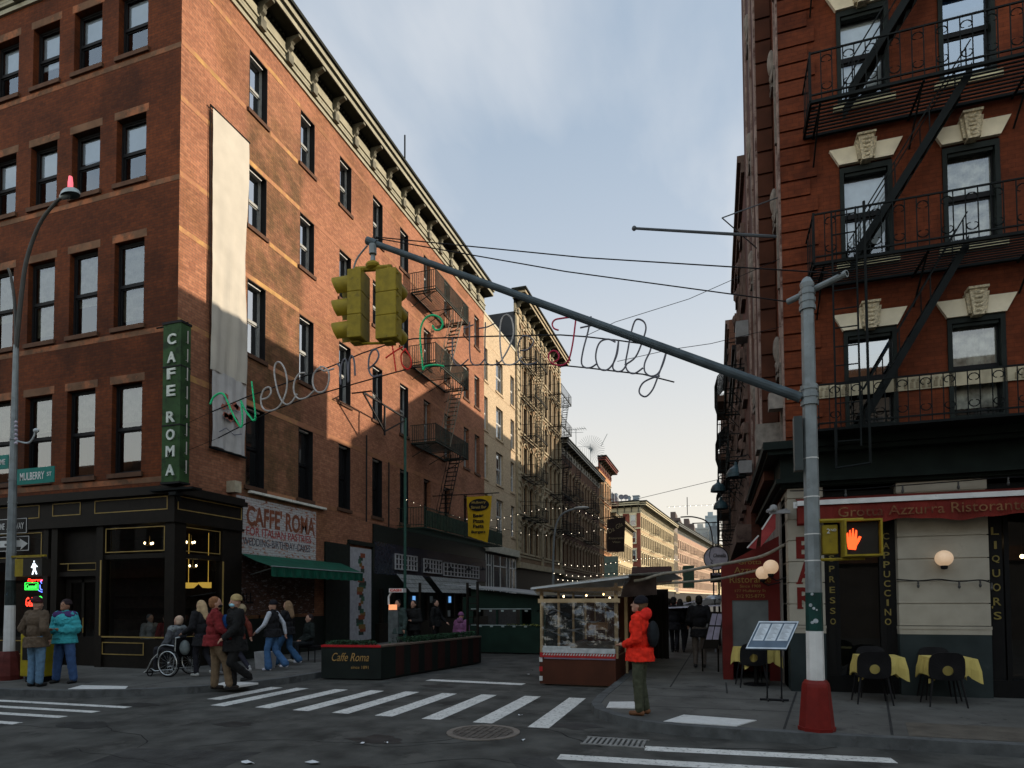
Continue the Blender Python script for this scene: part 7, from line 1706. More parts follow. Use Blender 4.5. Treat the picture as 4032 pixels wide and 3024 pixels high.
b = MB(); b.box(x0-.12, x1+.3, y0-.16, y0-.12, 2.04, 2.08); b.v = [V((v.x, v.y, v.z+(v.x-x0)*.105)) for v in b.v]; b.build('roof_edge', mat('pale_edge_strip', (.42, .44, .44), .4), t)
b = MB(); b.quad((x0-.1, y0-.12, 2.05), (x1+.35, y0-.12, 2.27), (x1+.12, y0-.02, 1.9), (x0+.0, y0-.02, 1.9)); b.build('roof_flap', glass('tan_plastic', (.62, .52, .36), .2, rough=.25, wavy=.8, base=.12), t)
pl = glass('crinkled_plastic', (.74, .71, .66), .12, rough=.22, wavy=.7, base=.07)
b = MB(); nx, nz = 34, 26
def ws(x, z): return y0-.035+.008*math.sin(z*13+3*math.sin(x*3.1))+.010*math.sin(x*11+z*7)+.006*math.sin(x*17-z*21)+.003*math.sin(z*37+x*9)
for i in range(nx):
    for j in range(nz):
        xa, xb = x0+.08+(x1-x0)*i/nx, x0+.08+(x1-x0)*(i+1)/nx; za, zb = .72+1.04*j/nz, .72+1.04*(j+1)/nz
        b.quad((xa, ws(xa, za), za), (xb, ws(xb, za), za), (xb, ws(xb, zb), zb), (xa, ws(xa, zb), zb))
b.build('plastic_sheet', pl, t, smooth=True)
# bright crease ridges in the plastic
b = MB(); rr = random.Random(12)
for k in range(11):
    x = rr.uniform(x0+.15, x1-.2); z = rr.uniform(.85, 1.7); L_ = rr.uniform(.15, .45); s = rr.uniform(-.25, .15); pts = []
    for i in range(7):
        u = i/6; xx = x+L_*u; zz = z+s*L_*u+.02*math.sin(u*5+k); 
        if xx < x1: pts.append(V((xx, ws(xx, zz)-.012-.012*math.sin(u*3.14), zz)))
    for i in range(len(pts)-1):
        w = .014*math.sin(3.14*(i+.5)/6)+.004; b.quad(pts[i]+V((0, 0, -w)), pts[i+1]+V((0, 0, -w)), pts[i+1]+V((0, -.01, w)), pts[i]+V((0, -.01, w)))
b.build('plastic_crease', glass('crease_plastic', (.75, .8, .8), .5, rough=.3, base=.2), t, smooth=True)
b = MB(); b.box(x0+.1, x1, y0-.05, y0, .7, .8); b.box(x0+.12, x0+.7, y0-.055, y0-.05, .79, .84); b.build('white_counter_edge', mat('white_film', (.42, .44, .44), .5, var=.2, scale=12), t)
b = MB(); n = 26
b.box(x0+.04, x1+.01, y0-.03, y0, .60, .70)
for k in range(n):
    xa = x0+.1+(x1-x0-.1)*k/n; w = (x1-x0-.1)/n
    b.prism([(xa, y0-.03, .645), (xa+w*.5, y0-.03, .645), (xa+w*.9, y0-.03, .69), (xa+w*.4, y0-.03, .69)], (0, -.004, 0), 1)
for z in (.5, .3, .1): b.box(x0+.015, x0+.085, y0-.004, y0, z, z+.1, 1 if z != .3 else 0)
b.box(x0+.12, x1, y0-.02, y0, .57, .60, 2)
b.build('red_white_tape', [mat('tape_red', (.35, .02, .02), .5), mat('tape_white', (.5, .5, .48), .5), mat('lilac_film', (.2, .17, .22), .5)], t)
b = MB(); b.box(x0+.9, x0+1.35, y0+.8, y0+1.1, 1.15, 1.3); b.build('cardboard_box', mat('cardboard', (.22, .13, .07), .8), t)
b = MB(); b.box(x0+.2, x1-.1, y0+1.2, y1-1.4, .68, .72); b.build('inner_table', mat('dim_white', (.05, .05, .05), .6), t)
b = MB(); b.prism([(x1+.1, y0+.1, 1.85), (x1+.8, y0+.4, 1.9), (x1+.8, y0+.4, 2.3), (x1+.2, y0+.1, 2.3)], (0, .05, 0)); b.build('side_flap', mat('brown_plastic', (.05, .035, .03), .3, var=.4, scale=4), t)
st = thing('light_string', 'warm bulbs hanging inside the plastic wrapped shed', 'string lights', (x0, y0+.4, 1.95), 0, 'light strings over the street')
b = MB(); b.tube([(x0+.1, y0+.5, 1.98), (x1, y0+.5, 2.1)], .006); b.build('wire', M['dark'], st)
for (x, z) in ((x0+.45, 1.88), (x0+.95, 1.9), (x0+1.32, 1.92), (x0+1.45, 1.84), (x0+1.6, 1.95), (x0+.25, 1.8), (x0+1.0, 1.78)): b = MB(); b.ell((x, y0+.45, z), (.018, .018, .024), 8, 6); b.build('bulb', M['bulb'], st)
# roller poles with rolled plastic from the shed roof to the right building
t = thing('rolled_canopy', 'two long pale poles with rolled plastic from the shed roof to the right building', 'canopy', (-1.7, 13, 2.2))
a = [atY(1900+x/1.508, 1800+y/1.508, 13.0) for x, y in ((900, 735), (960, 725), (1020, 705), (1090, 690), (1180, 680), (1260, 665), (1340, 650), (1500, 622), (1659, 588))]+[V((XR-.0, 13.1, 2.84))]
b = MB(); b.tube(smooth_path(a, 3), .03, n=8); b.build('upper_roll', mat('roll_tan', (.2, .18, .14), .6, var=.4, scale=10), t)
a = [atY(1900+x/1.508, 1800+y/1.508, 13.6) for x, y in ((960, 735), (1000, 755), (1100, 748), (1250, 738), (1430, 718))]+[V((XR, 14.0, 2.5))]
b = MB(); b.tube(smooth_path(a, 3), .025, n=8); b.build('lower_roll', MATS['roll_tan'], t)
# dark timber fence/stall behind the orange person and pale awnings beyond
t = thing('slatted_stall', 'dark slatted stall frame behind the orange jacket person', 'stall', (-1.8, 15, 0))
b = MB()
for k in range(10): y = 14.6+k*.38; b.box(-1.82, -1.78, y, y+.06, .13, 2.0)
b.box(-1.84, -1.76, 14.5, 18.4, .95, 1.02); b.box(-1.84, -1.76, 14.5, 18.4, 1.95, 2.05); b.box(-1.85, -1.3, 18.4, 18.5, .13, 2.1)
for k in range(4): b.box(-1.75+k*.12, -1.7+k*.12, 18.3, 18.36, .13, 2.0)
b.build('slats', M['wood_dark'], t)
t = thing('market_awning', 'long pale edged dark awning over the crowd on the right pavement', 'awning', (-1.2, 22, 2))
a, c, e = D(1440, 1312, 22), D(1560, 1290, 26), D(1440, 1308, 26)
b = MB(); b.prism([D(1442, 1314, 20), D(1556, 1308, 20), D(1560, 1290, 27), D(1470, 1302, 27)], (0, 0, .03)); b.build('canopy', M['dark'], t)
b = MB(); b.bar(D(1442, 1313, 19.98), D(1556, 1308, 19.98), .03, sq=True); b.bar(D(1470, 1306, 21), D(1556, 1287, 21), .02, sq=True); b.build('pale_edge', mat('pale_edge', (.5, .48, .55), .5), t)
p = D(1544, 1294, 21); b = MB(); b.ell(p, (.3, .3, .13), 16, 8, zmin=0); b.bar((p.x, 21, .13), p, .03); tag(b.build('patio_heater', mat('pale_metal', (.35, .38, .42), .3, metal=.5)), 'pale domed patio heater top above the crowd by the vestibule', 'patio heater')
# newspaper box at left
t = thing('newspaper_box', 'yellow newspaper box behind the man in the brown jacket at the left', 'newspaper box', (-13.2, 9.0, .13))
p = atZ(60, 2690, .13); b = MB(); b.box(p.x-.1, p.x+.5, p.y+.15, p.y+.6, .25, 1.15); b.prism([(p.x-.1, p.y+.15, 1.15), (p.x-.1, p.y+.6, 1.15), (p.x-.1, p.y+.6, 1.3)], (.6, 0, 0)); b.build('body', mat('news_yellow', (.32, .25, .01), .5, var=.2), t, bevel=.02)
b = MB(); b.box(p.x-.02, p.x+.42, p.y+.14, p.y+.15, .6, 1.05); b.build('window', M['dark'], t); b = MB(); b.box(p.x, p.x+.1, p.y+.2, p.y+.5, .13, .25); b.box(p.x+.3, p.x+.4, p.y+.2, p.y+.5, .13, .25); b.build('foot', M['dark'], t)
# bins and stall clutter along the left wall
b = MB(); p = atZ(1000, 2655, .13); b.prism([(-10.95, 13.0, .13), (-10.6, 13.0, .13), (-10.55, 13.0, .55), (-11.0, 13.0, .55)], (0, .3, 0)); tag(b.build('sandwich_board', mat('white_board', (.3, .3, .3), .6)), 'small white board standing on the pavement left of the women in jeans', 'board')
# ------------------------------------------------------------------ people
def cap(mb, a, b_, r0, r1=None, n=10):
    r1 = r0 if r1 is None else r1; a = V(a); b_ = V(b_)
    mb.bar(a, b_, r0, r1, n=n); mb.ell(a, r0, n, 6); mb.ell(b_, r1, n, 6)
def fuse(mb, name, m, parent, voxel, smooth=2, label=None, noise=0):
    me = bpy.data.meshes.new('tmp'); me.from_pydata([tuple(v) for v in mb.v], [], mb.f); me.update()
    o = bpy.data.objects.new('tmp', me); COL.objects.link(o)
    r = o.modifiers.new('r', 'REMESH'); r.mode = 'VOXEL'; r.voxel_size = voxel; r.use_smooth_shade = True
    s = o.modifiers.new('s', 'SMOOTH'); s.factor = .5; s.iterations = smooth
    if noise:
        tx = bpy.data.textures.new('n', 'CLOUDS'); tx.noise_scale = noise[1]; d = o.modifiers.new('d', 'DISPLACE'); d.texture = tx; d.strength = noise[0]; d.mid_level = .5
    dg = bpy.context.evaluated_depsgraph_get(); me2 = bpy.data.meshes.new_from_object(o.evaluated_get(dg)); me2.name = name
    bpy.data.objects.remove(o); bpy.data.meshes.remove(me)
    me2.materials.clear(); me2.materials.append(m)
    q = bpy.data.objects.new(name, me2); COL.objects.link(q); q.parent = parent
    if label: q['label'] = label
    return q
SK = {'fair': mat('skin_fair', (.42, .24, .17), .6, var=.08), 'tan': mat('skin_tan', (.3, .16, .1), .6, var=.08)}
def cloth(name, c, r=.85): return mat('cloth_'+name, c, r, var=.22, scale=12)
ARM = {'down': ((.24, -.03, 1.16), (.26, .04, .9), (0, .15, -1)), 'phone': ((.25, -.02, 1.13), (.09, .24, 1.12), (-.25, .8, .35)), 'push': ((.24, .02, 1.14), (.2, .33, 1.02), (0, 1, -.2)),
       'fwd': ((.24, .1, 1.15), (.22, .3, .98), (-.1, .8, -.5)), 'back': ((.25, -.16, 1.17), (.27, -.2, .92), (0, -.1, -1)), 'lap': ((.24, .02, 1.12), (.1, .26, 1.0), (-.5, .8, -.2)), 'pocket': ((.27, -.08, 1.14), (.2, .08, .96), (-.1, .4, -1))}
LEG = {'stand': ((.095, .01, .5), (.1, -.01, .09)), 'wide': ((.15, .0, .5), (.2, -.02, .09)), 'stepf': ((.09, .2, .54), (.09, .26, .1)), 'stepb': ((.09, -.02, .5), (.09, -.3, .16)), 'midf': ((.09, .1, .52), (.09, .06, .09)), 'lift': ((.09, .12, .52), (.09, -.22, .24)), 'sit': ((.13, .42, .93), (.13, .44, .5))}
def person(label, x, y, z, face, h=1.72, arms=('down', 'down'), legs=('stand', 'stand'), top=(.05, .05, .05), pants=(.05, .06, .1), shoe=(.02, .02, .02), hair=(.06, .035, .02), hairk='short', hat=None, mask=None, bulk=.028, hem=.84, vox=.014, lean=0, head=(0, 0), sleeves=None, vest=False, collar=None, flare=0, puffy=False, sit=False, bag=None, hood=None, skin='fair', loose=0, group=None, tilt=0):
    """face: direction in degrees the person looks (0 = +x, 90 = +y)"""
    s = h/1.76
    t = thing('person', label, 'person', (x, y, z), R(face-90), group)
    if sit: t.location.z = z-.85*s     # hips at seat height
    Lt = Matrix.Rotation(-R(lean), 3, 'X'); pv = V((0, 0, .95))
    def up(p): return (Lt @ (V(p)-pv)+pv)*s      # upper body follows the lean
    def lo(p): return V(p)*s
    HM = Matrix.Rotation(R(head[0]), 3, 'Z') @ Matrix.Rotation(-R(head[1]), 3, 'X')
    hc = V((0, .01, 1.62))
    def hd(p): return up(hc+HM @ (V(p)-hc))
    aj = []; 
    for sg, k in ((-1, arms[0]), (1, arms[1])):
        e, w, d = ARM[k] if isinstance(k, str) else k
        aj.append((up((sg*.175, 0, 1.43)), up((sg*e[0], e[1], e[2])), up((sg*w[0], w[1], w[2])), (Lt @ V((sg*d[0], d[1], d[2]))).normalized(), sg))
    lj = []
    for sg, k in ((-1, legs[0]), (1, legs[1])):
        kn, an = LEG[k] if isinstance(k, str) else k
        lj.append((lo((sg*.09, 0, .93)), lo((sg*kn[0], kn[1], kn[2])), lo((sg*an[0], an[1], an[2])), sg))
    # body
    b = MB()
    b.ell(hd((0, .01, 1.625)), V((.076, .095, .115))*s, 14, 10); cap(b, hd((0, .03, 1.57)), hd((0, .06, 1.545)), .05*s, .04*s); cap(b, up((0, -.01, 1.45)), hd((0, -.01, 1.57)), .055*s, .05*s)
    cap(b, hd((0, .1, 1.625)), hd((0, .118, 1.6)), .012*s, .016*s, 6); b.ell(hd((-.077, 0, 1.61)), V((.012, .02, .03))*s, 6, 5); b.ell(hd((.077, 0, 1.61)), V((.012, .02, .03))*s, 6, 5); b.ell(hd((0, .1, 1.565)), V((.024, .01, .007))*s, 6, 4)
    b.ell(up((0, 0, 1.3)), V((.16, .1, .18))*s, 12, 8); b.ell(up((0, 0, 1.1)), V((.135, .1, .16))*s, 12, 8); b.ell(lo((0, 0, .95)), V((.15, .11, .12))*s, 12, 8); cap(b, up((-.16, 0, 1.42)), up((.16, 0, 1.42)), .055*s)
    for sh_, el, wr_, hdv, sg in aj:
        cap(b, sh_, el, .05*s, .04*s); cap(b, el, wr_, .04*s, .026*s)
        x_ = hdv.orthogonal().normalized(); side = hdv.cross(V((0, 0, 1)) if abs(hdv.z) < .9 else V((0, 1, 0))).normalized(); nrm = side.cross(hdv)
        pc = wr_+hdv*.045*s; cap(b, wr_, wr_+hdv*.06*s, .026*s, .03*s)
        for f in range(4):
            o_ = side*((f-1.5)*.017*s); l1 = (.04, .046, .043, .034)[f]*s; k0 = wr_+hdv*.075*s+o_; k1 = k0+hdv*l1-nrm*.008*s; k2 = k1+(hdv*.75-nrm*.65*(1 if sg < 0 else 1))*l1*.8; cap(b, k0, k1, .0095*s, .009*s, 6); cap(b, k1, k2, .009*s, .007*s, 6)
        th = wr_+hdv*.03*s-side*sg*.03*s; cap(b, th, th+hdv*.035*s-side*sg*.02*s, .011*s, .01*s, 6); cap(b, th+hdv*.035*s-side*sg*.02*s, th+hdv*.06*s-side*sg*.018*s, .01*s, .008*s, 6)
    for hp, kn, an, sg in lj: cap(b, hp, kn, .07*s, .05*s); cap(b, kn, an, .048*s, .035*s)
    for hp, kn, an, sg in lj: cap(b, an+V((0, -.03, -.03))*s, an+V((0, .12, -.05))*s, .035*s, .028*s)
    fuse(b, 'body', SK[skin], t, vox, 1)
    if not mask or True:
        g = MB()
        for sx in (-.03, .03): g.ell(hd((sx, .096, 1.628)), (.011*s, .006*s, .007*s), 6, 5)
        g.build('eyes', M['dark'], t)
    # trousers
    b = MB(); b.ell(lo((0, -.005, .95)), V((.165, .125, .12))*s, 12, 8)
    for hp, kn, an, sg in lj: cap(b, hp, kn, (.09+loose)*s, (.068+loose)*s); cap(b, kn, an+(an-kn).normalized()*-.01, (.066+loose)*s, (.056+flare+loose)*s)
    fuse(b, 'trousers', cloth('p%02x%02x%02x' % tuple(int(v*250) for v in pants), pants), t, vox, 1, noise=(.02, .05))
    b = MB()
    for hp, kn, an, sg in lj:
        cap(b, an+V((0, -.035, -.045))*s, an+V((0, .13, -.055))*s, .043*s, .036*s); cap(b, an+V((0, 0, .03))*s, an+V((0, .0, -.03))*s, .045*s, .042*s)
    fuse(b, 'shoes', cloth('s%02x%02x%02x' % tuple(int(v*250) for v in shoe), shoe, .6), t, min(vox, .012), 1)
    # jacket
    k = bulk; b = MB(); b.ell(up((0, 0, 1.3)), V((.175+k*.6, .115+k, .19))*s, 14, 10); b.ell(up((0, .0, 1.1)), V((.15+k*.7, .115+k, .2))*s, 14, 10); cap(b, up((-.15, 0, 1.42)), up((.15, 0, 1.42)), (.062+k*.3)*s)
    if not sit: b.lathe(up((0, 0, hem)), [(.0, 0), ((.2+k*.6)*s, 0), ((.18+k*.5)*s, .2*s), (0, .2*s)], n=16)
    if not vest:
        for sh_, el, wr_, hdv, sg in aj:
            cap(b, sh_, el, (.064+k*.5)*s, (.056+k*.5)*s); cap(b, el, wr_+(el-wr_)*.04, (.056+k*.5)*s, (.042+k*.3)*s)
            if puffy:
                for q in (.25, .55, .85): p = sh_.lerp(el, q); b.ell(p, (.078+k*.5)*s, 10, 6)
                for q in (.2, .6): p = el.lerp(wr_, q); b.ell(p, (.066+k*.5)*s, 10, 6)
    if puffy:
        for zz in (.95, 1.07, 1.19, 1.31): b.lathe(up((0, 0, zz)), [((.15+k*.7)*s, -.05*s), ((.185+k*.8)*s, 0), ((.15+k*.7)*s, .05*s)], n=18)
    cap(b, up((0, -.01, 1.47)), up((0, .0, 1.5)), .075*s, .068*s)
    jn = 'vest' if vest else 'jacket'
    fuse(b, jn, cloth('t%02x%02x%02x' % tuple(int(v*250) for v in top), top), t, vox, 1, noise=(.03, .055))
    if sleeves:
        b = MB()
        for sh_, el, wr_, hdv, sg in aj: cap(b, sh_, el, .066*s, .054*s); cap(b, el, wr_, .052*s, .042*s)
        fuse(b, 'sleeves', cloth('v%02x%02x%02x' % tuple(int(v*250) for v in sleeves), sleeves), t, vox, 2)
    if collar:
        b = MB(); cap(b, up((-.17, 0, 1.42)), up((.17, 0, 1.42)), (.075+k*.5)*s); b.ell(up((0, -.03, 1.45)), V((.13, .1, .06))*s); fuse(b, 'yoke', cloth('c%02x%02x%02x' % tuple(int(v*250) for v in collar), collar), t, vox, 2)
    if hood:
        b = MB(); b.ell(up((0, -.1, 1.5)), V((.12, .09, .1))*s); b.ell(up((0, -.06, 1.46)), V((.13, .11, .07))*s); fuse(b, 'hood', cloth('h%02x%02x%02x' % tuple(int(v*250) for v in hood), hood), t, vox, 2)
    # hair / hat
    if hairk:
        b = MB(); b.ell(hd((0, -.022, 1.66)), V((.088, .1, .1))*s, 12, 8)
        if hairk == 'short': b.ell(hd((0, -.03, 1.62)), V((.086, .09, .1))*s, 12, 8)
        if hairk == 'long':
            cap(b, hd((0, -.06, 1.62)), up((0, -.13, 1.34)), .09*s, .075*s)
            for sx in (-.065, .065): cap(b, hd((sx, -.01, 1.62)), up((sx*1.6, .03, 1.3)), .035*s, .04*s)
        if hairk == 'thin': pass
        fuse(b, 'hair', cloth('r%02x%02x%02x' % tuple(int(v*250) for v in hair), hair), t, min(vox, .012), 1, noise=(.014, .03))
    if hat:
        b = MB(); b.ell(hd((0, -.012, 1.69)), V((.094, .108, .095))*s, 14, 8, zmin=-.25); b.lathe(hd((0, -.01, 1.655)), [(.098*s, 0), (.104*s, .01), (.1*s, .05), (.09*s, .05)], n=16)
        b.build('hat', cloth('k%02x%02x%02x' % tuple(int(v*250) for v in hat), hat), t, smooth=True)
    if mask:
        b = MB(); b.ell(hd((0, .06, 1.575)), V((.062, .062, .045))*s, 12, 8); b.build('face_mask', cloth('m%02x%02x%02x' % tuple(int(v*250) for v in mask), mask), t, smooth=True)
    if bag:
        b = MB(); c, sz, off_ = bag; b.ell(up(off_), V(sz)*s, 12, 8); fuse(b, 'backpack', cloth('b%02x%02x%02x' % tuple(int(v*250) for v in c), c), t, vox, 2)
    return t
z = .13
# near person in the orange red jacket (faces left)
p1 = person('person in an orange red hooded jacket and black beanie looking at a phone', -1.07, 9.33, z, 172, 1.72, arms=(((.22, -.02, 1.14), (.12, .2, 1.04), (-.15, .9, .05)), ((.22, -.02, 1.14), (.1, .2, 1.03), (-.2, .9, .05))), legs=('stand', ((.1, .02, .5), (.1, -.05, .09))), top=(.75, .028, .012), pants=(.06, .065, .04), shoe=(.17, .075, .035), hair=(.12, .07, .035), hairk='short', hat=(.008, .008, .012), bulk=.035, hem=.80, vox=.009, hood=(.75, .03, .02), bag=((.012, .015, .018), (.14, .09, .2), (0, -.2, 1.2)), loose=.012, puffy=False, head=(0, -14))
g = MB(); P_ = lambda v: tuple(V(v)*(1.72/1.76))
g.box(-.04, .04, .29, .305, 1.0, 1.13); 
for v in range(len(g.v)): g.v[v] = g.v[v]*.977
g.build('phone', M['dark'], p1)
g = MB(); g.box(-.045, .045, .028, .2, .0, .03); 
# people at the left corner
person('man in a brown patterned jacket and blue jeans seen from behind at the left corner', *[atZ(140, 2703, z)[i] for i in (0, 1)], z, 95, 1.78, arms=('pocket', 'pocket'), top=(.105, .075, .05), pants=(.11, .2, .3), hair=(.05, .02, .02), hat=(.05, .015, .018), hairk=None, bulk=.045, hem=.78, vox=.011, loose=.012)
person('man in a turquoise puffer jacket with purple shoulders holding a phone, legs apart', *[atZ(252, 2690, z)[i] for i in (0, 1)], z, -78, 1.74, arms=('phone', 'phone'), legs=('wide', 'wide'), top=(.05, .36, .40), pants=(.045, .09, .2), collar=(.06, .03, .12), hair=(.03, .02, .02), hat=(.03, .02, .022), hairk=None, bulk=.055, hem=.84, vox=.011, puffy=True, loose=.02, skin='tan', head=(0, -18))
# wheelchair group
wx, wy = [atZ(655, 2665, z)[i] for i in (0, 1)]
wx, wy = -12.0, 11.15
wx = atY(655, 2600, 11.1).x; wy = 11.1
person('seated old person with white hair and grey scarf riding in the wheelchair', wx-.02, wy+.25, .13+.52, 182, 1.66, arms=('lap', 'lap'), legs=('sit', 'sit'), sit=True, top=(.075, .08, .09), pants=(.02, .02, .025), shoe=(.012, .012, .012), hair=(.5, .36, .26), hairk='short', bulk=.05, vox=.012, lean=-8, collar=(.2, .22, .22))
t = thing('wheelchair', 'wheelchair with large thin rimmed wheels facing left on the left pavement', 'wheelchair', (wx, wy+.25, .13))
cm_ = mat('chrome', (.4, .43, .44), .3, metal=.7)
for sg, nm in ((-1, 0), (1, 1)):
    yy = wy+.25+sg*.3; c = V((wx+.12, yy, .13+.31)); k = 28
    w_ = MB(); w_.tube([c+V((.3*math.cos(a*2*math.pi/k), 0, .3*math.sin(a*2*math.pi/k))) for a in range(k+1)], .017, n=6); wh = w_.build('wheel', M['dark'], t)
    g = MB(); g.tube([c+V((.262*math.cos(a*2*math.pi/k), sg*.03, .262*math.sin(a*2*math.pi/k))) for a in range(k+1)], .013, n=6); g.build('hand_rim', cm_, wh)
    g = MB()
    for a in range(14): g.bar(c, c+V((.29*math.cos(a*.4488), 0, .29*math.sin(a*.4488))), .003, n=4)
    g.ell(c, .03, 8, 6); g.build('spokes', cm_, wh)
    g = MB(); c2 = V((wx-.42, yy, .13+.09)); g.tube([c2+V((.08*math.cos(a*.6283), 0, .08*math.sin(a*.6283))) for a in range(11)], .014, n=6); g.build('caster', M['dark'], t)
    g = MB(); yq = yy-sg*.03; g.tube([(wx+.28, yq, 1.0), (wx+.26, yq, .6), (wx+.2, yq, .3), (wx-.3, yq, .25), (wx-.42, yq, .3), (wx-.5, yq, .28), (wx-.62, yq, .2)], .013, n=6); g.tube(smooth_path([(wx+.24, yq, .82), (wx-.05, yq, .84), (wx-.2, yq, .76), (wx-.25, yq, .55)]), .013, n=6); g.tube([(wx+.28, yq, 1.0), (wx+.4, yq, 1.02)], .016, n=6); g.tube([(wx-.25, yq, .62), (wx-.4, yq, .5), (wx-.55, yq, .24)], .013, n=6); g.build('side_frame', cm_, t)
g = MB(); g.box(wx-.28, wx+.24, wy-.02, wy+.52, .56, .60); g.build('seat', M['dark'], t); g = MB(); g.box(wx+.23, wx+.26, wy-.02, wy+.52, .6, 1.0); g.build('backrest', M['dark'], t)
g = MB(); g.box(wx-.66, wx-.5, wy+.0, wy+.22, .19, .21); g.box(wx-.66, wx-.5, wy+.28, wy+.5, .19, .21); g.build('footrest', M['dark'], t)
g = MB(); g.ell((wx+.42, wy+.1, .78), (.12, .1, .17), 10, 8); tag(g.build('carrier_bag', mat('bag_grey', (.12, .14, .14), .5, var=.4), smooth=True), 'grey plastic bag hanging off the back of the wheelchair', 'bag')
person('woman with long blond hair and black coat pushing the wheelchair', wx+.72, wy+.28, z, 178, 1.72, arms=('push', 'push'), legs=('midf', 'stepb'), top=(.012, .012, .014), pants=(.015, .015, .02), shoe=(.35, .36, .34), hair=(.42, .3, .17), hairk='long', bulk=.05, hem=.7, vox=.012, lean=4)
person('person in a rust brown jacket walking behind the blond woman', wx+1.25, wy+.75, z, 182, 1.68, arms=('fwd', 'back'), legs=('stepf', 'stepb'), top=(.13, .03, .02), pants=(.02, .02, .03), shoe=(.3, .3, .3), hair=(.04, .025, .02), hairk='short', vox=.014)
# crossing pair
x_, y_ = [atZ(845, 2716, z)[i] for i in (0, 1)]
person('man in a dark red jacket and tan trousers with a blue backpack, seen from behind', x_, y_, z, 40, 1.78, arms=('down', 'fwd'), legs=('stand', 'stepf'), top=(.17, .018, .02), pants=(.16, .11, .065), shoe=(.02, .015, .012), hair=(.22, .1, .045), hairk='short', mask=(.01, .01, .012), bulk=.045, hem=.83, vox=.01, bag=((.01, .05, .16), (.13, .1, .24), (.06, .18, 1.18)), loose=.018)
x_, y_ = [atZ(925, 2716, z)[i] for i in (0, 1)]
person('man in black clothes and pale cap with a light blue face mask stepping forward', x_, y_, z, -115, 1.8, arms=('fwd', 'down'), legs=('lift', 'stand'), top=(.01, .01, .01), pants=(.01, .01, .01), shoe=(.012, .012, .012), hat=(.35, .26, .12), hairk=None, mask=(.3, .55, .65), bulk=.05, hem=.72, vox=.01, hood=(.28, .22, .13), loose=.015)
# women in jeans
x_, y_ = [atZ(1073, 2640, z)[i] for i in (0, 1)]
person('woman in a black vest with white sleeves and blue jeans walking along the wall', x_, y_, z, -170, 1.7, arms=('fwd', 'back'), legs=('midf', 'stepb'), top=(.012, .012, .014), vest=True, sleeves=(.42, .45, .5), pants=(.05, .12, .25), shoe=(.6, .6, .68), hat=(.01, .01, .012), hairk=None, vox=.012, flare=.03, loose=.01)
x_, y_ = [atZ(1130, 2622, z)[i] for i in (0, 1)]
person('woman with light brown hair, black jacket and wide jeans behind the white sleeved one', x_, y_, z, -170, 1.7, arms=('fwd', 'down'), legs=('stepf', 'stepb'), top=(.012, .014, .014), pants=(.035, .09, .18), shoe=(.6, .6, .66), hair=(.22, .14, .08), hairk='long', vox=.012, flare=.03, loose=.01)
t = person('dark clothed person with pale shoes sitting by the wall beyond the women', -10.75, 14.9, .13+.45, -120, 1.7, arms=('lap', 'lap'), legs=('sit', 'sit'), sit=True, top=(.015, .02, .018), pants=(.015, .018, .02), shoe=(.4, .38, .34), hair=(.03, .02, .02), vox=.014)
b = MB(); b.box(-11.0, -10.45, 14.75, 15.2, .53, .57); 
for (x, y) in ((-10.97, 14.78), (-10.48, 14.78), (-10.97, 15.17), (-10.48, 15.17)): b.bar((x, y, .13), (x, y, .53), .015)
tag(b.build('stool', M['dark']), 'dark stool under the sitting person with pale shoes', 'stool')
# diners behind the cafe window
for (x, yy, f, tp, hr_, lb) in ((-14.75, 13.35, -10, (.3, .3, .3), (.12, .12, .13), 'seated guest in a pale top behind the front cafe window'), (-14.35, 13.5, 170, (.2, .03, .03), (.03, .02, .02), 'seated guest in a red top behind the front cafe window'), (-13.85, 13.35, 180, (.25, .26, .26), (.25, .23, .21), 'grey haired seated guest near the cafe corner')):
    person(lb, x, yy, .16+.45, f, 1.7, arms=('lap', 'lap'), legs=('sit', 'sit'), sit=True, top=tp, pants=(.03, .03, .03), hair=hr_, vox=.018)
    b = MB(); b.box(x-.22, x+.22, yy-.22, yy+.22, .56, .6)
    for sx in (-.2, .2):
        for sy in (-.2, .2): b.bar((x+sx, yy+sy, .16), (x+sx, yy+sy, .56), .015)
    tag(b.build('cafe_stool', M['dark']), 'dark seat under the '+lb, 'seat')
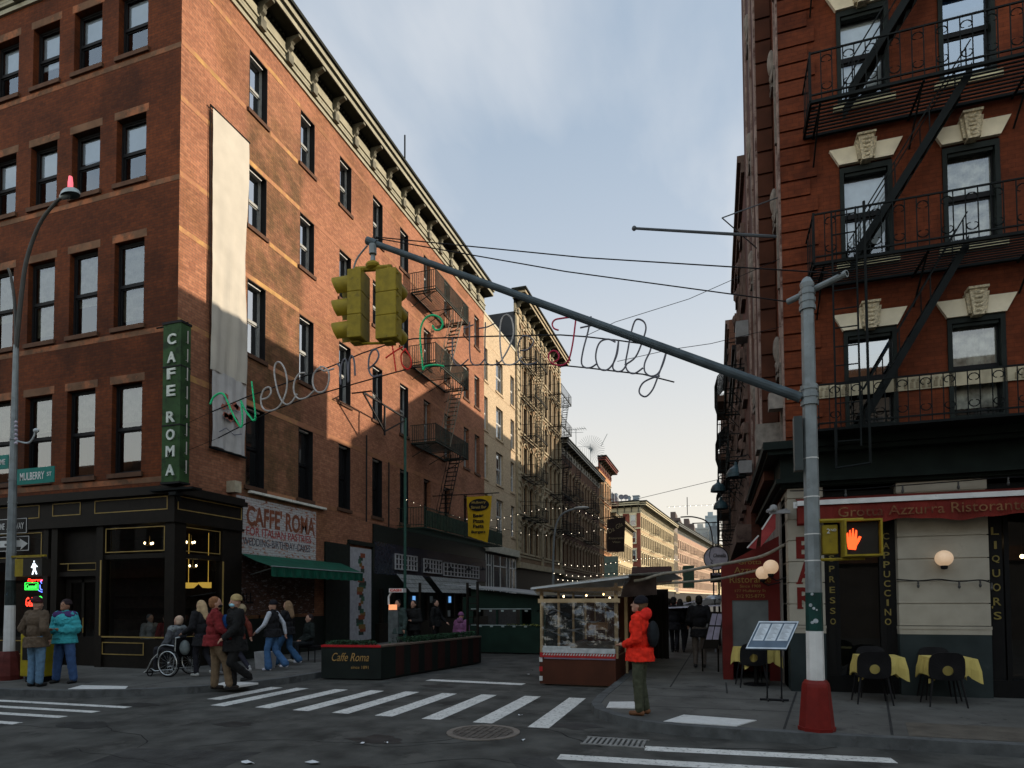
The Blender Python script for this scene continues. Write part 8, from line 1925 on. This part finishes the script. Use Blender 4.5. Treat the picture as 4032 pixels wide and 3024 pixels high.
# terrace people behind the planter
q = atY(1567, 2480, 16.2)
person('man in a grey green coat standing at the small kiosk behind the planter', atY(1567, 2480, 16.2).x, 16.2, z, -100, 1.72, arms=('down', 'down'), top=(.04, .06, .055), pants=(.02, .02, .02), hair=(.015, .01, .01), vox=.014, bulk=.05, hem=.75)
person('man in black with a pink face serving behind the planter', atY(1628, 2480, 16.6).x, 16.6, z, -95, 1.7, arms=('phone', 'phone'), top=(.01, .01, .01), pants=(.01, .01, .01), hair=(.03, .02, .015), hairk='short', vox=.014)
person('waiter in black standing before the bar front', atY(1715, 2480, 19).x, 19, z, 0, 1.72, arms=('fwd', 'down'), top=(.008, .008, .008), pants=(.008, .008, .008), hair=(.01, .01, .01), vox=.016)
xx = atY(1816, 2490, 18.3).x
person('person in a mauve hooded coat sitting with the back to the street behind the planter', xx, 18.3, .13+.45, 85, 1.65, arms=('lap', 'lap'), legs=('sit', 'sit'), sit=True, top=(.2, .08, .17), pants=(.02, .02, .02), hair=(.02, .015, .012), hairk=None, hat=(.2, .08, .17), hood=(.2, .08, .17), vox=.014, bulk=.06)
b = MB(); b.box(xx-.22, xx+.22, 18.08, 18.5, .55, .58)
for sx in (-.2, .2):
    for sy in (-.18, .18): b.bar((xx+sx, 18.3+sy, .0), (xx+sx, 18.3+sy, .55), .015)
tag(b.build('terrace_chair', M['dark']), 'dark chair under the person in the mauve coat', 'chair')
# crowd on the right pavement
for i, (px, py, tp, pt_, lb, f) in enumerate([(2756, 2628, (.012, .012, .014), (.1, .085, .075), 'man in a black coat and grey brown trousers standing by the easel menu', 100), (2655, 2572, (.01, .01, .012), (.012, .012, .015), 'leftmost dark figure walking away in the crowd on the right pavement', 85), (2680, 2568, (.014, .012, .012), (.02, .02, .024), 'second dark figure from the left walking away in the pavement crowd', 95), (2715, 2560, (.016, .018, .022), (.015, .015, .02), 'dark figure in the crowd just left of the man with grey trousers', 80), (2636, 2545, (.03, .02, .02), (.02, .02, .02), 'farthest figure in a dark brown coat beyond the pavement crowd', 95)]):
    p = atZ(px, py, z); person(lb, p.x, p.y, z, f, (1.78, 1.74, 1.7, 1.8, 1.72)[i], arms=(('phone', 'phone'), ('down', 'fwd'), ('down', 'down'), ('pocket', 'down'), ('down', 'down'))[i], legs=(('stand', 'stand'), ('stepf', 'stepb'), ('midf', 'stand'), ('stepb', 'stepf'), ('stand', 'midf'))[i], top=tp, pants=pt_, hair=(.015+.05*(i == 3), .012+.03*(i == 3), .01), hairk='short' if i != 2 else 'long', bulk=.045, hem=.74, vox=.014, hat=(.01, .01, .01) if i == 1 else None)
drop_protos()
# one-line guard: objects that stayed without parents are things or setting
